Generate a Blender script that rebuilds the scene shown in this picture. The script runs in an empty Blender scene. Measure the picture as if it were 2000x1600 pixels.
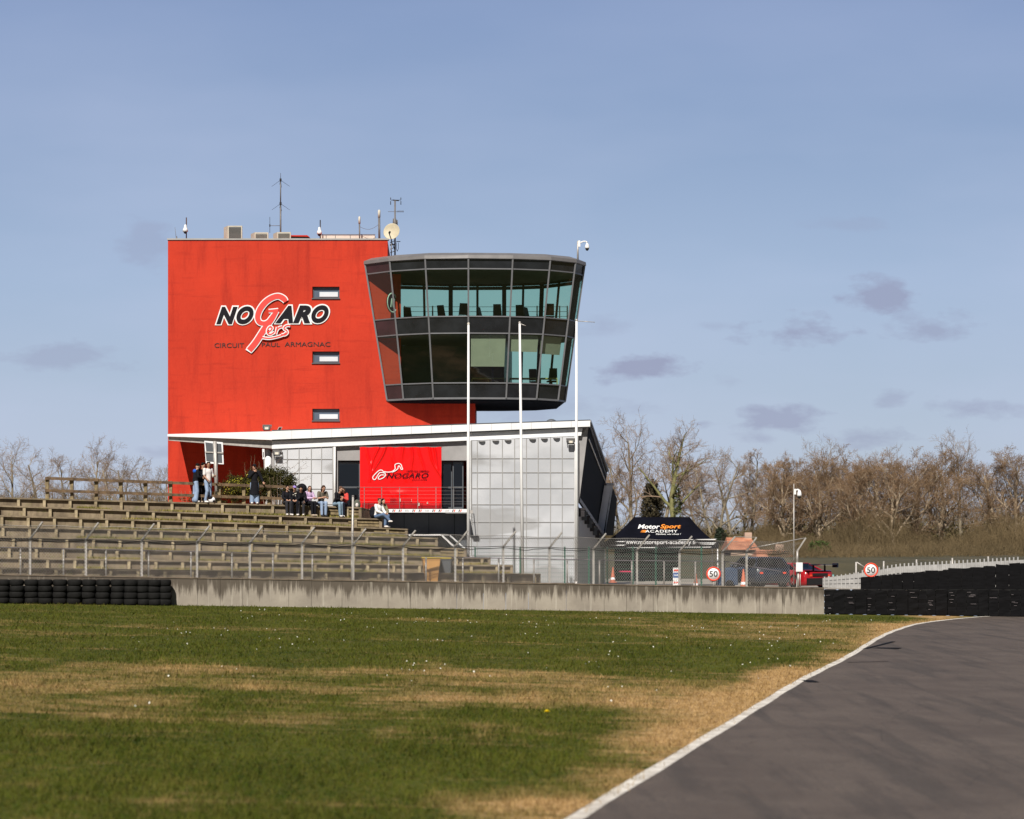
import bpy, bmesh, math, random
import numpy as np
from mathutils import Vector, Matrix, Quaternion
R = math.radians
S = bpy.context.scene
COL = S.collection
random.seed(7)

# ------------------------------------------------------------------ camera, world, sun, exposure
CAMZ, FPX, HX, HY = 2.6, 4000.0, 1000.0, 1063.0
cd = bpy.data.cameras.new('camera'); cam = bpy.data.objects.new('camera', cd); COL.objects.link(cam)
cam.location = (0, 0, CAMZ); cam.rotation_euler = (R(90), 0, 0)
cd.sensor_width = 36; cd.lens = 72; cd.shift_y = 0.1315; cd.clip_start = 0.5; cd.clip_end = 6000
cd.dof.use_dof = True; cd.dof.focus_distance = 97; cd.dof.aperture_fstop = 1.6
S.camera = cam

S.view_settings.view_transform = 'Standard'; S.view_settings.look = 'None'
S.view_settings.gamma = 1; S.view_settings.exposure = 0.25
SUN_EL, SUN_AZ = 45.0, 193.0
sd = bpy.data.lights.new('sun', 'SUN'); sd.energy = 5.0; sd.angle = R(0.5); sd.color = (1.0, 0.93, 0.83)
sun = bpy.data.objects.new('sun', sd); COL.objects.link(sun)
sv = Vector((math.sin(R(SUN_AZ))*math.cos(R(SUN_EL)), math.cos(R(SUN_AZ))*math.cos(R(SUN_EL)), math.sin(R(SUN_EL))))
sun.rotation_euler = sv.to_track_quat('Z', 'Y').to_euler(); sun.location = sv*200

W = bpy.data.worlds.new('World'); S.world = W; W.use_nodes = True
def build_world():
    nt = W.node_tree; nt.nodes.clear(); N = nt.nodes.new; L = nt.links.new
    out = N('ShaderNodeOutputWorld'); bg = N('ShaderNodeBackground'); bg.inputs[1].default_value = 0.088
    sky = N('ShaderNodeTexSky'); sky.sky_type = 'NISHITA'; sky.sun_disc = False
    sky.sun_elevation = R(SUN_EL); sky.sun_rotation = R(SUN_AZ); sky.air_density = 1.0; sky.dust_density = 1.2; sky.ozone_density = 2.0
    tc = N('ShaderNodeTexCoord'); sep = N('ShaderNodeSeparateXYZ'); L(tc.outputs['Generated'], sep.inputs[0])
    def m(op, a, b=None, clamp=False):
        n = N('ShaderNodeMath'); n.operation = op; n.use_clamp = clamp
        for i, v in enumerate((a, b)):
            if v is None: continue
            if isinstance(v, (int, float)): n.inputs[i].default_value = v
            else: L(v, n.inputs[i])
        return n.outputs[0]
    ay = m('MAXIMUM', m('ABSOLUTE', sep.outputs[1]), 0.02)
    u = m('DIVIDE', sep.outputs[0], ay); v = m('DIVIDE', sep.outputs[2], ay)
    cmb = N('ShaderNodeCombineXYZ'); L(u, cmb.inputs[0]); L(v, cmb.inputs[1]); L(m('SIGN', sep.outputs[1]), cmb.inputs[2])
    nz = N('ShaderNodeTexNoise'); nz.inputs['Scale'].default_value = 55; nz.inputs['Detail'].default_value = 6
    mp = N('ShaderNodeMapping'); mp.inputs['Scale'].default_value = (0.55, 1.3, 1); L(cmb.outputs[0], mp.inputs[0]); L(mp.outputs[0], nz.inputs['Vector'])
    nz2 = N('ShaderNodeTexNoise'); nz2.inputs['Scale'].default_value = 190; nz2.inputs['Detail'].default_value = 7; nz2.inputs['Roughness'].default_value = .65; L(mp.outputs[0], nz2.inputs['Vector'])
    nf = m('ADD', m('SUBTRACT', nz.outputs[0], 0.5), m('MULTIPLY', m('SUBTRACT', nz2.outputs[0], .5), .42))
    blobs = [(1265,725,80,22,1),(1555,648,85,24,.9),(1530,820,70,26,.8),(1370,828,26,10,.7),(1700,855,70,18,.6),(1715,580,52,30,.9),
             (1180,640,55,18,.35),(1490,855,40,14,.5),(1380,635,40,10,.3),(1090,800,160,22,.35),(310,885,60,14,.4),(290,475,45,40,.4),
             (1420,745,35,12,.3),(1830,640,80,25,.7),(120,700,90,25,.5),(1900,800,90,22,.6),(1650,440,60,14,.25),(1740,780,30,16,.5)]
    acc = None
    for (bx, by, rx, ry, k) in blobs:
        dx = m('MULTIPLY', m('SUBTRACT', u, (bx-HX)/FPX), FPX/rx); dy = m('MULTIPLY', m('SUBTRACT', v, (HY-by)/FPX), FPX/ry)
        r2 = m('MULTIPLY', m('ADD', m('MULTIPLY', dx, dx), m('MULTIPLY', dy, dy)), .62)
        s = m('SUBTRACT', 1.0, m('SQRT', r2))
        s = m('ADD', s, m('MULTIPLY', nf, 3.4))
        s = m('MULTIPLY', m('MULTIPLY', m('MAXIMUM', s, 0.0), 1.25, True), k)
        acc = s if acc is None else m('MAXIMUM', acc, s)
    front = m('GREATER_THAN', sep.outputs[1], 0.1)
    acc = m('MULTIPLY', acc, front)
    # thin high veil, everywhere in the sky
    nv = N('ShaderNodeTexNoise'); nv.inputs['Scale'].default_value = 7; nv.inputs['Detail'].default_value = 4
    mv = N('ShaderNodeMapping'); mv.inputs['Scale'].default_value = (.5, 1.6, 1); L(cmb.outputs[0], mv.inputs[0]); L(mv.outputs[0], nv.inputs['Vector'])
    hs = N('ShaderNodeHueSaturation'); hs.inputs['Saturation'].default_value = SKYSAT; hs.inputs['Value'].default_value = 1.0
    L(sky.outputs[0], hs.inputs['Color'])
    mul = N('ShaderNodeMixRGB'); mul.blend_type = 'MULTIPLY'; mul.inputs[0].default_value = 1; mul.inputs[2].default_value = SKYTINT
    L(hs.outputs[0], mul.inputs[1])
    # pale veil, denser towards the horizon; zenith darkened to cut fill light
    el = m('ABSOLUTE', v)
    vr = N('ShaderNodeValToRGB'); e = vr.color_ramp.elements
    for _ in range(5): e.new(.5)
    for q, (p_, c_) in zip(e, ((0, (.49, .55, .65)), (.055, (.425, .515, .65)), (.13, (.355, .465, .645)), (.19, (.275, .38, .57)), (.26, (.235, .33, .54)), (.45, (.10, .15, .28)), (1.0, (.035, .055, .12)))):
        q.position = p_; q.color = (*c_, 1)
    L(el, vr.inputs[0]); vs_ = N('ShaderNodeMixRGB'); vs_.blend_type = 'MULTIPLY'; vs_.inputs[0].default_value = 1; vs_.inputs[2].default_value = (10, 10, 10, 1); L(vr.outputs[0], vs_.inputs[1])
    mix0 = N('ShaderNodeMixRGB'); mix0.inputs[0].default_value = .85; L(mul.outputs[0], mix0.inputs[1]); L(vs_.outputs[0], mix0.inputs[2])
    mix1 = N('ShaderNodeMixRGB'); mix1.inputs[2].default_value = (5.2, 5.8, 7.7, 1)
    lowf = m('SUBTRACT', 1.0, m('MULTIPLY', el, 3.0), True)
    L(m('MULTIPLY', m('MULTIPLY', m('SUBTRACT', nv.outputs[0], 0.42, True), 2.2, True), lowf), mix1.inputs[0]); L(mix0.outputs[0], mix1.inputs[1])
    mix2 = N('ShaderNodeMixRGB'); mix2.inputs[2].default_value = (2.9, 3.1, 4.5, 1)
    L(m('MULTIPLY', acc, 0.75), mix2.inputs[0]); L(mix1.outputs[0], mix2.inputs[1])
    # sky behind the viewer dimmed, an added darkening that deepens facade shade
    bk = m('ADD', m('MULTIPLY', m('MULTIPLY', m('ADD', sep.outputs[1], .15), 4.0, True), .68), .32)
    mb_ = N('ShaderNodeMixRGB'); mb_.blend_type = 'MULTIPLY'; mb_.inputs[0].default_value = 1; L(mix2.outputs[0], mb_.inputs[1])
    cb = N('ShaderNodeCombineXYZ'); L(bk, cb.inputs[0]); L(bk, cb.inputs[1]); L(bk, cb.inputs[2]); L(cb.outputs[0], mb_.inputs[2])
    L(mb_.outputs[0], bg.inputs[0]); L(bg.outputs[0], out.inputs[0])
SKYSAT = 0.8; SKYTINT = (0.95, 0.9, 1.0, 1)
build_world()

# ------------------------------------------------------------------ helpers
def P(px, py, Y): return Vector(((px-HX)/FPX*Y, Y, CAMZ+(HY-py)/FPX*Y))
def X(px, Y): return (px-HX)/FPX*Y
def Z(py, Y): return CAMZ+(HY-py)/FPX*Y
SL = 0.3
def YL(px, c): return c/(1-SL*(px-HX)/FPX)          # depth along lines parallel to the barrier
def gz(x, y=0): return -0.11-0.0232*max(-40, min(40, x))
def pz(x, y=0): return 0.93-0.02*max(-20, min(20, x))
PFAR = .38
def ease(t): t = max(0, min(1, t)); return t*t*(3-2*t)

WL = {}
class MB:
    def __init__(s): s.v = []; s.f = []; s.m = []; s.sm = []
    def add(s, vs, fs, mi=0, smooth=False):
        o = len(s.v); s.v += [tuple(v) for v in vs]; s.f += [tuple(i+o for i in f) for f in fs]
        s.m += [mi]*len(fs); s.sm += [smooth]*len(fs); return s
    def box(s, c, d, rz=0, mi=0, M=None):
        x, y, z = d[0]/2, d[1]/2, d[2]/2
        vs = [Vector((i*x, j*y, k*z)) for k in (-1, 1) for j in (-1, 1) for i in (-1, 1)]
        if M is None: M = Matrix.Rotation(rz, 3, 'Z')
        vs = [M@v+Vector(c) for v in vs]
        return s.add(vs, [(0,2,3,1),(4,5,7,6),(0,1,5,4),(2,6,7,3),(0,4,6,2),(1,3,7,5)], mi)
    def bb(s, x0, x1, y0, y1, z0, z1, mi=0):
        return s.box(((x0+x1)/2, (y0+y1)/2, (z0+z1)/2), (x1-x0, y1-y0, z1-z0), 0, mi)
    def tube(s, p, q, r0, r1=None, n=8, mi=0, caps=True, smooth=True):
        p, q = Vector(p), Vector(q); r1 = r0 if r1 is None else r1
        d = q-p
        if d.length < 1e-6: return s
        a = d.normalized(); t = Vector((0, 0, 1)) if abs(a.z) < .9 else Vector((1, 0, 0))
        u = a.cross(t).normalized(); w = a.cross(u)
        vs = []
        for c, r in ((p, r0), (q, r1)):
            for i in range(n):
                an = 2*math.pi*i/n; vs.append(c+u*math.cos(an)*r+w*math.sin(an)*r)
        fs = [(i, (i+1) % n, n+(i+1) % n, n+i) for i in range(n)]
        s.add(vs, fs, mi, smooth and n > 4)
        if caps: s.add([], [], mi); o = len(s.v)-2*n; s.f += [tuple(o+i for i in reversed(range(n))), tuple(o+n+i for i in range(n))]; s.m += [mi]*2; s.sm += [False]*2
        return s
    def path(s, pts, r, n=6, mi=0, r1=None):
        k = len(pts)-1
        for i in range(k):
            a = r if r1 is None else r+(r1-r)*i/k; b = r if r1 is None else r+(r1-r)*(i+1)/k
            s.tube(pts[i], pts[i+1], a, b, n, mi)
        return s
    def beam(s, p, q, w, h, mi=0, up=(0, 0, 1)):
        p, q = Vector(p), Vector(q); a = (q-p).normalized(); up = Vector(up)
        u = a.cross(up)
        if u.length < 1e-4: u = a.cross(Vector((0, 1, 0)))
        u.normalize(); t = u.cross(a)
        vs = [c+u*i*w/2+t*j*h/2 for c in (p, q) for j in (-1, 1) for i in (-1, 1)]
        return s.add(vs, [(0,1,3,2),(4,6,7,5),(0,4,5,1),(2,3,7,6),(0,2,6,4),(1,5,7,3)], mi)
    def prism(s, pts, off, mi=0):
        n = len(pts); off = Vector(off); pts = [Vector(p) for p in pts]
        s.add(pts+[p+off for p in pts], [tuple(range(n)), tuple(reversed(range(n, 2*n)))]+[(i, n+i, n+(i+1) % n, (i+1) % n) for i in range(n)], mi)
        return s
    def ell(s, c, r, nu=12, nv=8, mi=0, M=None, z0=-1.0, fn=None):
        vs = []; c = Vector(c)
        for j in range(nv+1):
            ph = math.pi*j/nv
            for i in range(nu):
                th = 2*math.pi*i/nu
                v = Vector((math.sin(ph)*math.cos(th), math.sin(ph)*math.sin(th), max(z0, math.cos(ph))))
                if fn: v = fn(v)
                v = Vector((v.x*r[0], v.y*r[1], v.z*r[2]))
                if M is not None: v = M@v
                vs.append(c+v)
        fs = [(j*nu+i, (j+1)*nu+i, (j+1)*nu+(i+1) % nu, j*nu+(i+1) % nu) for j in range(nv) for i in range(nu)]
        return s.add(vs, fs, mi, True)
    def lathe(s, c, prof, n=16, mi=0, M=None, smooth=True):
        c = Vector(c); vs = []
        for (r, z) in prof:
            for i in range(n):
                a = 2*math.pi*i/n; v = Vector((r*math.cos(a), r*math.sin(a), z))
                if M is not None: v = M@v
                vs.append(c+v)
        fs = [(j*n+i, j*n+(i+1) % n, (j+1)*n+(i+1) % n, (j+1)*n+i) for j in range(len(prof)-1) for i in range(n)]
        return s.add(vs, fs, mi, smooth)
    def build(s, name, mats, parent=None, base=None, bevel=0):
        me = bpy.data.meshes.new(name); base = Vector(base) if base is not None else Vector((0, 0, 0))
        off = WL.get(parent.name, Vector()) if parent is not None else base
        me.from_pydata([tuple(Vector(v)-off) for v in s.v], [], s.f)
        if not isinstance(mats, (list, tuple)): mats = [mats]
        for m in mats: me.materials.append(m)
        me.polygons.foreach_set('material_index', s.m); me.polygons.foreach_set('use_smooth', s.sm)
        me.update(); me.validate()
        bm = bmesh.new(); bm.from_mesh(me); bmesh.ops.recalc_face_normals(bm, faces=bm.faces); bm.to_mesh(me); bm.free()
        o = bpy.data.objects.new(name, me); COL.objects.link(o)
        if parent is not None: o.parent = parent; WL[o.name] = WL.get(parent.name, Vector()).copy()
        else: o.location = base; WL[o.name] = base.copy()
        if bevel:
            b = o.modifiers.new('bevel', 'BEVEL'); b.width = bevel; b.segments = 2; b.limit_method = 'ANGLE'
        return o

def tag(o, label=None, cat=None, group=None, kind=None):
    if label: o['label'] = label
    if cat: o['category'] = cat
    if group: o['group'] = group
    if kind: o['kind'] = kind
    return o
def thing(name, loc, label, cat, group=None, rz=0):
    o = bpy.data.objects.new(name, None); COL.objects.link(o); o.location = loc; o.rotation_euler = (0, 0, rz)
    o.empty_display_size = .3; WL[o.name] = Vector(loc) if rz == 0 else Vector(loc)
    return tag(o, label, cat, group)
CH = {}
def kids(o):
    return [c for c in bpy.data.objects if c.parent == o]
def copy_tree(o, parent=None):
    c = o.copy(); COL.objects.link(c); c.parent = parent
    for k in kids(o): copy_tree(k, c)
    return c
def place(o, loc, rz=0, label=None, group=None, sc=None):
    o.location = loc; o.rotation_euler = (0, 0, rz)
    if sc: o.scale = (sc, sc, sc) if isinstance(sc, (int, float)) else sc
    if label: o['label'] = label
    if group: o['group'] = group
    return o

# ---- materials
def nodes(name):
    m = bpy.data.materials.new(name); m.use_nodes = True; nt = m.node_tree
    return m, nt, nt.nodes['Principled BSDF']
def noise(nt, scale, sc3=(1, 1, 1), detail=5, rough=.6):
    g = nt.nodes.new('ShaderNodeNewGeometry'); mp = nt.nodes.new('ShaderNodeMapping'); mp.inputs['Scale'].default_value = sc3
    n = nt.nodes.new('ShaderNodeTexNoise'); n.inputs['Scale'].default_value = scale; n.inputs['Detail'].default_value = detail; n.inputs['Roughness'].default_value = rough
    nt.links.new(g.outputs['Position'], mp.inputs[0]); nt.links.new(mp.outputs[0], n.inputs['Vector'])
    return n.outputs[0]
def ramp(nt, fac, stops):
    r = nt.nodes.new('ShaderNodeValToRGB'); e = r.color_ramp.elements
    while len(e) < len(stops): e.new(.5)
    for el, (p, c) in zip(e, stops):
        el.position = p; el.color = (c, c, c, 1) if isinstance(c, (int, float)) else (*c, 1)
    nt.links.new(fac, r.inputs[0]); return r.outputs[0]
def mixc(nt, fac, a, b, mode='MIX'):
    n = nt.nodes.new('ShaderNodeMixRGB'); n.blend_type = mode
    for i, v in zip((0, 1, 2), (fac, a, b)):
        if isinstance(v, (int, float)): n.inputs[i].default_value = v if i == 0 else (v, v, v, 1)
        elif isinstance(v, tuple): n.inputs[i].default_value = (*v, 1)
        else: nt.links.new(v, n.inputs[i])
    return n.outputs[0]
def math_(nt, op, a, b=0, clamp=False):
    n = nt.nodes.new('ShaderNodeMath'); n.operation = op; n.use_clamp = clamp
    for i, v in enumerate((a, b)):
        if isinstance(v, (int, float)): n.inputs[i].default_value = v
        else: nt.links.new(v, n.inputs[i])
    return n.outputs[0]
def bump(nt, b, h, dist=.02, strength=.5):
    n = nt.nodes.new('ShaderNodeBump'); n.inputs['Strength'].default_value = strength; n.inputs['Distance'].default_value = dist
    nt.links.new(h, n.inputs['Height']); nt.links.new(n.outputs[0], b.inputs['Normal'])
def mat(name, c, rough=.6, var=.12, scale=3, sc3=(1, 1, 1), metal=0, spec=.5, bmp=0, bscale=20, c2=None, coat=0):
    m, nt, b = nodes(name)
    f = noise(nt, scale, sc3)
    f = ramp(nt, f, [(.3, 0.0), (.7, 1.0)])
    a = tuple(x*(1-var) for x in c); d = c2 if c2 else tuple(min(1, x*(1+var)) for x in c)
    nt.links.new(mixc(nt, f, a, d), b.inputs['Base Color'])
    b.inputs['Roughness'].default_value = rough; b.inputs['Metallic'].default_value = metal; b.inputs['Specular IOR Level'].default_value = spec
    if coat: b.inputs['Coat Weight'].default_value = coat; b.inputs['Coat Roughness'].default_value = .08
    if bmp: bump(nt, b, noise(nt, bscale), bmp)
    return m
def glassmat(name, tint, refl=.08, rough=.02):
    m = bpy.data.materials.new(name); m.use_nodes = True; nt = m.node_tree; nt.nodes.clear()
    o = nt.nodes.new('ShaderNodeOutputMaterial'); t = nt.nodes.new('ShaderNodeBsdfTransparent'); g = nt.nodes.new('ShaderNodeBsdfGlossy')
    t.inputs[0].default_value = (*tint, 1); g.inputs['Roughness'].default_value = rough
    g.inputs[0].default_value = (.9, .95, 1, 1)
    ge = nt.nodes.new('ShaderNodeNewGeometry'); dp = nt.nodes.new('ShaderNodeVectorMath'); dp.operation = 'DOT_PRODUCT'
    nt.links.new(ge.outputs['Incoming'], dp.inputs[0]); nt.links.new(ge.outputs['Normal'], dp.inputs[1])
    c1 = math_(nt, 'SUBTRACT', 1.0, math_(nt, 'ABSOLUTE', dp.outputs['Value']), True)
    f = math_(nt, 'ADD', math_(nt, 'MULTIPLY', math_(nt, 'POWER', c1, 5.0), .9), .045+refl, True)
    mx = nt.nodes.new('ShaderNodeMixShader'); nt.links.new(f, mx.inputs[0]); nt.links.new(t.outputs[0], mx.inputs[1]); nt.links.new(g.outputs[0], mx.inputs[2])
    nt.links.new(mx.outputs[0], o.inputs[0]); return m

M = {}
def red_wall():
    m, nt, b = nodes('red_render')
    big = ramp(nt, noise(nt, .35, (1, 1, 1), 4), [(.3, 0.), (.7, 1.)])
    c = mixc(nt, big, (.44, .030, .013), (.56, .040, .016))
    st = ramp(nt, noise(nt, 1.6, (1.4, 1, .16), 6, .65), [(.50, 0.), (.72, 1.)])
    c = mixc(nt, math_(nt, 'MULTIPLY', st, .62), c, (.30, .016, .009))
    hz = ramp(nt, noise(nt, 1.3, (.35, 1, 3.4), 6, .6), [(.55, 0.), (.68, 1.)])
    c = mixc(nt, math_(nt, 'MULTIPLY', hz, .4), c, (.31, .017, .009))
    fn = ramp(nt, noise(nt, 14, (1, 1, .5), 4), [(.35, 0.), (.7, 1.)])
    c = mixc(nt, math_(nt, 'MULTIPLY', fn, .18), c, (.62, .07, .035))
    nt.links.new(c, b.inputs['Base Color']); b.inputs['Roughness'].default_value = .75; b.inputs['Specular IOR Level'].default_value = .2
    bump(nt, b, noise(nt, 30), .01, .4); return m
def barrier_conc():
    m, nt, b = nodes('stained_concrete')
    g = nt.nodes.new('ShaderNodeUVMap'); sep = nt.nodes.new('ShaderNodeSeparateXYZ'); nt.links.new(g.outputs[0], sep.inputs[0])
    v = sep.outputs[1]
    base = mixc(nt, ramp(nt, noise(nt, .9), [(.3, 0.), (.7, 1.)]), (.27, .24, .205), (.40, .36, .305))
    st = noise(nt, 2.6, (1.6, 1.6, .10), 8, .75)
    # water runs: dark algae strongest at the top edge and thinning out downwards
    k = math_(nt, 'ADD', math_(nt, 'ADD', math_(nt, 'MULTIPLY', st, 1.7), -.35), math_(nt, 'MULTIPLY', math_(nt, 'SUBTRACT', v, .60), .70))
    k = ramp(nt, k, [(.40, 0.), (.60, 1.)])
    c = mixc(nt, math_(nt, 'MULTIPLY', k, .88), base, (.085, .07, .055))
    st2 = ramp(nt, noise(nt, 9, (1, 1, .05), 4), [(.58, 0.), (.7, 1.)])
    c = mixc(nt, math_(nt, 'MULTIPLY', st2, .35), c, (.62, .58, .5))
    nt.links.new(c, b.inputs['Base Color']); b.inputs['Roughness'].default_value = .9; b.inputs['Specular IOR Level'].default_value = .15
    bump(nt, b, noise(nt, 12), .02, .5); return m
def terrace_conc():
    m, nt, b = nodes('terrace_concrete')
    c = mixc(nt, ramp(nt, noise(nt, 1.4), [(.35, 0.), (.65, 1.)]), (.17, .135, .095), (.32, .26, .18))
    st = ramp(nt, noise(nt, 5, (1.3, 1.3, .25), 7, .7), [(.45, 0.), (.7, 1.)])
    c = mixc(nt, math_(nt, 'MULTIPLY', st, .55), c, (.10, .075, .055))
    ms = ramp(nt, noise(nt, 2.2, (1, 1, 1.6), 6, .7), [(.56, 0.), (.68, 1.)])
    c = mixc(nt, math_(nt, 'MULTIPLY', ms, .55), c, (.16, .17, .045))
    nt.links.new(c, b.inputs['Base Color']); b.inputs['Roughness'].default_value = .95; b.inputs['Specular IOR Level'].default_value = .1
    bump(nt, b, noise(nt, 18), .02, .6); return m
def grass_color(nt, far=False):
    g = nt.nodes.new('ShaderNodeNewGeometry'); sep = nt.nodes.new('ShaderNodeSeparateXYZ'); nt.links.new(g.outputs['Position'], sep.inputs[0])
    y = math_(nt, 'ADD', sep.outputs[1], math_(nt, 'MULTIPLY', math_(nt, 'SUBTRACT', noise(nt, .13, (1, .5, 0), 5, .6), .5), 26))
    green = mixc(nt, ramp(nt, noise(nt, .5, (1, .6, 0), 6), [(.35, 0.), (.65, 1.)]), (.022, .043, .004), (.062, .080, .010))
    green = mixc(nt, ramp(nt, noise(nt, 6, (1, 1, 0), 4), [(.4, 0.), (.7, 1.)]), green, (.105, .094, .022))
    # worn straw-coloured turf: a belt across the field, one along the wall's right end and the track margin
    def belt(a, b_, soft):
        p = math_(nt, 'MULTIPLY', math_(nt, 'SUBTRACT', y, a), 1/soft, True)
        q = math_(nt, 'MULTIPLY', math_(nt, 'SUBTRACT', b_, y), 1/soft, True)
        return math_(nt, 'MULTIPLY', p, q)
    n1 = noise(nt, .22, (.45, 1, 0), 7, .65)
    n2 = noise(nt, 1.5, (.5, 1.2, 0), 6, .7)
    nn = math_(nt, 'ADD', math_(nt, 'MULTIPLY', n1, .5), math_(nt, 'MULTIPLY', n2, .5))
    k = math_(nt, 'ADD', nn, math_(nt, 'MULTIPLY', belt(30, 46, 9), .175))
    # distance to the track edge
    x = sep.outputs[0]
    ex = math_(nt, 'ADD', math_(nt, 'MULTIPLY', y, .262), -4.3)
    d = math_(nt, 'SUBTRACT', ex, x)
    kt = math_(nt, 'MULTIPLY', math_(nt, 'SUBTRACT', 1.7, math_(nt, 'ABSOLUTE', math_(nt, 'SUBTRACT', d, .6))), .13, False)
    kt = math_(nt, 'MAXIMUM', kt, 0)
    k = math_(nt, 'ADD', k, kt)
    kr = math_(nt, 'MULTIPLY', math_(nt, 'MULTIPLY', belt(60, 84, 5), math_(nt, 'MULTIPLY', math_(nt, 'SUBTRACT', x, 2), .12, True)), .10)
    k = math_(nt, 'ADD', k, kr)
    k = ramp(nt, k, [(.53, 0.), (.70, 1.)])
    straw = mixc(nt, ramp(nt, noise(nt, 5, (1, 1, 0), 5), [(.35, 0.), (.65, 1.)]), (.28, .165, .070), (.58, .38, .19))
    return mixc(nt, math_(nt, 'MULTIPLY', k, .85), green, straw)
def grass_mat():
    m, nt, b = nodes('grass')
    nt.links.new(grass_color(nt), b.inputs['Base Color']); b.inputs['Roughness'].default_value = .9; b.inputs['Specular IOR Level'].default_value = .12
    bump(nt, b, noise(nt, 9), .06, .7); return m
def asphalt_mat():
    m, nt, b = nodes('asphalt')
    c = mixc(nt, ramp(nt, noise(nt, .6), [(.35, 0.), (.65, 1.)]), (.084, .066, .056), (.126, .101, .085))
    c = mixc(nt, ramp(nt, noise(nt, 40), [(.45, 0.), (.6, 1.)]), c, (.075, .063, .058))
    wv = ramp(nt, noise(nt, .8, (2.2, .35, 0), 5), [(.56, 0.), (.66, 1.)])
    c = mixc(nt, math_(nt, 'MULTIPLY', wv, .4), c, (.045, .038, .036))
    g = nt.nodes.new('ShaderNodeNewGeometry'); mp = nt.nodes.new('ShaderNodeMapping'); mp.inputs['Scale'].default_value = (.5, .16, 0); vo = nt.nodes.new('ShaderNodeTexVoronoi'); vo.feature = 'DISTANCE_TO_EDGE'; vo.inputs['Scale'].default_value = 1.6
    wn = noise(nt, 1.5, (1, 1, 0)); ad = nt.nodes.new('ShaderNodeVectorMath'); ad.operation = 'ADD'; nt.links.new(g.outputs['Position'], mp.inputs[0]); nt.links.new(mp.outputs[0], ad.inputs[0]); nt.links.new(wn, ad.inputs[1]); nt.links.new(ad.outputs[0], vo.inputs['Vector'])
    ck = ramp(nt, vo.outputs['Distance'], [(.0, 1.), (.012, 0.)]); c = mixc(nt, math_(nt, 'MULTIPLY', ck, .55), c, (.035, .03, .027))
    rb = ramp(nt, noise(nt, 1.1, (1.6, .12, 0), 5, .6), [(.5, 0.), (.62, 1.)]); c = mixc(nt, math_(nt, 'MULTIPLY', rb, .45), c, (.04, .036, .034))
    gt = ramp(nt, noise(nt, 9, (1, 1, 0), 8, .8), [(.55, 0.), (.68, 1.)]); c = mixc(nt, math_(nt, 'MULTIPLY', gt, .3), c, (.19, .165, .14))
    nt.links.new(c, b.inputs['Base Color']); b.inputs['Roughness'].default_value = .85; b.inputs['Specular IOR Level'].default_value = .25
    bump(nt, b, noise(nt, 60), .01, .5); return m
M['red'] = red_wall(); M['conc'] = barrier_conc(); M['terr'] = terrace_conc(); M['upright'] = mat('pale_concrete_post', (.30, .24, .15), .9, .35, 4, c2=(.50, .42, .28), spec=.1); M['grass'] = grass_mat(); M['asph'] = asphalt_mat()
M['pave'] = mat('paving', (.30, .27, .23), .9, .15, 1.2, bmp=.01)
M['bank'] = mat('rough_turf', (.042, .040, .014), .95, .3, .25, (1, .4, 1), c2=(.080, .066, .028), bmp=.08, bscale=1.5)
M['line'] = mat('road_paint', (.42, .38, .33), .8, .1, 3.2, c2=(.80, .77, .71), bmp=.01, bscale=40)
M['white'] = mat('white_paint', (.82, .83, .85), .45, .05, 2)
M['fascia'] = mat('fascia_metal', (.79, .81, .84), .45, .07, 1.5, (1, 1, 2))
M['coping'] = mat('coping_metal', (.42, .41, .40), .4, .1, 2, metal=.3)
M['greyren'] = mat('grey_render', (.30, .295, .30), .8, .12, 1.2, bmp=.008)
M['slate'] = mat('slate_panel', (.085, .095, .11), .45, .15, 1)
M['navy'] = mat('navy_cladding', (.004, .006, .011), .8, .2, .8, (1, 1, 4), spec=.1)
M['black'] = mat('black_plastic', (.012, .012, .013), .5, .2, 3)
M['rubber'] = mat('tyre_rubber', (.010, .010, .010), .8, .35, 5, bmp=.01, bscale=25, spec=.15)
M['belt'] = mat('rubber_belt', (.006, .006, .007), .8, .4, 2, (1, 1, 6), spec=.12)
M['beltscuff'] = mat('belt_scuffs', (.16, .14, .15), .7, .3, 8)
M['alu'] = mat('aluminium_mullion', (.19, .195, .21), .45, .1, 3, metal=.4)
M['steel'] = mat('galvanised_steel', (.44, .42, .40), .5, .2, 6, metal=.35)
M['steeld'] = mat('weathered_steel', (.16, .15, .15), .6, .2, 6, metal=.3)
M['wire'] = mat('chain_link_wire', (.26, .25, .24), .6, .2, 3, metal=.2)
M['darkmetal'] = mat('dark_metal', (.035, .032, .036), .5, .2, 4, metal=.3)
M['rust'] = mat('rusty_rod', (.07, .035, .03), .8, .3, 8)
M['offwhite'] = mat('aged_white_plastic', (.60, .57, .50), .6, .1, 4)
M['cream'] = mat('cream_metal', (.50, .46, .38), .55, .12, 2.5)
M['louvre'] = mat('louvre_metal', (.20, .19, .17), .5, .15, 3)
M['wood'] = mat('weathered_wood', (.19, .14, .08), .85, .35, 6, (1, 1, 1), c2=(.33, .26, .14), bmp=.01)
M['woodd'] = mat('dark_rail_wood', (.085, .055, .035), .85, .35, 5, c2=(.20, .13, .07), bmp=.01)
M['glass'] = glassmat('tinted_glass', (.70, .88, .76), .01)
M['glassd'] = glassmat('dark_glass', (.22, .27, .30), .07)
M['carglass'] = glassmat('car_glass', (.12, .15, .17), .06)
M['mirrorsky'] = mat('window_pane', (.10, .13, .18), .12, .1, 2, spec=1)
M['spandrel'] = mat('spandrel_glass', (.016, .018, .022), .16, .5, .9, spec=.6)
M['spandmar'] = mat('spandrel_glass_maroon', (.040, .016, .020), .2, .3, .9, spec=.6)
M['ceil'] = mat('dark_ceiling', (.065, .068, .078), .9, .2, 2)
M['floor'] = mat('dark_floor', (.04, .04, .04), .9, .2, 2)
M['room'] = mat('room_wall', (.10, .115, .12), .9, .15, 1)
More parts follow.
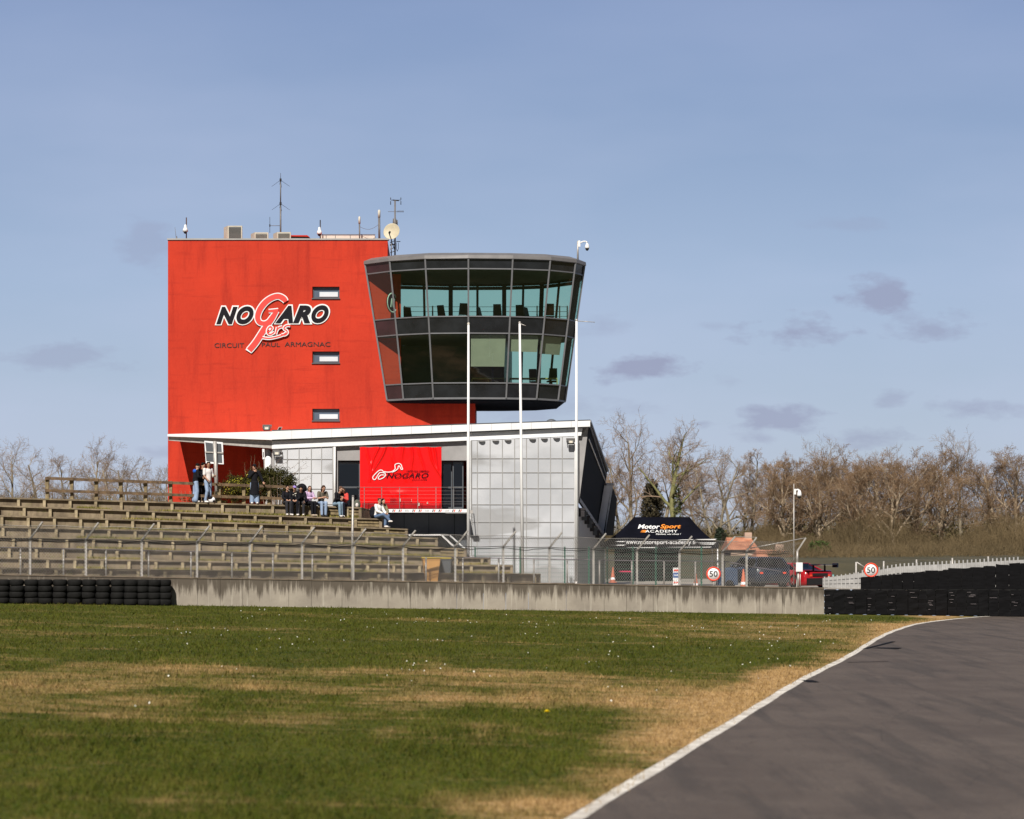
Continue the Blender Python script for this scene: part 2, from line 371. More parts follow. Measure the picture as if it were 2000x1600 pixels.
M['blind'] = mat('roller_blind', (.34, .28, .26), .9, .08, 2)
M['tan'] = mat('tan_desk', (.45, .38, .14), .6, .1, 3)
def transl():
    m, nt, b = nodes('translucent_panel')
    c = mixc(nt, ramp(nt, noise(nt, .28, (1, 1, 1.2), 3), [(.4, 0.), (.62, 1.)]), (.43, .45, .485), (.57, .59, .63))
    w = ramp(nt, noise(nt, .45, (.5, 1, 1.5), 3, .4), [(.56, 0.), (.60, 1.)])
    c = mixc(nt, math_(nt, 'MULTIPLY', w, .55), c, (.26, .26, .26))  # dappled grey shadows from inside, painted into the panel colour
    nt.links.new(c, b.inputs['Base Color']); b.inputs['Roughness'].default_value = .35; return m
M['transl'] = transl()
M['mull'] = mat('grey_mullion', (.33, .33, .33), .5, .1, 3)
def banner():
    m, nt, b = nodes('red_pvc_banner')
    nt.links.new(mixc(nt, ramp(nt, noise(nt, 1.2), [(.3, 0.), (.7, 1.)]), (.78, .005, .006), (.88, .008, .008)), b.inputs['Base Color'])
    b.inputs['Roughness'].default_value = .22; b.inputs['Specular IOR Level'].default_value = .6
    bump(nt, b, noise(nt, 1.6, (1, 1, .5), 4), .05, .35); return m
M['banner'] = banner()
M['bannerd'] = mat('dark_red_print', (.42, .004, .010), .4, .1, 3)
M['logored'] = mat('logo_red', (.82, .055, .045), .5, .06, 1.5)
M['logoblack'] = mat('logo_black', (.010, .009, .014), .5, .2, 1.5, spec=.15)
M['txtdark'] = mat('sign_black', (.02, .012, .012), .6, .1, 2)
M['orange'] = mat('orange_print', (.80, .25, .02), .6, .08, 3)
M['tent'] = mat('black_canvas', (.004, .0045, .009), .95, .3, 1.5, bmp=.02, bscale=3, spec=.08)
M['cone'] = mat('cone_orange', (.50, .13, .065), .6, .1, 4)
M['signred'] = mat('sign_red', (.75, .06, .02), .5, .05, 4)
M['binorange'] = mat('bin_orange', (.55, .29, .09), .6, .1, 3)
M['binlid'] = mat('bin_yellow_lid', (.55, .42, .05), .6, .1, 3)
M['green'] = mat('green_metal', (.012, .10, .065), .5, .15, 4)
M['tile'] = mat('clay_tiles', (.42, .15, .08), .85, .3, 1.5, c2=(.55, .25, .15), bmp=.05, bscale=4)
M['plaster'] = mat('old_plaster', (.45, .33, .26), .9, .2, .8)
M['moss'] = mat('mossy_bark', (.15, .15, .055), .95, .3, .8, c2=(.26, .25, .11))
M['barkA'] = mat('pale_bark', (.27, .23, .165), .95, .25, .6)
M['barkB'] = mat('brown_bark', (.34, .27, .19), .95, .25, .6)
M['twig'] = mat('twigs', (.28, .20, .14), .95, .25, .3)
M['twigo'] = mat('oak_twigs', (.20, .125, .07), .95, .3, .3, c2=(.33, .215, .125))
M['leafb'] = mat('dry_leaves', (.24, .165, .10), .95, .3, .6)
M['ivy'] = mat('ivy_leaves', (.060, .085, .022), .8, .35, 1.2, c2=(.12, .13, .03))
M['brush'] = mat('dry_brush', (.12, .088, .038), .95, .35, .12, c2=(.20, .145, .075))
M['conif'] = mat('conifer_leaves', (.018, .030, .014), .9, .3, 1)
M['bush'] = mat('bush_leaves', (.020, .026, .008), .8, .4, 3, c2=(.075, .07, .02), spec=.1)
M['bushy'] = mat('bush_yellow_leaves', (.36, .33, .03), .7, .3, 3)
M['weed'] = mat('tread_weeds', (.15, .17, .02), .9, .35, 2, c2=(.34, .27, .07))
M['daisy'] = mat('daisy_petals', (.8, .8, .74), .8, .05, 3)
M['dandel'] = mat('yellow_petals', (.85, .68, .01), .8, .05, 3)
M['skin'] = mat('skin', (.52, .30, .21), .6, .06, 8)
M['skin2'] = mat('skin_tan', (.38, .20, .13), .6, .06, 8)
def cloth(n, c): 
    if n not in M: M[n] = mat(n, c, .9, .18, 7, bmp=.01, bscale=30, spec=.1)
    return M[n]
def bake(o, keep=False):
    dg = bpy.context.evaluated_depsgraph_get(); dg.update()
    me = bpy.data.meshes.new_from_object(o.evaluated_get(dg)); return me
def text_mesh(s, bold=0.0, shear=0.0, space=1.0, ext=0.0, res=6):
    cu = bpy.data.curves.new('t', 'FONT'); cu.body = s; cu.size = 1; cu.offset = bold; cu.shear = shear; cu.space_character = space
    cu.extrude = ext; cu.resolution_u = res; cu.fill_mode = 'BOTH'
    o = bpy.data.objects.new('t', cu); COL.objects.link(o); bpy.context.view_layer.update()
    me = bake(o); vs = [v.co.copy() for v in me.vertices]; fs = [tuple(p.vertices) for p in me.polygons]
    bpy.data.objects.remove(o); bpy.data.curves.remove(cu); bpy.data.meshes.remove(me)
    return vs, fs
def text_on(mb, s, p0, ux, uz, w, h, bold=0, shear=0, space=1, th=.012, mi=0, grow=0, box=None):
    """text whose bounding box is fitted to w x h metres, lower left corner p0, axes ux, uz; th = relief thickness"""
    vs, fs = text_mesh(s, bold, shear, space, .5)
    if box is None:
        x0 = min(v.x for v in vs); x1 = max(v.x for v in vs); y0 = min(v.y for v in vs); y1 = max(v.y for v in vs)
    else: x0, x1, y0, y1 = box
    ux = Vector(ux).normalized(); uz = Vector(uz).normalized(); n = uz.cross(ux)  # points away from wall? keep thin
    out = [Vector(p0)+ux*((v.x-x0)/(x1-x0)*w)+uz*((v.y-y0)/(y1-y0)*h)-n*(v.z*th) for v in vs]
    mb.add(out, fs, mi); return (x0, x1, y0, y1)
def catmull(pts, k=6):
    out = []; n = len(pts)
    for i in range(n-1):
        p0 = pts[max(i-1, 0)]; p1 = pts[i]; p2 = pts[i+1]; p3 = pts[min(i+2, n-1)]
        for j in range(k):
            t = j/k
            out.append(tuple(.5*((2*b)+(-a+c)*t+(2*a-5*b+4*c-d)*t*t+(-a+3*b-3*c+d)*t**3) for a, b, c, d in zip(p0, p1, p2, p3)))
    out.append(tuple(pts[-1])); return out
def ribbon(mb, pts, w, to3, y_off, th, mi=0):
    """flat stroke through 2-D points (x, y[, width]) with round ends, lifted to 3-D by to3(x, y)"""
    ps = [(p[0], p[1], p[2] if len(p) > 2 else w) for p in pts]; n = len(ps)
    L_, R_ = [], []
    for i, (x, y, ww) in enumerate(ps):
        a = ps[max(i-1, 0)]; b = ps[min(i+1, n-1)]; dx, dy = b[0]-a[0], b[1]-a[1]; l = math.hypot(dx, dy) or 1
        nx, ny = -dy/l, dx/l; L_.append((x+nx*ww/2, y+ny*ww/2)); R_.append((x-nx*ww/2, y-ny*ww/2))
    vs = []
    for d in (0, th):
        for l, r in zip(L_, R_):
            for q in (l, r):
                v = to3(*q); v.y += y_off+d; vs.append(v)
    fs = [(2*i, 2*i+1, 2*i+3, 2*i+2) for i in range(n-1)]
    o = 2*n
    fs += [(2*i, 2*i+2, o+2*i+2, o+2*i) for i in range(n-1)]+[(2*i+1, o+2*i+1, o+2*i+3, 2*i+3) for i in range(n-1)]
    fs += [(0, o, o+1, 1), (2*n-2, 2*n-1, o+2*n-1, o+2*n-2)]
    mb.add(vs, fs, mi)

# ------------------------------------------------------------------ ground, track, platform, bank
def sheet(name, xs, ys, fz, m):
    v = [(x, y, fz(x, y)) for y in ys for x in xs]; nx = len(xs)
    f = [(j*nx+i, j*nx+i+1, (j+1)*nx+i+1, (j+1)*nx+i) for j in range(len(ys)-1) for i in range(nx-1)]
    b = MB(); b.add(v, f); return tag(b.build(name, m), kind='structure')
def wy(x): return 84.3+SL*x                                         # front face of the barrier
xs = [-400, -150, -80]+[i for i in range(-60, 61, 2)]+[80, 150, 400]
b = MB(); cols = []
ts = [0]+[i/40 for i in range(1, 41)]
vs = []; nx = len(xs)
for t in ts:
    for x in xs:
        y1 = wy(x)+.15; y = -60+(y1+60)*t; vs.append((x, y, gz(x)))
b.add(vs, [(j*nx+i, j*nx+i+1, (j+1)*nx+i+1, (j+1)*nx+i) for j in range(len(ts)-1) for i in range(nx-1)])
tag(b.build('grass_field', M['grass']), kind='structure')
b = MB(); vs = []
ts2 = [0, .1, .25, .5, 1]
for t in ts2:
    for x in xs:
        y0 = wy(x)+.16; y1 = max(131, y0+20); vs.append((x, y0+(y1-y0)*t, pz(x)+(PFAR-pz(x))*ease(t*2.6)))
b.add(vs, [(j*nx+i, j*nx+i+1, (j+1)*nx+i+1, (j+1)*nx+i) for j in range(len(ts2)-1) for i in range(nx-1)])
tag(b.build('paved_paddock', M['pave']), kind='structure')
ys = [130.5, 134, 138, 143, 148, 153, 158, 170, 200, 260, 400, 900, 3500]
def bz(x, y):
    return PFAR-.05+(1.55-.38)*ease((y-133)/22)+.10*math.sin(x*.11+y*.05)*ease((y-133)/10) if y < 300 else 1.5
sheet('grass_bank', [-3500, -600, -300]+list(range(-160, 161, 8))+[300, 600, 3500], ys, bz, M['bank'])
# track: edge line measured along the grass
TE = [(1440,1400),(1560,1328),(1650,1283),(1710,1247),(1750,1230)]
def gp(px, py):
    Y = 80
    for _ in range(12): Y = (CAMZ-gz(X(px, Y)))*FPX/(py-HY)
    return Vector((X(px, Y), Y, gz(X(px, Y))))
te = [gp(*p) for p in [(900,1730),(1110,1598)]+TE+[(1800,1217),(1900,1206),(2020,1199.5)]]
te = [Vector((a, c, 0)) for a, c, _ in catmull([tuple(t) for t in te], 8)]
b = MB(); vs = []; n = len(te)
for k, off in enumerate((-.02, 3, 8, 40)):
    for i, p in enumerate(te):
        a = te[max(i-1, 0)]; q = te[min(i+1, n-1)]; d = (q-a).normalized(); nrm = Vector((d.y, -d.x, 0))
        w = p+nrm*off if off < 10 else Vector((p.x+off, p.y-6, 0)); vs.append((w.x, w.y, gz(w.x)+.008))
b.add(vs, [(j*n+i, j*n+i+1, (j+1)*n+i+1, (j+1)*n+i) for j in range(3) for i in range(n-1)])
tag(b.build('race_track', M['asph']), kind='structure')
b = MB(); vs = []
for off in (-.01, .17):
    for i, p in enumerate(te):
        a = te[max(i-1, 0)]; q = te[min(i+1, n-1)]; d = (q-a).normalized(); nrm = Vector((d.y, -d.x, 0)); w = p+nrm*(off+.012*math.sin(i*1.7+off*9)); vs.append((w.x, w.y, gz(w.x)+.013))
b.add(vs, [(i, i+1, n+i+1, n+i) for i in range(n-1)])
tag(b.build('track_edge_line', M['line']), kind='structure')
b = MB()
for (pts, w) in [([(1690,1268),(1715,1262),(1745,1254)],.07), ([(1728,1268),(1738,1266)],.35), ([(1655,1295),(1700,1294),(1735,1293)],.04), ([(1575,1330),(1590,1334)],.12)]:
    q = [gp(*p) for p in pts]
    for i in range(len(q)-1):
        d = (q[i+1]-q[i]).normalized(); nn_ = Vector((-d.y, d.x, 0))*w
        b.add([q[i]+nn_+Vector((0,0,.018)), q[i]-nn_+Vector((0,0,.018)), q[i+1]-nn_+Vector((0,0,.018)), q[i+1]+nn_+Vector((0,0,.018))], [(0,1,2,3)])
tag(b.build('skid_marks', M['belt']), kind='structure')

# ------------------------------------------------------------------ barrier wall
def wall_top(px, Y): return Z(1128+(px-250)*.0162, Y)
bw = thing('barrier_wall', P(930, 1190, 84), 'long low stained concrete barrier wall between the grass and the terraces', 'barrier wall')
b = MB(); uvs = []
cuts = [-300, -120, 60, 200]; x = 200
while x < 1610: x += random.choice([44, 52, 60, 74, 90]); cuts.append(min(x, 1610))
b2 = MB()
for i in range(len(cuts)-1):
    a, c = cuts[i], cuts[i+1]; Ya, Yc = YL(a, 84.3), YL(c, 84.3)
    xa, xc = X(a, Ya)+.006, X(c, Yc)-.006; za, zc = wall_top(a, Ya)+random.uniform(-.006, .006), wall_top(c, Yc)
    j = random.uniform(0, .012)
    ya, yc = Ya+j, Yc+j
    ga, gc = gz(xa)-.15, gz(xc)-.15
    vs = [(xa, ya, ga), (xc, yc, gc), (xc, yc+.28, gc), (xa, ya+.28, ga), (xa, ya, za), (xc, yc, zc), (xc, yc+.28, zc), (xa, ya+.28, za)]
    b.add(vs, [(0,1,5,4),(1,2,6,5),(2,3,7,6),(3,0,4,7),(4,5,6,7)])
    # weathered cap lip
    b2.add([(xa, ya-.025, za+.001), (xc, yc-.025, zc+.001), (xc, yc+.30, zc+.001), (xa, ya+.30, za+.001), (xa, ya-.025, za+.04), (xc, yc-.025, zc+.04), (xc, yc+.30, zc+.04), (xa, ya+.30, za+.04)],
           [(0,1,2,3),(4,5,6,7),(0,1,5,4),(1,2,6,5),(2,3,7,6),(3,0,4,7)])
w = b.build('wall_panel', M['conc'], bw)
uv = w.data.uv_layers.new(name='UVMap')
off = WL['barrier_wall']
for l in w.data.loops:
    v = w.data.vertices[l.vertex_index].co+off; uv.data[l.index].uv = (v.x*.1, (v.z-gz(v.x))/1.1)
b2.build('wall_cap', mat('wall_cap', (.17, .135, .10), .95, .4, 3), bw)

# ------------------------------------------------------------------ terraces
ROW = {1:(978,988.5,706,991), 2:(996,1010,746,1013), 3:(1014,1026,796,1033), 4:(1034,1044,855,1050.5), 5:(1053,1062,911,1071), 6:(1073,1082,958,1089), 7:(1093,1100,1002,1104), 8:(1112,1117,1056,1121)}
def rc(k): return 85.9+.85*(8-k)
def rowz(k, px):
    a, m_, e, ye = ROW[k]
    if px <= 640: y = a+(m_-a)*(px-250)/390
    elif e > 642: y = m_+(ye-m_)*(px-640)/(e-640)
    else: y = m_
    return Z(y, YL(px, rc(k)))
terr = thing('concrete_terrace', P(600, 1130, 87), 'stepped concrete spectator terrace with eight weathered rows, stepping down to the barrier', 'terrace')
TREAD = {}
random.seed(3)
for k in range(1, 9):
    a, m_, e, ye = ROW[k]; c = rc(k); st = [-330, -100, 100, 250, 380, 510, 640]
    if e > 660: st += [e] if e < 650 else [(640+e)/2, e]
    else: st[-1] = e
    b = MB(); depth = .88 if k > 1 else 13
    tops = []
    for px in st:
        Y = YL(px, c); tops.append((X(px, Y), Y, rowz(k, px)))
    TREAD[k] = tops
    for i in range(len(tops)-1):
        (x0, y0, z0), (x1, y1, z1) = tops[i], tops[i+1]
        # lip slab
        h = .062; d = depth
        vs = [(x0, y0, z0), (x1, y1, z1), (x1, y1+d, z1), (x0, y0+d, z0)]
        vs = [(x, y, z-h) for x, y, z in vs]+vs
        b.add(vs, [(0,1,2,3),(4,5,6,7),(0,1,5,4),(1,2,6,5),(2,3,7,6),(3,0,4,7)])
        # recessed riser
        zb = .55
        vs = [(x0, y0+.13, 0), (x1, y1+.13, 0), (x1, y1+.25, 0), (x0, y0+.25, 0)]
        vs = [(x, y, min(zb, 1) if k == 8 else z0-1.0) for x, y, z in vs]+[(x, y, (z0 if i_ in (0, 3) else z1)-h-.001) for i_, (x, y, z) in enumerate(vs)]
        b.add(vs, [(0,1,2,3),(4,5,6,7),(0,1,5,4),(1,2,6,5),(2,3,7,6),(3,0,4,7)])
    # side wall at the right-hand end
    x1, y1, z1 = tops[-1]
    b.bb(x1-.12, x1-.001, y1-.003, y1+(.85 if k > 1 else 8), .5, z1-.086)
    s = b.build('step', M['terr'], terr)
    # concrete uprights that carry the lip
    px = -300+random.uniform(0, 50)+k*17 % 40
    extra = MB()
    while True:
        Y = YL(px, c); x = X(px, Y); px_n = px+1.08*FPX/Y*(1+SL*px/9e9)
        if px > e-6: break
        z = rowz(k, px)-.087; u = MB(); tgt = extra if px < 235 else u
        tgt.box((x, Y+.06, z-.17), (.115, .14, .36), math.atan(SL)+random.uniform(-.03, .03))
        if tgt is u: u.build('upright', M['upright'], s)
        px = px_n
    if extra.v: extra.build('upright', M['upright'], s)
    # two plank courses where timber replaces the concrete near the right-hand end
    if k in (1, 2, 3, 5):
        pl = MB(); x0_ = {1: 640, 2: 680, 3: 730, 5: 860}[k]
        for q in (.12, .27):
            A = (X(x0_, YL(x0_, c)), YL(x0_, c)+.10, rowz(k, x0_)-.09-q+.05); B = (X(e-4, YL(e-4, c)), YL(e-4, c)+.10, rowz(k, e-4)-.09-q+.05)
            pl.beam(A, B, .045, .11)
        pl.build('plank', M['wood'], s)
# weeds along the back of every tread
def blades(name, pos, h, w, m, seed=1, lean=.5):
    rs = np.random.RandomState(seed); n = len(pos); pos = np.asarray(pos, dtype=np.float64)
    an = rs.uniform(0, 2*np.pi, n); hh = h*rs.uniform(.5, 1.3, n); ww = w*rs.uniform(.6, 1.3, n)
    dx = np.cos(an)*ww/2; dy = np.sin(an)*ww/2; la = rs.uniform(0, 2*np.pi, n); le = hh*rs.uniform(0, lean, n)
    v = np.zeros((n, 3, 3)); v[:, 0] = pos; v[:, 0, 0] -= dx; v[:, 0, 1] -= dy; v[:, 1] = pos; v[:, 1, 0] += dx; v[:, 1, 1] += dy
    v[:, 2] = pos; v[:, 2, 0] += np.cos(la)*le; v[:, 2, 1] += np.sin(la)*le; v[:, 2, 2] += hh
    me = bpy.data.meshes.new(name); me.vertices.add(3*n); me.vertices.foreach_set('co', v.ravel().astype(np.float32))
    me.loops.add(3*n); me.loops.foreach_set('vertex_index', np.arange(3*n, dtype=np.int32)); me.polygons.add(n)
    me.polygons.foreach_set('loop_start', np.arange(0, 3*n, 3, dtype=np.int32)); me.polygons.foreach_set('loop_total', np.full(n, 3, dtype=np.int32))
    me.update(); me.validate(); me.materials.append(m)
    o = bpy.data.objects.new(name, me); COL.objects.link(o); return o
rs = np.random.RandomState(5); ps = []
for k in range(1, 8):
    tp = TREAD[k]; c2 = rc(k+1)
    for _ in range(4200):
        px = rs.uniform(150, ROW[k][2]-5)
        if math.sin(px*.035+k*2.1)+math.sin(px*.013+k)+rs.uniform(-1, 1) < -.1: continue
        back = abs(rs.normal(0, .12))
        Y = YL(px, rc(k))-back+.05; k2 = k+1
        ps.append((X(px, Y), Y, rowz(k2, px)-.005))
tag(blades('tread_weeds', ps, .11, .035, M['weed'], 2, 1.0), 'low tufts of grass and weeds growing along the terrace rows', 'weeds', kind='stuff')

# wooden rail along the top row
wr = thing('wooden_railing', P(284, 975, YL(284, 92.15)), 'weathered two-rail wooden fence along the top row of the terrace', 'railing')
posts = [236, 188, 140, 92, 284, 333, 381, 428, 476, 525, 572]
def ry(px, a, b_): return a+(b_-a)*(px-250)/330
for px in posts:
    Y = YL(px, 92.15); zt = Z(ry(px, 939, 951), Y)+.03; zb = rowz(1, px); x = X(px, Y)
    u = MB(); u.prism([(x-.085, Y-.02, zb-.05), (x+.085, Y-.02, zb-.05), (x+.06, Y-.02, zb+.35), (x+.075, Y-.02, zt-.05), (x+.03, Y-.02, zt+.03), (x-.05, Y-.02, zt), (x-.09, Y-.02, zt-.12), (x-.05, Y-.02, zb+.3)], (0, .13, 0))
    u.build('post', M['wood'], wr)
for (a, b_, r_) in ((940, 952, .055), (963.5, 975, .05)):
    pp = sorted(posts)
    u = MB()
    for i in range(len(pp)-1):
        u.beam((X(pp[i]-4, YL(pp[i], 92.05)), YL(pp[i], 92.05), Z(ry(pp[i], a, b_), YL(pp[i], 92.05))), (X(pp[i+1]+4, YL(pp[i+1], 92.05)), YL(pp[i+1], 92.05), Z(ry(pp[i+1], a, b_), YL(pp[i+1], 92.05))), .06, .12)
    u.build('rail', M['woodd'], wr)

# ------------------------------------------------------------------ tower
YT = 100.8
tw = thing('control_tower', P(540, 1130, YT), 'tall red rendered tower with a two-storey glass control room bulging from its right side', 'tower')
def wall_holes(b, x0, x1, z0, z1, Y, holes, t=.22, mi=0):
    xs_ = sorted({x0, x1, *[h[0] for h in holes], *[h[1] for h in holes]}); zs_ = sorted({z0, z1, *[h[2] for h in holes], *[h[3] for h in holes]})
    for i in range(len(xs_)-1):
        for j in range(len(zs_)-1):
            cx, cz = (xs_[i]+xs_[i+1])/2, (zs_[j]+zs_[j+1])/2
            if any(h[0] < cx < h[1] and h[2] < cz < h[3] for h in holes): continue
            b.add([(xs_[i], Y, zs_[j]), (xs_[i+1], Y, zs_[j]), (xs_[i+1], Y, zs_[j+1]), (xs_[i], Y, zs_[j+1])], [(0,1,2,3)], mi)
    for h in holes:
        a, c, d, e = h
        b.add([(a, Y, d), (c, Y, d), (c, Y, e), (a, Y, e), (a, Y+t, d), (c, Y+t, d), (c, Y+t, e), (a, Y+t, e)], [(0,1,5,4),(1,2,6,5),(2,3,7,6),(3,0,4,7)], mi)
xl, xr = X(328, YT), X(757, YT); zt = Z(469, YT); zb = .4
holes = [(X(610, YT), X(663, YT), Z(b_, YT), Z(a, YT)) for a, b_ in ((560, 582.5), (686.5, 709), (798.5, 821.5))]
b = MB(); wall_holes(b, xl, xr, zb, zt, YT, holes, .30)
yb = 106.5; xr2 = X(762, yb)
b.add([(xl, YT, zb), (xl, yb, zb), (xl, yb, zt), (xl, YT, zt)], [(0,1,2,3)])
b.add([(xl, yb, zb), (xr2, yb, zb), (xr2, yb, zt), (xl, yb, zt)], [(0,1,2,3)])
b.add([(xr, YT, 9.5), (xr2, yb, 9.5), (xr2, yb, zt), (xr, YT, zt)], [(0,1,2,3)])
b.add([(xl, YT, zt), (xr, YT, zt), (xr2, yb, zt), (xl, yb, zt)], [(0,1,2,3)])
xc, xc2 = X(928, YT), X(931, 105.5)
b.add([(xr, YT, zb), (xc, YT, zb), (xc, YT, 9.6), (xr, YT, 9.6)], [(0,1,2,3)])
b.add([(xc, YT, zb), (xc2, 105.5, zb), (xc2, 105.5, 9.6), (xc, YT, 9.6)], [(0,1,2,3)])
b.add([(xr2, 105.5, zb), (xc2, 105.5, zb), (xc2, 105.5, 9.6), (xr2, 105.5, 9.6)], [(0,1,2,3)])
xi = X(783, YT)
b.add([(xr, YT, 9.6), (xi, YT, 9.6), (xi, YT, 15.9), (xr, YT, 15.9)], [(0,1,2,3)])
wallo = b.build('wall', M['red'], tw)
b = MB(); b.bb(xl-.04, xr+.05, YT-.05, YT+.32, zt+.002, zt+.075); b.bb(xl-.04, xl+.3, YT+.321, yb+.05, zt+.002, zt+.075)
b.build('roof_coping', M['coping'], tw)
for h in holes:
    f = MB(); x0, x1, z0, z1 = h; y = YT+.14; t = .075
    f.bb(x0+.002, x1-.002, y, y+.08, z0+.002, z0+.06); f.bb(x0+.002, x1-.002, y, y+.08, z1-.06, z1-.002)
    f.bb(x0+.002, x0+.07, y, y+.08, z0+.061, z1-.061); f.bb(x1-.05, x1-.002, y, y+.08, z0+.061, z1-.061)
    f.bb(x0-.03, x1+.03, YT-.06, YT+.135, z0-.05, z0-.002)
    w = f.build('window', M['slate'], tw)
    g = MB(); g.bb(x0+.071, x1-.051, y+.03, y+.045, z0+.061, z1-.061); g.build('pane', M['mirrorsky'], w)
    g = MB(); g.bb(x0+.34, x1-.09, y+.006, y+.028, z0+.09, z0+.32); g.build('blind', mat('pale_blind', (.62, .68, .74), .5, .06, 3), w)
# sign on the tower
Q = YT-.038
def z3(zx, zy): return P(400+zx/5.714, 550+zy/5.714, Q)
sg = MB(); sgb = MB(); sgr = MB()
def fit(mb, s, x0, x1, y0, y1, bold, yy, th, mi=0, shear=.35, space=1.0, box=None):
    p0 = P(400+x0/5.714, 550+y1/5.714, YT-yy); p1 = P(400+x1/5.714, 550+y1/5.714, YT-yy); p2 = P(400+x0/5.714, 550+y0/5.714, YT-yy)
    return text_on(mb, s, p0, p1-p0, p2-p0, (p1-p0).length, (p2-p0).length, bold, shear, space, th, mi, box=box)
for li, (s, x0, x1, y0, y1) in enumerate((('N', 128, 365, 282, 474), ('O', 352, 544, 276, 474), ('A', 786, 985, 270, 464), ('R', 985, 1185, 267, 464), ('O', 1188, 1382, 264, 462))):
    fit(sgb, s, x0, x1, y0, y1, .055, .058+.002*li, .016)
    g = 17 if s != 'A' else 16
    fit(sg, s, x0-g, x1+g, y0-g*.85, y1+g*.85, .115, .030+.0025*li, .02)
Gst = [(905,225,46),(880,192,58),(820,165,56),(745,185,58),(670,240,60),(612,320,60),(590,400,56),(612,455,52),(665,468,44),(715,440,36),(755,390,30)]
Gbar = [(714,331,28),(760,328,30),(822,322,32)]
Gtail = [(806,326,40),(745,420,60),(660,540,62),(570,680,64),(497,768,62)]
for gi, st in enumerate((Gst, Gtail, Gbar)):
    c = catmull(st, 6); gd = -.003*gi
    ribbon(sg, [(x, y, w+22) for x, y, w in c], 0, z3, -.035+gd, .016, 0)
    ribbon(sgr, [(x, y, w) for x, y, w in c], 0, z3, -.055+gd, .012, 0)
ribbon(sg, [(503,758,78),(488,782,78)], 0, z3, -.034, .02)
ers = [[(703,565),(735,550),(753,522),(735,505),(710,525),(700,560),(712,588),(742,590),(778,566)], [(812,510),(803,550),(792,592)], [(800,560),(818,528),(842,512),(866,508)],
       [(955,495),(925,492),(893,508),(888,532),(915,550),(920,578),(890,598),(855,592)], [(645,628),(720,636),(800,622),(870,600),(912,572)]]
for gi, st in enumerate(ers):
    c = catmull(st, 5); gd = -.003*gi
    ribbon(sg, [(x, y, 36) for x, y in c], 0, z3, -.066+gd, .004, 0); ribbon(sgr, [(x, y, 14) for x, y in c], 0, z3, -.078+gd, .008, 0)
sign = sg.build('sign_outline', M['white'], tw); sgb.build('sign_lettering', M['logoblack'], sign)
sgr.build('sign_monogram', M['logored'], sign)
t2 = MB()
for s, x0, x1, y0, y1 in (('CIRCUIT', 108, 438, 688, 738), ('PAUL', 636, 838, 682, 728), ('ARMAGNAC', 892, 1400, 676, 726)):
    fit(t2, s, x0, x1, y0, y1, 0, .015, .02, shear=0, space=1.0)
t2.build('sign_caption', M['txtdark'], tw)

# ---- glass control room
LV = [16.34, 15.86, 13.6, 12.8, 10.42, 9.68]
TP = [(714,100.6),(762,99.45),(831,98.65),(915,98.5),(1001,98.65),(1074,99.1),(1123,100.0),(1141,101.0)]
BP = [(757,100.78),(789,100.2),(847,99.55),(915,99.4),(988,99.5),(1047,99.9),(1089,100.8),(1103,101.7)]
TB = [(1128,103.2),(1060,104.9),(985,105.4),(880,105.5),(775,105.0)]
BB_ = [(1092,103.0),(1050,104.3),(985,104.8),(880,104.9),(785,104.6)]
RT = [Vector((X(p, y), y)) for p, y in TP+TB]; RB = [Vector((X(p, y), y)) for p, y in BP+BB_]
def pod(i, z, out=0.0):
    t = (16.34-z)/(16.34-9.68); v = RT[i].lerp(RB[i], t); c = Vector((X(935, 102), 102.2)); d = (v-c).normalized()
    v = v+d*out; return Vector((v.x, v.y, z))
NF = len(RT)
b = MB()
def band(b, z1, z0, o0=0, o1=0, mis=None, rng=None):
    for i in (rng or range(NF-1)):
        b.add([pod(i, z0, o0), pod(i+1, z0, o0), pod(i+1, z1, o1), pod(i, z1, o1)], [(0,1,2,3)], (1 if i == 0 else 0) if mis is None else mis)
for (a, c) in ((0, 1), (2, 3), (4, 5)): band(b, LV[a], LV[c])
room = b.build('glass_room', [M['spandrel'], M['spandmar']], tw)
b = MB()
for i in range(8):                                                  # roof edge: tilted fascia, then a thin gutter lip
    if i == 7: break
for i in range(NF-1):
    b.add([pod(i, 16.34, .10), pod(i+1, 16.34, .10), pod(i+1, 16.50, .06), pod(i, 16.50, .06)], [(0,1,2,3)])
    b.add([pod(i, 16.50, .06), pod(i+1, 16.50, .06), pod(i+1, 16.66, -.35), pod(i, 16.66, -.35)], [(0,1,2,3)])
    b.add([pod(i, 16.34, .10), pod(i+1, 16.34, .10), pod(i+1, 16.335, -.02), pod(i, 16.335, -.02)], [(0,1,2,3)])
b.add([pod(i, 16.66, -.35) for i in range(NF)], [tuple(range(NF))])
b.build('roof', mat('roof_sheet', (.20, .195, .20), .5, .12, 2, metal=.3), room)
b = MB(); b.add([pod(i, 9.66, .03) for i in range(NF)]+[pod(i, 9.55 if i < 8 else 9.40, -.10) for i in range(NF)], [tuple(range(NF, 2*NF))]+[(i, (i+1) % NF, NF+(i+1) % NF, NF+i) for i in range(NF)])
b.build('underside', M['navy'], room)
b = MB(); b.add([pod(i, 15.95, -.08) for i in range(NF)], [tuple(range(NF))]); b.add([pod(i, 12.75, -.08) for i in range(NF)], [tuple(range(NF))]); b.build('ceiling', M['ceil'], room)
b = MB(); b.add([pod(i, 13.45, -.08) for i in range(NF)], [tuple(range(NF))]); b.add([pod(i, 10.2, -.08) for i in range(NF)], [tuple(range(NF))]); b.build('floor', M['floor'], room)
mu = MB()
for i in range(8):
    mu.beam(pod(i, LV[0], .03), pod(i, LV[-1], .03), .078, .08, up=(0, -1, .2))
for z in LV:
    for i in range(7): mu.beam(pod(i, z, .02), pod(i+1, z, .02), .05, .055 if z != LV[-1] else .09)
mu.build('mullions', M['alu'], room)
mu = MB()
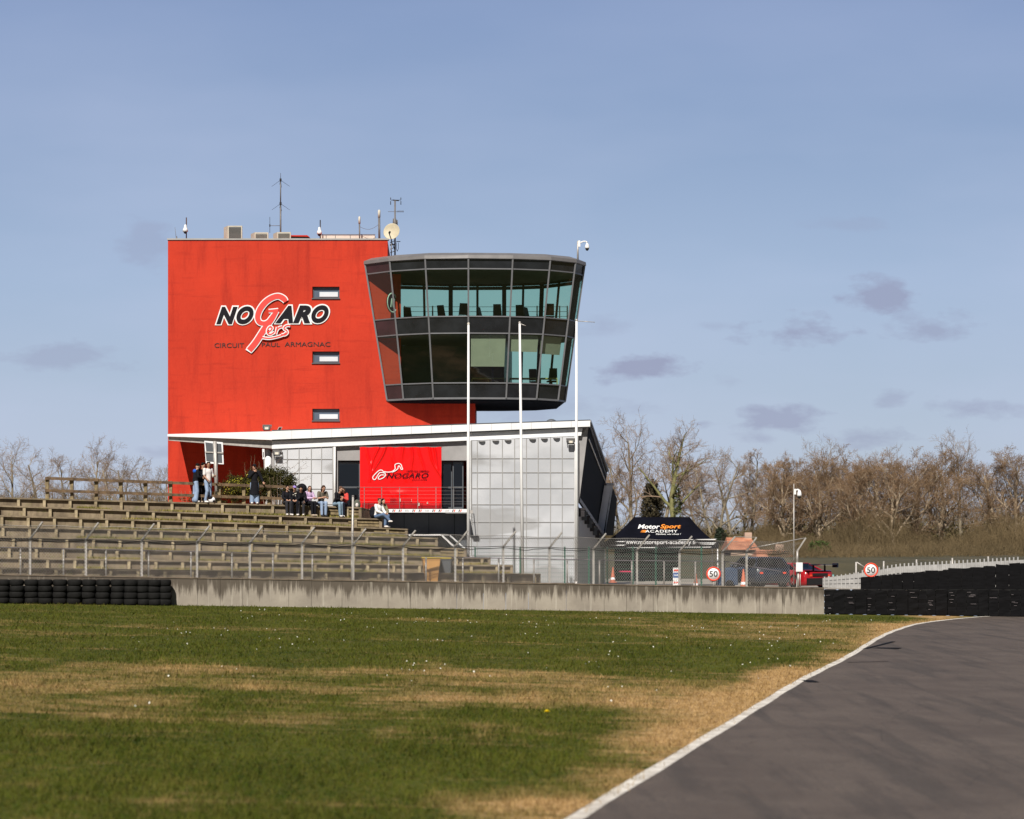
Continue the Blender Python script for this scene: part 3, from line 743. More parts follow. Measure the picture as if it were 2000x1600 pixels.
for i in range(8, NF):
    mu.beam(pod(i, LV[0]-.3, -.02), pod(i, LV[-1], -.02), .22, .14, up=(0, 1, .2))
for i in (7, 8, 9, 10, 11):
    m_ = [(pod(i, z).lerp(pod(i+1, z), .5)) for z in (LV[1], LV[4])]; mu.beam(m_[0], m_[1], .12, .1, up=(0, 1, .2))
    for z in (LV[1]-.1, LV[2]): mu.beam(pod(i, z), pod(i+1, z), .12, .16)
mu.build('rear_frames', M['darkmetal'], room)
for (a, c) in ((1, 2), (3, 4)):
    for i in range(NF-1):
        if a == 3 and i in (10, 11): continue                        # solid rear wall behind the lower left rooms
        g = MB(); g.add([pod(i, LV[c], -.01), pod(i+1, LV[c], -.01), pod(i+1, LV[a], -.01), pod(i, LV[a], -.01)], [(0,1,2,3)])
        g.build('window_pane', M['glass'] if i < 7 else M['glass'], room)
b = MB(); b.add([pod(10, 10.2, -.05), pod(12, 10.2, -.05), pod(12, 12.75, -.05), pod(10, 12.75, -.05)], [(0,1,2,3)])
x0, x1 = X(985, 101), X(1000, 104.5); b.add([(x0, 100.2, 10.2), (x1, 105, 10.2), (x1, 105, 12.75), (x0, 100.2, 12.75)], [(0,1,2,3)])
b.build('partition', M['slate'], room)
b = MB()
for i, zlow in ((3, 11.22), (4, 11.95), (5, 11.88)):
    p, q = pod(i, 12.74, -.14), pod(i+1, 12.74, -.14); p2, q2 = pod(i, zlow, -.14), pod(i+1, zlow, -.14)
    s_ = .05; b.add([p2.lerp(q2, s_), p2.lerp(q2, 1-s_), p.lerp(q, 1-s_), p.lerp(q, s_)], [(0,1,2,3)])
b.build('roller_blinds', M['blind'], room)
# round emblem at the tower corner, seen edge-on
em = MB(); Mx = Matrix.Rotation(R(62), 3, 'Z')@Matrix.Rotation(R(90), 3, 'X'); ce = P(765, 592, 100.55)
em.lathe(ce, [(0, 0), (.50, 0), (.50, .04), (0, .04)], 28, 0, Mx)
e2 = MB(); e2.lathe(ce, [(.42, .045), (.50, .045), (.50, .06), (.42, .06), (.42, .045)], 28, 0, Mx)
ux = Mx@Vector((1, 0, 0)); uz = Mx@Vector((0, 1, 0)); nn_ = Mx@Vector((0, 0, 1))
text_on(e2, 'N', ce+nn_*.06-ux*.2-uz*.22, ux, uz, .4, .44, .03, .3, 1, .02)
e = em.build('emblem', M['logoblack'], tw); e2.build('emblem_ring', M['white'], e)

# ---- furniture seen in the control room
def chair_proto():
    r = thing('office_chair', (0, 0, 0), 'x', 'chair', 'chairs in the glass control room')
    b = MB(); b.bb(-.24, .24, -.24, .24, .46, .53); b.build('seat', M['black'], r, bevel=.02)
    b = MB(); b.prism([(-.22, .22, .55), (.22, .22, .55), (.19, .36, 1.12), (-.19, .36, 1.12)], (0, .05, 0)); b.build('backrest', M['black'], r)
    b = MB(); b.tube((0, 0, .08), (0, 0, .46), .03)
    for i in range(5): a = 2*math.pi*i/5; b.tube((0, 0, .1), (.28*math.cos(a), .28*math.sin(a), .04), .022, .016, 5)
    b.build('base', M['darkmetal'], r); return r
cp = chair_proto(); first = True
ch = [(800,103.2,.4,'black office chair by the left end of the upper glass room'),(868,103,2.6,'black office chair in the second upper window from the left'),(902,102.2,3.4,'tilted black office chair beside the central mullion, upper storey'),
      (948,103.4,1.2,'black office chair seen edge-on just right of the central mullion'),(973,102.6,3.0,'upright black office chair in the fourth upper window'),
      (1018,102.9,2.9,'broad black office chair behind the right-hand flagpole gap, upper storey'),(1038,103.4,1.0,'curved-back office chair in the fifth upper window'),(1072,102.4,3.3,'low office chair at the right end of the upper glass room')]
for px, Y, rz, lab in ch:
    o = cp if first else copy_tree(cp); first = False; place(o, (X(px, Y), Y, 13.46), rz, lab)
for px, Y, lab, rz in ((1045, 102.4, 'black office chair on the lower storey near the pale window', 2.8), (1078, 102, 'black monitor-backed chair in the lower right corner window', 3.3)):
    o = copy_tree(cp); place(o, (X(px, Y), Y, 10.21), rz, lab)
ds = thing('low_cabinet', (X(950, 101.6), 101.6, 10.2), 'row of low tan open cabinets in the lower glass room', 'cabinet')
for (a, c) in ((922, 985), (995, 1047), (1056, 1088)):
    x0, x1 = X(a, 101.6), X(c, 101.6); f = MB(); n = max(1, int((x1-x0)/.8))
    f.bb(x0, x1, 101.3, 101.9, 10.78, 10.83); f.bb(x0, x1, 101.3, 101.9, 10.25, 10.29)
    for i in range(n+1): f.bb(x0+(x1-x0)*i/n-.02, x0+(x1-x0)*i/n+.02, 101.31, 101.89, 10.291, 10.779)
    f.build('cabinet_frame', M['tan'], ds)
# balcony rail behind the control room
rb = MB()
for zz in (13.9, 14.2, 14.5, 14.75, 15.0):
    rb.tube((X(790, 107), 107, zz), (X(1108, 107), 107, zz), .012, n=4)
br = thing('rear_balcony_rail', (X(950, 107), 107, 13.3), 'thin cable balcony rail behind the upper glass room', 'railing')
rb.build('cable', M['darkmetal'], br)
for px in (845, 912, 987, 1049, 1093, 1108, 790):
    q = MB(); q.bb(X(px, 107)-.035, X(px, 107)+.035, 106.97, 107.03, 13.3, 15.05); q.build('post', M['darkmetal'], br)
q = MB(); q.bb(X(785, 107), X(1110, 107), 105.6, 107.1, 13.15, 13.3); q.build('deck', M['slate'], br)

# ---- roof equipment
ZR = zt
def roofthing(name, px, Y, label, cat, group=None): return thing(name, (X(px, Y), Y, ZR), label, cat, group)
def aircon(px0, px1, py, Y, label, mslat, pale=True):
    o = roofthing('air_conditioner', (px0+px1)/2, Y, label, 'air conditioner', 'air conditioning units on the red roof')
    x0, x1 = X(px0, Y), X(px1, Y); z0, z1 = ZR+.05, Z(py, Y)
    b = MB(); side = (x1-x0)*.28
    b.prism([(x0+side, Y, z0), (x1, Y, z0), (x1, Y+.1, z0), (x0+side*.0, Y+.55, z0)], (0, 0, z1-z0)); b.build('casing', M['cream'], o)
    g = MB(); gx0, gx1 = x0+side+.05, x1-.06
    g.bb(gx0, gx1, Y-.012, Y-.002, z0+.04, z1-.06); lo = g.build('grille', mslat, o)
    n = int((z1-z0-.1)/.055); s = MB()
    for i in range(n): z = z0+.06+i*.055; s.bb(gx0, gx1, Y-.035, Y-.014, z, z+.018)
    s.build('louvre', M['louvre'], lo)
aircon(434, 473, 441, 101.6, 'tall cream air conditioner with dark grille, highest on the roof', M['slate'])
aircon(487, 524, 454, 101.7, 'low cream air conditioner in the middle of the three', M['louvre'])
aircon(531, 568, 453.5, 101.5, 'low cream air conditioner below the tallest mast', M['louvre'])
def mast_camera(px, pyt, Y, label, mrod):
    o = roofthing('dome_camera', px, Y, label, 'security camera', 'cameras on rods on the roof')
    x = X(px, Y); zt_ = Z(pyt, Y)
    b = MB(); b.tube((x, Y, ZR), (x, Y, zt_), .028); b.build('rod', mrod, o)
    zc = zt_-.72; b = MB(); b.lathe((x-.03, Y-.12, zc), [(0, .36), (.05, .34), (.07, .22), (.12, .12), (.13, 0), (.0, 0)], 12); b.build('housing', M['white'], o)
    b = MB(); b.ell((x-.03, Y-.12, zc-.01), (.09, .09, .10), 10, 6); b.build('lens_dome', M['darkmetal'], o)
mast_camera(364, 425, 101.5, 'white dome camera on a rust-coloured rod near the left roof corner', M['rust'])
mast_camera(625.5, 430, 102, 'small dome camera on a dark rod right of the roof middle', M['darkmetal'])
o = roofthing('whip_antenna', 343, 101.3, 'thin leaning whip antenna at the far left roof corner', 'antenna')
b = MB(); b.tube((X(345, 101.3), 101.3, ZR), (X(341.5, 101.3), 101.3, Z(444, 101.3)), .014, .008, 5); b.build('whip', M['steeld'], o)
b = MB(); b.lathe((X(345, 101.3), 101.3, ZR+.05), [(.07, 0), (.07, .05), (.03, .08), (.03, .2)], 8); b.build('mount', M['steeld'], o)
o = roofthing('antenna_mast', 548, 103, 'tallest antenna mast with two tiers of drooping radials', 'antenna mast')
x = X(548, 103); Y = 103; zz = [ZR, Z(398, Y), Z(352, Y), Z(338, Y)]
b = MB(); b.tube((x, Y, ZR), (x, Y, zz[1]), .045, .04); b.tube((x, Y, zz[1]), (x, Y, zz[2]), .032, .028); b.build('mast', M['steeld'], o)
b = MB(); b.tube((x, Y, zz[2]), (x, Y, zz[3]), .014, .01, 5); b.lathe((x, Y, zz[2]-.06), [(.05, 0), (.05, .14)], 8); b.lathe((x, Y, zz[1]-.05), [(.055, 0), (.055, .12)], 8); b.build('whip', M['darkmetal'], o)
for z0 in (zz[2], zz[1]):
    for a in (.2, math.pi-.2, math.pi*1.5, math.pi*.5):
        q = MB(); q.tube((x, Y, z0), (x+.46*math.cos(a), Y+.46*math.sin(a), z0-.30), .009, .007, 4); q.build('radial', M['darkmetal'], o)
q = MB(); q.tube((X(527, Y), Y, Z(441, Y)), (x, Y, Z(441, Y)), .014, n=5); q.build('side_arm', M['steeld'], o)
q = MB(); q.tube((X(527, Y), Y, Z(455, Y)), (X(527, Y), Y, Z(424, Y)), .012, n=5); q.lathe((X(527, Y), Y, Z(443, Y)), [(.03, 0), (.03, .12)], 6); q.build('side_antenna', M['darkmetal'], o)
o = roofthing('red_roof_hatch', 585, 103, 'low red and black hatch right of the air conditioners', 'roof hatch')
b = MB(); b.prism([P(568, 466, 102.6), P(602, 466, 102.6), P(602, 463, 102.6), P(568, 462, 102.6)], (0, .8, 0)); b.build('frame', M['black'], o)
b = MB(); b.prism([P(568, 461.8, 102.55), P(604, 462.5, 102.55), P(600, 459.4, 102.55), P(568, 459.4, 102.55)], (0, .9, 0)); b.build('lid', M['red'], o)
o = roofthing('rooftop_duct', 690, 102.5, 'long low pale duct along the right part of the roof', 'duct')
Y = 102.4; b = MB(); b.bb(X(626, Y), X(732, Y), Y, Y+.5, ZR+.05, Z(459.5, Y)); b.build('casing', M['offwhite'], o)
b = MB(); b.bb(X(624, Y), X(733, Y), Y-.03, Y+.02, Z(459, Y), Z(457.8, Y)); b.build('top_rail', M['steeld'], o)
for px in (637, 655, 684, 707):
    q = MB(); q.bb(X(px, Y)-.012, X(px, Y)+.012, Y-.02, Y-.002, ZR+.06, Z(460, Y)); q.build('bracket', M['steeld'], o)
for px, pyt, pyb, Y, lab, r_ in ((702, 423, 437, 102, 'shorter white stick antenna on a thin pole', .055), (740.5, 410, 425, 102.1, 'taller white stick antenna on a thick grey pole, left of the dish', .065)):
    o = roofthing('panel_antenna', px, Y, lab, 'antenna', 'white stick antennas')
    b = MB(); b.tube((X(px+.5, Y), Y, ZR), (X(px, Y), Y, Z(pyb, Y)), .035 if r_ < .06 else .055); b.build('pole', M['steeld'], o)
    b = MB(); b.lathe((X(px, Y), Y, Z(pyb, Y)), [(0, 0), (r_, 0), (r_, Z(pyt, Y)-Z(pyb, Y)-.04), (r_*.5, Z(pyt, Y)-Z(pyb, Y)), (0, Z(pyt, Y)-Z(pyb, Y))], 12); b.build('radome', M['offwhite'], o)
Y = 102; b = MB(); b.path([P(px, py, Y) for px, py in catmull([(703, 443), (712, 447), (722, 448), (732, 444), (740, 438)], 3)], .008, 4)
tag(b.build('sagging_cable', M['steeld'], base=P(703, 443, Y)), 'thin cable sagging between the two white stick antennas', 'cable')
o = thing('dish_mast', (X(769, 101.6), 101.6, 16.6), 'satellite dish on a lattice bracket with aerials above, right of the red roof', 'satellite dish')
Y = 101.9; x = X(771.5, Y)
b = MB(); b.tube((x, Y, 16.5), (x, Y, Z(392, Y)), .04); b.tube((X(765, Y), Y-.3, 16.5), (X(765, Y), Y-.3, Z(470, Y)), .025)
for py in (494, 487, 480, 474): b.tube(P(762, py, Y), P(772, py-4, Y), .018, n=5)
b.tube(P(762, 478, Y), P(771, 478, Y), .03); b.tube(P(772, 492, Y), P(766, 474, Y), .02, n=5); b.build('mast', M['steeld'], o)
Md = Matrix.Rotation(R(-14), 3, 'Z')@Matrix.Rotation(R(78), 3, 'X')
b = MB(); b.lathe(P(765.5, 453, Y-.35), [(0, -.02), (.15, -.012), (.30, .02), (.41, .06), (.42, .075), (.40, .07), (.29, .035), (.15, .01), (0, 0)], 28, 0, Md); b.build('dish', mat('dish_cream', (.50, .45, .33), .6, .12, 5), o)
b = MB(); b.tube(P(765, 470, Y-.5), P(760, 456, Y-.95), .025); b.tube(P(760, 456, Y-.95), P(762, 452, Y-.95), .05); b.build('feed_arm', M['black'], o)
b = MB(); b.tube(P(763, 391, Y), P(783, 391, Y), .014, n=5)
for px in (763, 783):
    b.tube(P(px, 386, Y), P(px, 390, Y), .02, n=5); b.tube(P(px, 393, Y), P(px, 400, Y), .02, n=5)
b.tube(P(767, 391, Y), P(779, 392, Y), .03, n=5); b.build('dipole_aerial', M['darkmetal'], o)
b = MB(); b.tube(P(758, 413.5, Y), P(789, 413.5, Y), .010, n=4)
for k in range(8): b.tube(P(776+k*1.7, 411, Y-.1), P(776+k*1.7, 415, Y+.1), .006, n=4)
b.build('comb_aerial', M['steeld'], o)
b = MB(); b.lathe(P(771.5, 438, Y), [(.10, 0), (.12, .1), (.05, .28)], 8); b.tube(P(768, 427, Y), P(768, 436, Y), .02); b.tube(P(776, 430, Y), P(776, 440, Y), .02)
b.build('clamp', M['steeld'], o)
b = MB(); b.tube(P(774, 472, Y), P(782, 472, Y), .02, n=5); b.path([P(px, py, Y) for px, py in [(774, 474), (774, 486), (776, 491), (778, 486), (778, 474)]], .012, 4); b.build('cable_loop', M['darkmetal'], o)

# ------------------------------------------------------------------ low building beside the tower
YF = 98.0
lb = thing('pit_building', P(900, 1135, YF), 'low grey building with white rising roof edge and pale panel walls below the glass room', 'building')
def quad_prism(b, pts, Y, t, mi=0):
    """screen-like outline given as metre points on the facade plane, extruded backwards by t"""
    v = [P(px, py, Y) for px, py in pts]; b.prism(v, (0, t, 0), mi)
# roof: two stepped white bands, segmented
b = MB()
def ftop(px): return 842+(821.5-842)*(px-531)/(1152-531)
def fmid(px): return 860+(835-860)*(px-531)/(1137-531)
def fbot(px): return 877+(851-877)*(px-531)/(1135-531)
seg = [531+i*39 for i in range(16)]+[1153]
for i in range(len(seg)-1):
    a, c = seg[i], seg[i+1]-.35
    quad_prism(b, [(a, fmid(a)-1.2), (c, fmid(c)-1.2), (c, ftop(c)), (a, ftop(a))], YF-.45, .43)
fa = b.build('fascia_panel', M['fascia'], lb)
b = MB(); quad_prism(b, [(531, ftop(531)-.8), (1153, ftop(1153)-.8), (1153, ftop(1153)-1.9), (531, ftop(531)-1.9)], YF-.47, .5)
quad_prism(b, [(531, fmid(531)+1), (1140, fmid(1140)+1), (1140, fmid(1140)-1), (531, fmid(531)-1)], YF-.40, .36); b.build('gutter_edge', M['slate'], fa)
b = MB(); quad_prism(b, [(531, fbot(531)), (1135, fbot(1135)), (1138, fmid(1138)+1.2), (531, fmid(531)+1.2)], YF-.22, .21); b.build('beam', M['fascia'], lb)
# roof sheet, sloping back
b = MB(); a, c = P(531, ftop(531)-.5, YF), P(1152, ftop(1152)-.5, YF)
b.prism([a, c, Vector((X(1187, 113)-.05, 113, Z(922, 113))), Vector((X(560, 113), 113, Z(915, 113)))], (0, 0, -.12)); b.build('roof', M['coping'], lb)
o = thing('roof_vent', P(1077, 824, YF+2), 'small dark domed vent on the white roof between two flagpoles', 'roof vent')
b = MB(); b.lathe(P(1077, 827, YF+1.2), [(.18, -.2), (.18, .05), (.27, .06), (.22, .14), (.1, .2), (0, .21)], 14); b.build('cowl', M['slate'], o)
# canopy towards the tower
b = MB()
A1, A2, A3, A4 = P(531, 843, YF-.45), P(531, 859.5, YF-.45), P(327, 852.5, 97.3), P(327, 848, 97.3)
b.prism([A1, A2, A3, A4], (0, .3, 0)); 
cn = b.build('canopy_edge', M['fascia'], lb)
b = MB(); b.prism([P(531, 861, YF-.2), P(531, 876, YF-.2), P(329, 860.5, 97.45), P(329, 853.5, 97.45)], (0, .2, 0)); b.build('beam', M['steel'], cn)
b = MB(); b.prism([P(531, 842, YF), P(329, 848.5, 97.5), Vector((X(329, 97.5), 100.78, Z(848.5, 97.5))), Vector((X(560, YF), 100.78, Z(838, YF)))], (0, 0, -.12)); b.build('canopy_roof', M['coping'], lb)
b = MB(); b.tube(P(524, 1010, YF+.3), P(524, 878, YF+.3), .16, n=14); b.build('column', M['fascia'], lb)
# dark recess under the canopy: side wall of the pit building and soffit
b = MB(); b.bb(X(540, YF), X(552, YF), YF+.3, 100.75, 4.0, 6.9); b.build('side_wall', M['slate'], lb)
# front wall with openings
floorz = Z(997, YF)
ztp = lambda px: Z(fbot(px)-1, YF)
b = MB()
H = [(X(660, YF), X(912, YF), floorz-.0, Z(899.5, YF))]
v = [(X(531, YF), YF, .4), (X(1130, YF), YF, .4), (X(1130, YF), YF, ztp(1130)), (X(531, YF), YF, ztp(531))]
h = H[0]
def q4(b, x0, x1, z0, z1a, z1b, y, mi=0): b.add([(x0, y, z0), (x1, y, z0), (x1, y, z1b), (x0, y, z1a)], [(0,1,2,3)], mi)
q4(b, v[0][0], h[0], .4, ztp(531), ztp(660), YF); q4(b, h[0], h[1], h[3], ztp(660), ztp(912), YF); q4(b, h[0], h[1], .4, floorz, floorz, YF); q4(b, h[1], v[1][0], .4, ztp(912), ztp(1130), YF)
b.add([(h[0], YF, h[2]), (h[0], YF+1.2, h[2]), (h[0], YF+1.2, h[3]), (h[0], YF, h[3])], [(0,1,2,3)]); b.add([(h[1], YF, h[2]), (h[1], YF+1.2, h[2]), (h[1], YF+1.2, h[3]), (h[1], YF, h[3])], [(0,1,2,3)])
b.add([(h[0], YF, h[3]), (h[1], YF, h[3]), (h[1], YF+1.2, h[3]), (h[0], YF+1.2, h[3])], [(0,1,2,3)])
b.build('wall', M['greyren'], lb)
b = MB(); b.bb(h[0], h[1], YF+4, YF+4.1, h[2], h[3]); b.bb(h[0]-.2, h[1]+.2, YF+.05, YF+4, h[2]-.12, h[2]-.01); b.build('room', M['room'], lb)
b = MB(); b.bb(X(688, YF), X(914, YF), YF-.25, YF-.06, .5, Z(1003, YF)); 
bp = b.build('base_wall', M['slate'], lb)
b = MB()
for px in (700, 742, 790, 838, 888): b.bb(X(px, YF)-.015, X(px, YF)+.015, YF-.27, YF-.252, .6, Z(1004, YF))
b.build('panel_joint', M['black'], bp)
# glazed doors
def door(x0p, x1p, Yd, glaz=True, handle=None, leafs=1):
    x0, x1 = X(x0p, Yd), X(x1p, Yd); z0, z1 = floorz+.02, Z(901, YF)-.02; f = MB(); n = leafs
    f.bb(x0, x1, Yd, Yd+.07, z1-.10, z1); f.bb(x0, x1, Yd, Yd+.07, z0, z0+.14)
    for i in range(n+1):
        xx = x0+(x1-x0)*i/n; f.bb(max(x0, xx-.05), min(x1, xx+.05), Yd, Yd+.07, z0+.141, z1-.101)
    f.bb(x0+.051, x1-.051, Yd+.005, Yd+.065, z0+1.05, z0+1.13)
    d = f.build('door', M['slate'], lb)
    g = MB(); g.bb(x0+.051, x1-.051, Yd+.03, Yd+.04, z0+.141, z1-.101); g.build('pane', M['glassd'], d)
    if handle: q = MB(); q.bb(X(handle, Yd)-.08, X(handle, Yd)+.04, Yd-.06, Yd-.02, z0+1.05, z0+1.09); q.build('handle', M['black'], d)
door(660, 703, YF+.15, handle=700); door(704, 862, YF+.15, leafs=4); door(864, 883, YF+.5); door(884, 905, YF+.25, handle=886)
# translucent panel walls
def panelwall(name, xsp, ys, Y, top):
    x0, x1 = X(xsp[0], Y), X(xsp[-1], Y); zb_ = Z(ys[-1], Y)
    b = MB(); b.add([(x0, Y, zb_), (x1, Y, zb_), (x1, Y, Z(top(xsp[-1]), Y)), (x0, Y, Z(top(xsp[0]), Y)), (x0, Y+.12, zb_), (x1, Y+.12, zb_), (x1, Y+.12, Z(top(xsp[-1]), Y)), (x0, Y+.12, Z(top(xsp[0]), Y))],
        [(0,1,2,3),(4,5,6,7),(0,1,5,4),(1,2,6,5),(2,3,7,6),(3,0,4,7)])
    o = b.build(name, M['transl'], lb)
    f = MB()
    for px in xsp: f.bb(X(px, Y)-.018, X(px, Y)+.018, Y-.035, Y-.004, zb_, Z(top(px), Y))
    for py in ys[:-1]: f.bb(x0, x1, Y-.028, Y-.006, Z(py, Y)-.014, Z(py, Y)+.014)
    f.build('glazing_bar', M['mull'], o); return o
panelwall('panel_wall', [535, 561, 584, 608, 628, 650], [897, 924, 955, 985, 1010], YF-.15, lambda p: fbot(p)+1)
pw = panelwall('panel_wall', [921, 932, 957, 981, 1005, 1028, 1051, 1075, 1098, 1122], [895.5, 923, 954, 985.5, 1020, 1051, 1085, 1138], YF-.3, lambda p: fbot(p)+1)
b = MB(); b.bb(X(1121.5, YF), X(1128.5, YF), YF-.36, YF-.02, .5, Z(852, YF)); b.bb(X(912, YF), X(919.5, YF), YF-.36, YF-.02, .5, Z(861, YF)); b.build('corner_trim', M['fascia'], lb)
b = MB(); b.tube(P(653.5, 1000, YF-.2), P(653.5, 873, YF-.2), .055, n=10); b.build('downpipe', M['white'], lb)
b = MB()
for px in (941, 968, 992, 1040, 1063, 1087): b.lathe(P(px, fbot(px)+3.2, YF-.33), [(0, -.015), (.12, -.015), (.17, .02), (0, .03)], 10)
b.build('uplighter', M['mull'], lb)
# balcony in front of the doors
bl = thing('balcony', P(795, 1003, YF), 'long balcony with a cable rail and a white band of small flag stripes', 'balcony')
Yb = YF-1.5; x0, x1 = X(683, Yb), X(913, Yb); zs = Z(1001, Yb)
b = MB(); b.bb(x0, x1, Yb, YF-.27, zs, zs+.14); b.build('slab', M['coping'], bl)
b = MB(); b.bb(x0, x1, Yb-.02, Yb-.004, zs-.0, zs+.155); sk = b.build('striped_band', M['white'], bl)
g1, g2, g3 = MB(), MB(), MB(); x = x0+.12; i = 0; random.seed(5)
while x < x1-.2:
    if i % 3 != 2:
        for mb_, dx, w_ in ((g1, 0, .045), (g2, .075, .05)):
            mb_.prism([(x+dx, Yb-.024, zs+.03), (x+dx+w_, Yb-.024, zs+.03), (x+dx+w_+.04, Yb-.024, zs+.13), (x+dx+.04, Yb-.024, zs+.13)], (0, -.004, 0))
        x += .30
    else:
        for j in range(4): g3.bb(x+j*.055, x+j*.055+.035, Yb-.028, Yb-.024, zs+.045, zs+.045+random.uniform(.05, .075))
        x += .34
    i += 1
g1.build('dark_flag_stripe', M['navy'], sk); g2.build('red_flag_stripe', M['signred'], sk); g3.build('grey_emblem', M['mull'], sk)
rp = [711.5, 745.5, 780.5, 816, 851.5, 886]
b = MB()
for py in (952, 959, 966, 973, 980, 984.5): b.tube(P(700, py, Yb), P(912, py, Yb), .006 if py > 953 else .012, n=4)
b.build('cable', M['steeld'], bl)
for px in rp: b = MB(); b.bb(X(px, Yb)-.014, X(px, Yb)+.014, Yb-.02, Yb+.02, zs+.14, Z(951, Yb)); b.build('post', M['steeld'], bl)
b = MB(); b.bb(x1-.03, x1+.25, Yb-.1, Yb+.05, zs-.05, zs+.10); b.tube((x1+.1, Yb, zs+.1), P(913, 952, Yb), .02); b.build('end_bracket', M['steel'], bl)
# banner
Yn = YF-.75
def bpz(px, py): return P(px, py, Yn)
bn = thing('promotional_banner', P(782, 993, Yn), 'large glossy red banner with a white track outline hanging above the balcony', 'banner')
b = MB(); nxg, nzg = 260, 130; vs = []
x0, x1, z0, z1 = X(703, Yn), X(862, Yn), Z(993.5, Yn), Z(873.5, Yn)
def bdisp(s, t):                                                     # s across, t up: hanging folds below the top hem, slack lower down
    d = 0
    for (c, k, a, w) in ((.10, .04, .05, .016), (.22, -.18, .06, .014), (.30, -.28, .07, .016), (.42, -.05, .05, .02), (.52, .05, .05, .018), (.62, .05, .06, .015), (.74, .08, .05, .014), (.84, .28, .085, .014), (.89, .22, .08, .014)):
        u = (s-c-k*(1-t)*1.1-.02*math.sin(t*9+c*20))/w; d += 1.25*a*math.exp(-u*u)*max(0, t-.42)**.7*1.6
    d += .05*math.exp(-((s-.5)/.10)**2-((t-.25)/.05)**2)+.04*math.exp(-((s-.40+.3*(t-.2))/.03)**2-((t-.22)/.07)**2)
    d += .02*math.sin(s*9)*math.sin(t*5); return -d
for j in range(nzg+1):
    for i in range(nxg+1):
        s, t = i/nxg, j/nzg; e = .012*math.sin(s*40)*(t > .98)
        vs.append((x0+(x1-x0)*s, Yn+bdisp(s, t), z0+(z1-z0)*t+e))
b.add(vs, [(j*(nxg+1)+i, j*(nxg+1)+i+1, (j+1)*(nxg+1)+i+1, (j+1)*(nxg+1)+i) for j in range(nzg) for i in range(nxg)], 0, True)
bo = b.build('banner_sheet', M['banner'], bn)
b = MB(); b.bb(x0-.03, x1+.03, Yn+.03, Yn+.09, z1-.03, z1+.03); b.bb(x0-.03, x1+.03, Yn+.03, Yn+.09, z0, z0+.05)
for xx in (x0+.02, x1-.02): b.bb(xx-.03, xx+.03, Yn+.03, Yn+.09, z0+.051, z1-.031)
b.build('banner_frame', M['steeld'], bn)
def tz(zx, zy):                                                      # banner zoom coordinates -> point just proud of the sheet
    return P(690+zx/8, 850+zy/8, Yn-.055)
tr = MB()
track = [(500,595),(470,570),(440,545),(400,555),(350,600),(305,655),(315,690),(345,690),(375,640),(410,590),(450,585),(495,600),(503,630),(470,665),(410,690),(390,670),(410,640),(440,622),(490,625)]
ribbon(tr, catmull(track, 4), 13, tz, 0, .008)
ribbon(tr, catmull([(480,570),(540,578),(600,570),(640,545),(655,520),(650,480),(660,455),(710,442),(745,460),(760,500),(770,530),(750,535),(725,490),(710,480),(700,500),(695,525),(650,560),(600,580)], 4), 13, tz, 0, .008)
tr.build('track_outline', M['white'], bo)
tx = MB()
def bt(s, x0, x1, y0, y1, bold=.02, shear=.3, sp=1, mb=tx):
    p0, p1, p2 = tz(x0, y1), tz(x1, y1), tz(x0, y0); text_on(mb, s, p0, p1-p0, p2-p0, (p1-p0).length, (p2-p0).length, bold, shear, sp, .008)
bt('NOGARO', 515, 1175, 592, 668, .0, .35, 1.05); bt('CIRCUIT PAUL ARMAGNAC', 830, 1190, 548, 574, .01, .3); bt('OCCITANIE', 915, 1155, 684, 702, .005, .2)
tx.build('banner_lettering', M['navy'], bo)
pr = MB()
def rect(mb, x0, x1, y0, y1, th=.006): a, c, d, e = tz(x0, y1), tz(x1, y1), tz(x1, y0), tz(x0, y0); mb.prism([a, c, d, e], (0, th, 0))
for yy in range(985, 1140, 11):
    xa = 570 if yy < 1045 else 130; xb_ = 905 if yy < 1045 else (1370 if yy > 1080 else 1050)
    rect(pr, xa, xb_, yy, yy+5.5)
pr.build('podium_print', M['bannerd'], bo)
nm = MB(); bt('1', 718, 738, 992, 1040, .03, 0, 1, nm); bt('3', 1002, 1036, 1056, 1105, .03, 0, 1, nm); bt('4', 1145, 1170, 1042, 1075, .03, 0, 1, nm); bt('2', 905, 915, 1000, 1040, .0, 0, 1, nm)
nm.build('banner_numbers', M['offwhite'], bo)

# floodlights, solar panel and small items on the low building
def flood(px, py, Y, lab):
    o = thing('floodlight', P(px, py, Y), lab, 'floodlight', 'black floodlights on the pit building')
    c = P(px, py, Y); b = MB(); b.box(c, (.34, .12, .24), 0, 0, Matrix.Rotation(R(-18), 3, 'X')); b.build('housing', M['black'], o, bevel=.03)
    b = MB(); b.box(c+Vector((0, -.066, -.01)), (.16, .012, .11), 0, 0, Matrix.Rotation(R(-18), 3, 'X')); b.build('lens', M['cream'], o)
    b = MB(); b.tube(c+Vector((-.2, .03, .0)), c+Vector((-.2, .2, .14)), .02, n=5); b.tube(c+Vector((.2, .03, .0)), c+Vector((.2, .2, .14)), .02, n=5); b.bb(c.x-.22, c.x+.22, c.y+.15, c.y+.2, c.z+.10, c.z+.18); b.build('bracket', M['steeld'], o)
flood(541, 885.5, YF-.45, 'black floodlight left, above the bush, where canopy meets panel wall')
flood(1115, 863, YF-.6, 'black floodlight at the top right corner of the tall translucent wall')
flood(521, 836.5, YF+.4, 'small black box lamp standing on the roof edge near the solar panel')
o = thing('solar_panel', P(545, 843, YF+.5), 'small tilted solar panel on the roof edge before the red wall', 'solar panel')
b = MB(); b.prism([P(540, 843, YF+.3), P(547, 843, YF+.3), P(551.5, 834, YF+.6), P(544.5, 834, YF+.6)], (0, .03, 0)); b.build('frame', M['steel'], o)
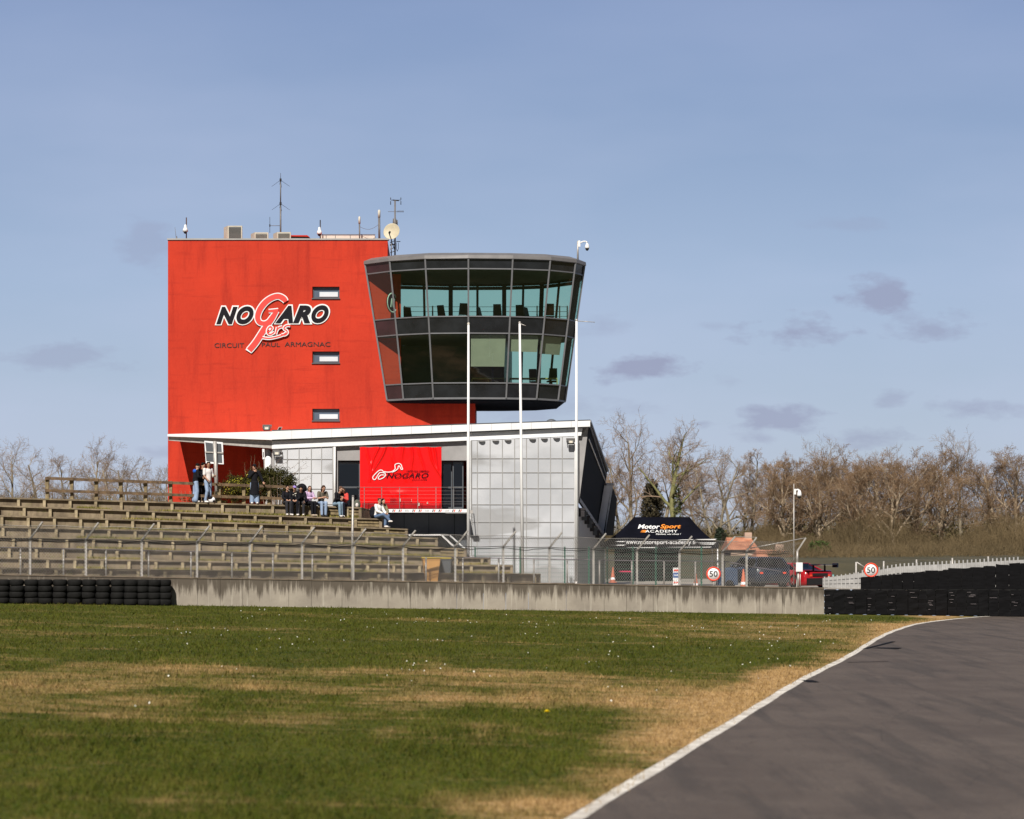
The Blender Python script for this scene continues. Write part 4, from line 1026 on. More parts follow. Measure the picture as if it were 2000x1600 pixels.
b = MB(); b.prism([P(541.5, 842.3, YF+.28), P(546.2, 842.3, YF+.28), P(550.3, 834.8, YF+.57), P(545.2, 834.8, YF+.57)], (0, .01, 0)); b.build('cell', M['black'], o)
b = MB(); b.tube(P(549, 846, YF+.7), P(548, 838, YF+.55), .02, n=5); b.build('leg', M['steeld'], o)
# dome camera on the glass-room roof
def arm_camera(name, px, py_top, py_bot, Y, label, s=1.0, bracket_dx=.35, r=.05):
    o = thing(name, P(px, py_bot, Y), label, 'security camera'); a = P(px, py_bot, Y); t = P(px, py_top, Y)
    b = MB(); b.tube(a, t, r, r*.8, 10); b.build('pole', M['steel'], o); return o, t
o, t = arm_camera('dome_camera', 1128.5, 471, 510, 100.6, 'white dome camera on a short pole at the right end of the glass room roof')
b = MB(); b.bb(t.x+.02, t.x+.12, t.y-.06, t.y+.06, t.z-.28, t.z+.02); b.path([t+Vector((.1, 0, -.1)), t+Vector((.26, 0, -.02)), t+Vector((.42, 0, -.02)), t+Vector((.46, 0, -.12))], .035, 8); b.build('arm', M['white'], o)
b = MB(); b.lathe(t+Vector((.46, 0, -.36)), [(0, .24), (.05, .24), (.09, .16), (.11, .05), (.11, 0), (0, 0)], 14); b.build('housing', M['white'], o)
b = MB(); b.ell(t+Vector((.46, 0, -.38)), (.085, .085, .10), 12, 8); b.build('lens_dome', M['black'], o)

# ------------------------------------------------------------------ right-hand end: fin, dark side wall, slatted screen, open stands
gs = thing('grandstand', P(1150, 1135, 104), 'dark clad grandstand side with grey fin, stepped rows and a slatted white screen', 'grandstand')
b = MB(); b.prism([P(1136, 850, YF), P(1150, 829, YF), P(1131.5, 977, YF), P(1129.5, 985, YF), P(1129.5, 856, YF)], (0, .35, 0)); b.build('fin', M['greyren'], gs)
def pl(b, pts, off=(-.12, 0, 0), mi=0): b.prism([P(*p) for p in pts], off, mi)
b = MB(); pl(b, [(1151, 829, 98.1), (1186, 921, 112), (1171, 1030, 112), (1131.5, 977, 98.1)]); b.build('side_wall', M['navy'], gs)
b = MB(); b.beam(P(1152.5, 822.5, 98), P(1187.5, 920, 112), .10, .12); b.beam(P(1152.5, 832.5, 97.95), P(1184, 930, 111.9), .05, .04); b.build('roof_edge', M['alu'], gs)
b = MB(); b.beam(P(1150.4, 858, 98.2), P(1183, 942, 111.5), .04, .04); b.build('trim_line', M['white'], gs)
b = MB(); pl(b, [(1194, 945, 111), (1205, 975, 116), (1198, 1046, 116), (1180, 1046, 111)]); b.build('rear_panel', M['navy'], gs)
for k in range(7):
    b = MB(); a = k/6; b.beam(P(1184+11*a, 945, 110.6+.1*k), P(1168+11*a, 1043, 110.6+.1*k), .17, .08, up=(0, 1, 0)); b.build('slat', M['fascia'], gs)
b = MB(); b.beam(P(1182, 946, 110.5), P(1197, 946, 111.3), .12, .12); b.build('slat_rail', M['alu'], gs)
b = MB(); b.beam(P(1131, 976, 98.2), P(1180, 1049, 110), .10, .22); b.build('stringer', M['alu'], gs)
n = 9
for k in range(n):
    t = k/n; px = 1131+(1176-1131)*t; py = 984+(1052-984)*t; Y = 98.3+t*11
    q = MB(); q.bb(X(px, Y)-.05, X(px, Y)+.30, Y, Y+1.2, Z(py, Y)-.30, Z(py, Y)-.20); q.bb(X(px, Y)-.05, X(px, Y)+.26, Y+.02, Y+.12, Z(py, Y)-.62, Z(py, Y)-.301); q.build('row', M['slate' if k % 2 else 'darkmetal'], gs)
b = MB(); pl(b, [(1130.5, 990, 98.4), (1180, 1062, 110), (1180, 1140, 110), (1130.5, 1142, 98.4)]); b.build('base_wall', M['mull'], gs)

# ------------------------------------------------------------------ flagpoles
for px, pyt, pyb, Y, lab, arm in ((915, 634, 1092, 89.05, 'left white flagpole, in front of the banner edge, with no arm', None), (1019, 632, 1128, 86.95, 'middle white flagpole with a short arm at its tip', (12, 5)), (1126, 627, 1140, 86.3, 'right white flagpole with a long arm at its tip', (36, 3))):
    o = thing('flagpole', P(px, pyb, Y), lab, 'flagpole', 'white flagpoles'); b = MB(); r = .065
    base = P(px, pyb, Y); base.z = pz(base.x)-.05; top = P(px-(4 if px == 1019 else 0), pyt, Y); base.x = X(px+(2 if px == 1019 else -.5), Y)
    b.tube(base, top, .075, .045, 14); b.build('pole', M['white'], o)
    q = MB(); q.lathe(base, [(.16, 0), (.16, .06), (.09, .07), (.09, .25)], 12); q.build('foot', M['steel'], o)
    q = MB(); q.ell(top+Vector((0, 0, .03)), (.06, .06, .06), 8, 6)
    if arm: q.tube(top+Vector((0, 0, 0)), top+Vector((arm[0]/FPX*Y, -.1, -arm[1]/FPX*Y)), .02, .014, 6)
    q.build('cap' if not arm else 'banner_arm', M['offwhite'] if not arm else M['steel'], o)

# ------------------------------------------------------------------ fences
def lerp_tab(tab, x):
    for (a, ya), (c, yc) in zip(tab, tab[1:]):
        if x <= c: return ya+(yc-ya)*(x-a)/(c-a)
    return tab[-1][1]
CF = 84.75
kink = [(-300, 1046), (60, 1051), (277, 1054), (385, 1058), (590, 1060), (787, 1066), (983, 1067), (1159, 1071), (1327, 1076), (1458, 1077), (1557, 1076)]
fp = [-158, -50, 59, 168, 277, 385, 488, 590, 690, 787, 889, 983, 1073, 1159, 1244, 1327, 1411, 1458, 1557]
cf = thing('chain_link_fence', P(690, 1140, YL(690, CF)), 'tall grey chain-link fence with angled post tops behind the concrete wall', 'fence')
arms = {}
for px in fp:
    Y = YL(px, CF); x = X(px, Y); z0 = wall_top(px, Y)-.25; z1 = Z(lerp_tab(kink, px), Y)
    b = MB(); b.bb(x-.045, x+.045, Y-.045, Y+.045, z0, z1)
    d = Vector((.52, -.18, .62)) if px < 1450 else (Vector((.42, -.1, .60)) if px < 1500 else Vector((.36, -.1, .56)))
    b.beam((x, Y, z1-.02), Vector((x, Y, z1))+d, .075, .06); b.build('post', M['steel'], cf); arms[px] = (Vector((x, Y, z1)), Vector((x, Y, z1))+d)
rs = np.random.RandomState(9); wires = MB()
def wire(p, q, r): wires.tube(p, q, r, r, 3, 0, False, False)
def surf(px, t):                                                      # t in metres above the wall top along the fence, 0..kink, then along the arm
    Y = YL(px, CF)-.05; x = X(px, Y); zb_ = wall_top(px, Y)-.02; zk = Z(lerp_tab(kink, px), Y); h = zk-zb_
    if t <= h: return Vector((x, Y, zb_+t))
    k = t-h; return Vector((x+.40*k, Y-.2*k, zk+.62*k-.02*math.sin(px*.05)))
cell = .105; s = 0; W_ = 0
pxs = np.linspace(-330, 1557, 3000); arc = [0]
pp = [Vector((X(p, YL(p, CF)), YL(p, CF), 0)) for p in pxs]
for i in range(1, len(pp)): arc.append(arc[-1]+(pp[i]-pp[i-1]).length)
def px_at(s_): return float(np.interp(s_, arc, pxs))
TH = 2.25; nW = int(arc[-1]/cell)
for sgn in (1, -1):
    for i in range(-int(TH/cell), nW+int(TH/cell)):
        s0 = i*cell; prev = None
        for t in np.linspace(0, TH, 6):
            ss = s0+sgn*t*.8
            if ss < 0 or ss > arc[-1]-.02: prev = None; continue
            p = surf(px_at(ss), t); p.y += .006*sgn
            if prev is not None: wire(prev, p, .0058)
            prev = p
wires.build('mesh_panel', M['wire'], cf)
b = MB()
for dz, dd in ((0, .03), (.045, .07)):
    pts = []
    for a, c in zip(fp, fp[1:]):
        for t in np.linspace(0, 1, 7)[:-1]:
            px = a+(c-a)*t; Y = YL(px, CF)-.08; pts.append(Vector((X(px, Y), Y, Z(lerp_tab(kink, px), Y)-dz-dd*4*t*(1-t)*random.uniform(.8, 1.6)+random.uniform(-.012, .012))))
    b.path(pts, .013, 4)
b.build('tension_wire', M['black'], cf)
b = MB(); pts = [surf(px, TH) for px in range(-300, 1440, 12)]; b.path(pts, .008, 4)
pts = [arms[1458][1], arms[1557][1]]; b.tube(arms[1411][1], arms[1458][1], .012, n=4); b.tube(arms[1458][0]+Vector((0, 0, .1)), arms[1557][1], .022, n=5); b.tube(arms[1557][0], arms[1557][1], .03, n=5); b.build('top_wire', M['steel'], cf)
# lower tubular rail with thin posts, just behind
CR = 85.2
rail = [(-300, 1062), (250, 1075), (640, 1082), (905, 1089), (1160, 1094), (1420, 1097), (1470, 1107), (1525, 1116)]
hr = thing('pipe_rail', P(687, 1138, YL(687, CR)), 'thin tubular rail on slim posts running behind the chain-link fence', 'railing')
b = MB(); pts = []
for px in list(range(-300, 1420, 60))+[1420, 1470, 1525]: Y = YL(px, CR); pts.append(Vector((X(px, Y), Y, Z(lerp_tab(rail, px), Y))))
b.path(pts, .022, 6); b.build('rail', mat('purplish_pipe', (.20, .18, .22), .5, .2, 4, metal=.3), hr)
for px in (-130, -45, 40, 124, 207, 290, 373, 453, 533, 610, 687, 759, 832, 904, 974, 1043, 1108, 1171, 1234, 1297, 1358, 1415):
    Y = YL(px, CR); x = X(px, Y); b = MB(); b.tube((x, Y, pz(x)-.05), (x, Y, Z(lerp_tab(rail, px), Y)-.02), .035, .035, 8); b.build('post', M['steel'], hr)
# rigid green fence in front of the low building
gf = thing('green_mesh_fence', P(1017, 1135, 92), 'dark green panel fence between the terrace end and the black tent', 'fence')
gp_ = [928, 1016, 1103, 1150, 1186, 1236, 1281, 1370]
for px in gp_:
    Y = 93.5; x = X(px, Y); b = MB(); b.bb(x-.035, x+.035, Y-.03, Y+.03, pz(x)-.1, Z(1068, Y)); b.build('post', M['green'], gf)
b = MB()
for py in range(1071, 1136, 8): b.tube(P(928, py, 93.45), P(1370, py, 93.45), .006, n=3)
for px in np.arange(929, 1370, 3.6): b.tube(P(px, 1070, 93.47), P(px, 1137, 93.47), .0035, n=3)
b.build('mesh_panel', M['green'], gf)
# lone grey lamp post in front of the terrace
o = thing('grey_post', P(688, 1138, YL(688, 85.5)), 'single tall thin grey pole standing before the terrace near the seated group', 'pole')
Y = YL(688, 85.5); b = MB(); b.tube((X(687, Y), Y, pz(X(687, Y))-.05), P(689.5, 968, Y), .048, .045, 10); b.build('shaft', M['steel'], o); b = MB(); b.lathe(P(689.5, 968, Y), [(.055, -.05), (.055, .0), (0, .02)], 10); b.build('cap', M['steeld'], o)
# road sign seen from behind by the canopy
o = thing('road_sign_back', P(424, 978, 93.2), 'back of a double grey road sign on a pole, left of the bush', 'sign')
Y = 93.2
b = MB(); b.tube(P(424, 985, Y), P(419.5, 862, Y-.0), .085, n=10); b.build('pole', M['steel'], o)
b = MB(); b.prism([P(402, 905, Y+.12), P(437, 907, Y+.12), P(435, 864, Y+.12), P(399, 861, Y+.12)], (0, .03, 0)); pb = b.build('sign_panel', M['fascia'], o)
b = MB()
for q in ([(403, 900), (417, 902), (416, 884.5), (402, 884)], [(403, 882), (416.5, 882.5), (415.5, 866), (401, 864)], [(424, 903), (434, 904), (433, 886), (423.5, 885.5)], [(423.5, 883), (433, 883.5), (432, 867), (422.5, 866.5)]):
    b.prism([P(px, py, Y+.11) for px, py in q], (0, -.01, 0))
b.build('panel_dark_field', M['slate'], pb)  # four dark fields set on the back of the sign
b = MB(); b.beam(P(401, 883, Y+.08), P(436, 884.7, Y+.08), .04, .06); b.build('bracket', M['steel'], o)
o = thing('small_plate_sign', P(518, 975, 92.9), 'narrow white plate on a thin pole in front of the bush', 'sign'); Y = 92.9
b = MB(); b.tube(P(518.5, 980, Y), P(515.5, 878, Y), .022, n=6); b.build('pole', M['steel'], o)
b = MB(); b.prism([P(512.8, 897, Y-.04), P(517, 897, Y-.04), P(516.5, 877, Y-.04), P(512.2, 877, Y-.04)], (0, .015, 0)); pb = b.build('plate', M['white'], o)
b = MB(); b.bb(X(514, Y), X(515.4, Y), Y-.055, Y-.045, Z(893, Y), Z(883, Y)); b.build('symbol', M['black'], pb)

# ------------------------------------------------------------------ 50 signs
def sign50(px, py, Y, label, pyb):
    o = thing('speed_sign', P(px, pyb, Y), label, 'speed sign', 'round red-rimmed 50 signs'); c = P(px, py, Y); r = 14.2/FPX*Y; Mx = Matrix.Rotation(R(90), 3, 'X')
    b = MB(); b.lathe(c, [(0, 0), (r, 0), (r, .02), (0, .02)], 36, 0, Mx); f = b.build('face', M['white'], o)
    b = MB(); b.lathe(c, [(r*.80, .021), (r, .021), (r, .028), (r*.80, .028), (r*.80, .021)], 36, 0, Mx); b.build('red_rim', M['signred'], f)
    b = MB(); w, h = r*1.12, r*.80; text_on(b, '50', c+Vector((-w/2, -.026, -h/2)), (1, 0, 0), (0, 0, 1), w, h, .015, 0, 1, .006); b.build('number', M['txtdark'], f)
    b = MB(); b.tube(P(px+.8, pyb, Y+.03), c+Vector((0.02, .03, -r*.6)), .028, n=8); b.build('pole', M['steel'], o)
sign50(1393.5, 1121, YL(1393, 84.63), 'round 50 sign standing at the wall in front of the chain-link fence', 1151)
sign50(1701, 1113.5, YL(1701, 84.9), 'round 50 sign above the black tyre barrier at the far right', 1130)
o = thing('pipe_barrier', P(1405, 1149, 86), 'short white pipe upright with a foot beside the 50 sign', 'post')
b = MB(); Y = 87.9; b.tube(P(1401.5, 1147, Y), P(1401.5, 1072, Y), .022, n=6); b.build('upright', M['white'], o); b = MB(); b.bb(X(1396, Y), X(1408, Y), Y-.04, Y+.04, Z(1147, Y), Z(1145, Y)); b.build('foot', M['white'], o)

# ------------------------------------------------------------------ tyres
def tyre_mesh(b, c, R0=.31, w=.22, seed=0):
    prof = []
    for k in range(9):
        a = -math.pi/2+math.pi*k/8; prof.append((R0-.075+.075*math.cos(a)**.6 if math.cos(a) > 0 else R0-.075, w/2*math.sin(a)))
    prof = [(R0*.62, -w*.42)]+prof+[(R0*.62, w*.42), (R0*.58, 0), (R0*.62, -w*.42)]
    b.lathe(c, prof, 20)
def tyre_stack(px, Y, n=4):
    x = X(px, Y); zb_ = gz(x)
    o = thing('tyre_stack', (x, Y, zb_), None, 'tyre stack', 'tyre stacks standing before the left wall'); o['label'] = STK.pop(0) if STK else 'stack of black tyres'
    H_ = (Z(1132, Y)-zb_)/n
    for k in range(n):
        b = MB(); tyre_mesh(b, (x+random.uniform(-.02, .02), Y+random.uniform(-.02, .02), zb_+H_*(k+.5)), .285, H_*1.02); b.build('tyre', M['rubber'], o)
    return o
random.seed(11)
pxl = [321, 301.5, 279, 256, 229, 201, 173, 145, 117, 89, 61, 33, 5]
names = ['black tyre stack at the right end of its row, touching the bare wall', 'black tyre stack second from the right end of its row', 'black tyre stack third from the right end of its row', 'black tyre stack fourth from the right, cut by the photo edge'] + ['black tyre stack %s from the right end of the row, beyond the photo edge' % s for s in ('fifth', 'sixth', 'seventh', 'eighth', 'ninth', 'tenth', 'eleventh', 'twelfth', 'thirteenth')]
STK = list(names)
for i, px in enumerate(pxl): tyre_stack(px, YL(px, 84.3)-.36-(.05 if i % 2 else 0))
# right: belt-faced tyre barrier, two ranks
tb = thing('tyre_barrier', P(1680, 1197, 86), 'long black tyre barrier faced with rubber belting, right of the wall end', 'tyre barrier')
def btop(px): return 1154+(px-1610)*.002
bl_ = MB(); px = 1611; k = 0; random.seed(2)
while px < 2030:
    w_ = random.choice([17, 20, 23]); Ya, Yb2 = YL(px, 84.2), YL(px+w_-1.2, 84.2); bl_ = MB()
    za, zb2 = gz(X(px, Ya))+.03, gz(X(px+w_, Yb2))+.03; ta, tb_ = Z(1153, Ya)+random.uniform(-.03, .03), Z(1153, Yb2)+random.uniform(-.03, .03); m_ = 6; vs = []
    for j in range(m_+1):
        for (xx, yy, b0, t0) in ((X(px, Ya), Ya, za, ta), (X(px+w_-1.2, Yb2), Yb2, zb2, tb_)):
            vs.append((xx, yy+random.uniform(-.02, .02), b0+(t0-b0)*j/m_))
    vs2 = [(x, y+.03, z) for x, y, z in vs]; n_ = len(vs)
    bl_.add(vs+vs2, [(2*j, 2*j+1, 2*j+3, 2*j+2) for j in range(m_)]+[(n_+2*j, n_+2*j+2, n_+2*j+3, n_+2*j+1) for j in range(m_)]+[(0, 1, n_+1, n_), (n_-2, n_-1, 2*n_-1, 2*n_-2)]+[(2*j, 2*j+2, n_+2*j+2, n_+2*j) for j in range(m_)]+[(2*j+1, 2*j+3, n_+2*j+3, n_+2*j+1) for j in range(m_)])
    bb_ = bl_.build('belt_panel', M['belt'], tb)
    if k % 2 == 0:
        sc = MB()
        for _ in range(random.randint(2, 5)):
            pa = px+random.uniform(0, w_*.4); py = random.uniform(1157, 1192); ln = random.uniform(3, w_*.6); yy = YL(pa, 84.2)-.028; sc.bb(X(pa, yy), X(pa+ln, yy), yy, yy+.004, Z(py, yy), Z(py, yy)+.012)
        sc.build('scuff', M['beltscuff'], bb_)
    px += w_; k += 1
for i, px in enumerate(np.arange(1622, 2030, 27)):
    Y = YL(px, 84.2)+.36; x = X(px, Y); b = MB()
    zb_ = gz(x); n_ = 4; H_ = (Z(1151, Y)-zb_)/n_
    for k in range(n_): tyre_mesh(b, (x, Y, zb_+H_*(k+.5)), .285, H_)
    b.build('tyre_column', M['rubber'], tb)
tb2 = thing('raised_tyre_barrier', P(1716, 1150, 87), 'taller rear rank of black tyres rising above the front belting at far right', 'tyre barrier')
for i, px in enumerate(np.arange(1694, 2040, 26.5)):
    Y = YL(px, 84.2)+1.0; x = X(px, Y); b = MB(); zt_ = Z(1127-(px-1694)*.09, Y); zb_ = gz(x)
    n_ = 5; H_ = (zt_-zb_)/n_
    for k in range(n_): tyre_mesh(b, (x, Y, zb_+H_*(k+.5)), .29, H_)
    b.build('tyre_column', M['rubber'], tb2)
px = 1681; k = 0; random.seed(4)
while px < 2030:
    w_ = random.choice([19, 22, 26]); Y = YL(px, 84.2)+.62; b = MB(); Y2 = YL(px+w_-1, 84.2)+.62; x0_, x1_ = X(px, Y), X(px+w_-1, Y2); t0, t1 = Z(1127-(px-1681)*.09, Y)+random.uniform(-.05, .05), Z(1127-(px-1681)*.09, Y2)+random.uniform(-.05, .05); z0_ = gz(x0_)+.2
    b.add([(x0_, Y, z0_), (x1_, Y2, z0_), (x1_, Y2-.03, t1), (x0_, Y-.02, t0), (x0_, Y+.03, z0_), (x1_, Y2+.03, z0_), (x1_, Y2, t1), (x0_, Y+.01, t0)], [(0,1,2,3),(4,5,6,7),(0,1,5,4),(1,2,6,5),(2,3,7,6),(3,0,4,7)]); b.build('belt_panel', M['belt'], tb2); px += w_
# guardrail behind
M['rail'] = mat('guardrail_zinc', (.36, .36, .36), .6, .18, 3)
gr = thing('guardrail', P(1640, 1150, 100), 'pale grey corrugated guardrail with closely set pickets beyond the wall end', 'guardrail')
gl = [(1607, 1129, 1147.5, 100), (1680, 1119, 1151, 98.8), (1755, 1106, 1150, 97.6), (2040, 1090, 1150, 93)]
b = MB(); pc = []
for (a, c) in zip(gl, gl[1:]):
    for (f0, f1, o_) in ((.02, .30, 0), (.30, .36, .06), (.36, .62, 0), (.62, .68, .06), (.68, .98, 0)):
        v = []
        for g in (a, c):
            zt_, zb_ = Z(g[1], g[3]), Z(g[2], g[3]); v.append((X(g[0], g[3]), g[3]+o_, zt_-(zt_-zb_)*f0)); v.append((X(g[0], g[3]), g[3]+o_, zt_-(zt_-zb_)*f1))
        b.add(v+[(x, y+.03, z) for x, y, z in v], [(0,1,3,2),(4,5,7,6),(0,2,6,4),(1,3,7,5)])
b.build('beam', M['rail'], gr)
for px in np.arange(1610, 1990, 8.2):
    for (a, c) in zip(gl, gl[1:]):
        if a[0] <= px < c[0]:
            t = (px-a[0])/(c[0]-a[0]); x0, x1 = X(a[0], a[3]), X(c[0], c[3])
            g = [a[i]+(c[i]-a[i])*t for i in range(4)]; break
    if len(pc) > 95: break
    q = MB(); x, Y = X(g[0], g[3]), g[3]-.06; q.bb(x-.03, x+.03, Y-.03, Y+.01, Z(g[2], g[3]), Z(g[1], g[3])+(.12 if px > 1680 else .05)); q.build('picket', M['rail'], gr); pc.append(1)
o = thing('wire_fence', P(1700, 1140, 112), 'low wire fence with two posts and a brace above the guardrail', 'fence')
for px, pyt in ((1672, 1098), (1726, 1096), (1790, 1093), (1860, 1090), (1930, 1087)):
    b = MB(); Y = 112; b.tube(P(px, 1150, Y), P(px, pyt, Y), .05, n=6); b.build('post', M['steel'], o)
b = MB(); b.tube(P(1673, 1098, 112), P(1690, 1109, 112), .035, n=5); b.build('brace', M['steel'], o)
b = MB()
for k in range(10): b.tube(P(1672, 1099+k*3.5, 112), P(1990, 1084+k*3.5, 112), .006, n=3)
b.build('wire', M['steeld'], o)
# camera pole and cabinet at the fence end
o, t = arm_camera('camera_pole', 1550.5, 945, 1143, YL(1553, 85.2), 'white dome camera on a tall slim pole beyond the fence end', r=.028)
t = P(1550.5, 956, t.y)
b = MB(); b.bb(t.x+.01, t.x+.09, t.y-.04, t.y+.04, t.z-.22, t.z+.02); b.path([t+Vector((.08, 0, -.04)), t+Vector((.2, 0, .0)), t+Vector((.24, 0, -.08))], .035, 8); b.build('arm', M['white'], o)
b = MB(); b.lathe(t+Vector((.24, 0, -.30)), [(0, .27), (.04, .27), (.08, .18), (.10, .08), (.10, 0), (0, 0)], 14); b.build('housing', M['white'], o)
b = MB(); b.ell(t+Vector((.24, 0, -.32)), (.075, .075, .09), 12, 8); b.build('lens_dome', M['black'], o)
o = thing('electric_cabinet', P(1560, 1148, YL(1560, 84.6)), 'white electric cabinet on the last fence post', 'cabinet')
Y = YL(1560, 84.55)-.1; b = MB(); b.bb(X(1554, Y), X(1567, Y), Y-.14, Y, Z(1117, Y), Z(1099, Y)); b.build('casing', M['white'], o, bevel=.012)
b = MB(); b.bb(X(1555.5, Y), X(1565.5, Y), Y-.149, Y-.141, Z(1115.5, Y), Z(1100.5, Y)); b.build('door', M['fascia'], o)
b = MB(); b.tube(P(1559, 1148, Y-.02), P(1559, 1117, Y-.02), .045); b.tube(P(1563, 1150, Y-.02), P(1563, 1117, Y-.02), .022); b.tube(P(1557.5, 1100, Y-.02), P(1557.5, 1078, Y-.02), .04); b.build('conduit', M['steel'], o)

# ------------------------------------------------------------------ wheelie bins
def wheelie(px, py, h_px, Y, mbody, mlid, lab, w=.58, rz=.15):
    o = thing('wheelie_bin', (0, 0, 0), lab, 'wheelie bin', 'bins before the terrace'); H_ = h_px/FPX*Y
    b = MB(); vs = []
    for z, wx, wy_ in ((.06, .50, .46), (.5, .60, .54), (H_-.07, w*.96, .60), (H_-.06, w, .64), (H_-.01, w, .64)):
        for sx, sy in ((-1, -1), (1, -1), (1, 1), (-1, 1)): vs.append((sx*wx/2, sy*wy_/2, z))
    b.add(vs, [(0,3,2,1)]+[(4*k+i, 4*k+(i+1) % 4, 4*k+4+(i+1) % 4, 4*k+4+i) for k in range(4) for i in range(4)]+[(16,17,18,19)]); b.build('body', mbody, o)
    b = MB(); b.prism([(-w/2-.02, -.34, H_-.009), (-w/2-.02, .36, H_-.009), (-w/2-.02, .36, H_+.06), (-w/2-.02, 0, H_+.07), (-w/2-.02, -.36, H_+.02)], (w+.04, 0, 0)); b.build('lid', mlid, o)
    for sx in (-1, 1):
        b = MB(); b.lathe((sx*.24, .26, .1), [(0, -.025), (.1, -.025), (.1, .025), (0, .025)], 16, 0, Matrix.Rotation(R(90), 3, 'Y')); b.build('wheel', M['rubber'], o)
    b = MB(); b.tube((-.2, .38, H_-.05), (.2, .38, H_-.05), .018); b.build('handle', M['black'], o)
    p = P(px, py, Y); place(o, (p.x, p.y, pz(p.x)+.0), rz)
wheelie(842, 1136, 48, 85.0, M['binorange'], M['binlid'], 'orange wheelie bin with yellowish lid standing before the terrace', .74, .12)
wheelie(868, 1136, 47, 85.6, M['slate'], M['binlid'], 'dark grey wheelie bin right behind the orange one', .62, -.1)

# ------------------------------------------------------------------ marquee
YE = 108.0
tn = thing('pop_up_tent', P(1291, 1140, YE+1.5), 'black pop-up tent with printed lettering and a curved pyramid roof', 'tent')
ex0, ex1, ez = X(1179, YE), X(1404, YE), Z(1060, YE); rx0, rx1, rz_ = X(1238, YE+1.5), X(1347, YE+1.5), Z(1010, YE+1.5)
def roof_pt(s, t, back=False):                                       # s 0..1 along, t 0 eave..1 ridge, concave profile
    k = t**1.0; sag = .30*math.sin(math.pi*t)
    xa = ex0+(rx0-ex0)*(t**.82); xb = ex1+(rx1-ex1)*(t**.82)
    y = (YE+1.5*t) if not back else (YE+3-1.5*t)
    return Vector((xa+(xb-xa)*s, y, ez+(rz_-ez)*(t**1.18)-.02*math.sin(s*math.pi)*(1-t)))
b = MB(); n1, n2 = 16, 12
for back in (False, True):
    vs = [roof_pt(i/n1, j/n2, back) for j in range(n2+1) for i in range(n1+1)]
    b.add(vs, [(j*(n1+1)+i, j*(n1+1)+i+1, (j+1)*(n1+1)+i+1, (j+1)*(n1+1)+i) for j in range(n2) for i in range(n1)], 0, True)
for s in (0, 1):
    vs = [roof_pt(s, j/n2, k) for j in range(n2+1) for k in (False, True)]
    b.add(vs, [(2*j, 2*j+1, 2*j+3, 2*j+2) for j in range(n2)], 0, True)
tr_ = b.build('tent_roof', M['tent'], tn)
va = Z(1072, YE)
def val(x, t): return Vector((x, YE-.02-.02*math.sin(x*5), ez-(ez-va)*t-.03*math.sin((x-ex0)/(ex1-ex0)*math.pi)*t))
b = MB(); m_ = 24; vs = [val(ex0+(ex1-ex0)*i/m_, t) for t in (0, 1) for i in range(m_+1)]
b.add(vs, [(i, i+1, m_+2+i, m_+1+i) for i in range(m_)]); b.bb(ex0, ex0+.01, YE, YE+3, va, ez); b.bb(ex1-.01, ex1, YE, YE+3, va, ez); b.bb(ex0, ex1, YE+2.99, YE+3, va, ez)
vl = b.build('valance', M['tent'], tn)
def rp_at(px, py):                                                    # point on the front roof slope
    best = None
    lo, hi = 0.0, 1.0
    for _ in range(30):
        m2 = (lo+hi)/2; p = roof_pt(.5, m2); yy = HY-(p.z-CAMZ)/p.y*FPX
        if yy > py: lo = m2
        else: hi = m2
    p = roof_pt(.5, lo); return Vector((X(px, p.y-.05), p.y-.05, p.z+.01))
def rt(mb, s, x0, x1, y0, y1, bold, shear=0, sp=1):
    p0, p1, p2 = rp_at(x0, y1), rp_at(x1, y1), rp_at(x0, y0); text_on(mb, s, p0, p1-p0, p2-p0, (p1-p0).length, (p2-p0).length, bold, shear, sp, .012)
def zx(x): return 1170+x/7.69
def zy(y): return 990+y/7.69
a = MB(); rt(a, 'Motor', zx(583), zx(915), zy(268), zy(333), .02, .25); rt(a, 'ACADEMY', zx(695), zx(1178), zy(350), zy(390), .0, 0, 1.1); rt(a, 'Réalisez vos rêves !', zx(855), zx(1228), zy(402), zy(424), .0, .2); a.build('roof_lettering', M['white'], tr_)
a = MB(); rt(a, 'Sport', zx(920), zx(1230), zy(266), zy(346), .02, .25)
for k, w_ in enumerate((4, 8, 14, 22)):
    x_ = 622+[0, 13, 28, 48][k]; q = [rp_at(zx(x_), zy(388)), rp_at(zx(x_+w_), zy(388)), rp_at(zx(x_+w_+18), zy(352)), rp_at(zx(x_+18), zy(352))]; a.prism(q, (0, -.01, 0))
a.build('roof_lettering_orange', M['orange'], tr_)
a = MB(); YV = YE-.10
def vt(s, x0, x1, y0, y1, bold): p0, p1, p2 = P(x0, y1, YV), P(x1, y1, YV), P(x0, y0, YV); text_on(a, s, p0, p1-p0, p2-p0, (p1-p0).length, (p2-p0).length, bold, 0, 1, .01)
vt('www.', zx(400), zx(590), zy(512), zy(562), .005); vt('motorsport-academy', zx(592), zx(1385), zy(500), zy(580), .012); vt('.fr', zx(1390), zx(1465), zy(508), zy(562), .005)
for (x_0, x_1, y_, h_) in ((235, 400, 520, 10), (130, 400, 575, 8), (1470, 1760, 540, 10), (1510, 1750, 560, 8), (1440, 1770, 488, 9), (1180, 1420, 494, 7), (400, 880, 612, 6), (1000, 1700, 606, 5)):
    a.prism([P(zx(x_0), zy(y_), YV+.03), P(zx(x_1), zy(y_-6), YV+.03), P(zx(x_1-30), zy(y_+h_), YV+.03), P(zx(x_0+60), zy(y_+h_-3), YV+.03)], (0, .008, 0))
a.build('valance_lettering', M['white'], vl)
for (x, y) in ((ex0+.06, YE+.06), (ex1-.06, YE+.06), (ex0+.06, YE+2.9), (ex1-.06, YE+2.9)):
    b = MB(); b.bb(x-.03, x+.03, y-.03, y+.03, .55, ez); b.build('leg', M['fascia'] if y < YE+1 else M['steel'], tn)
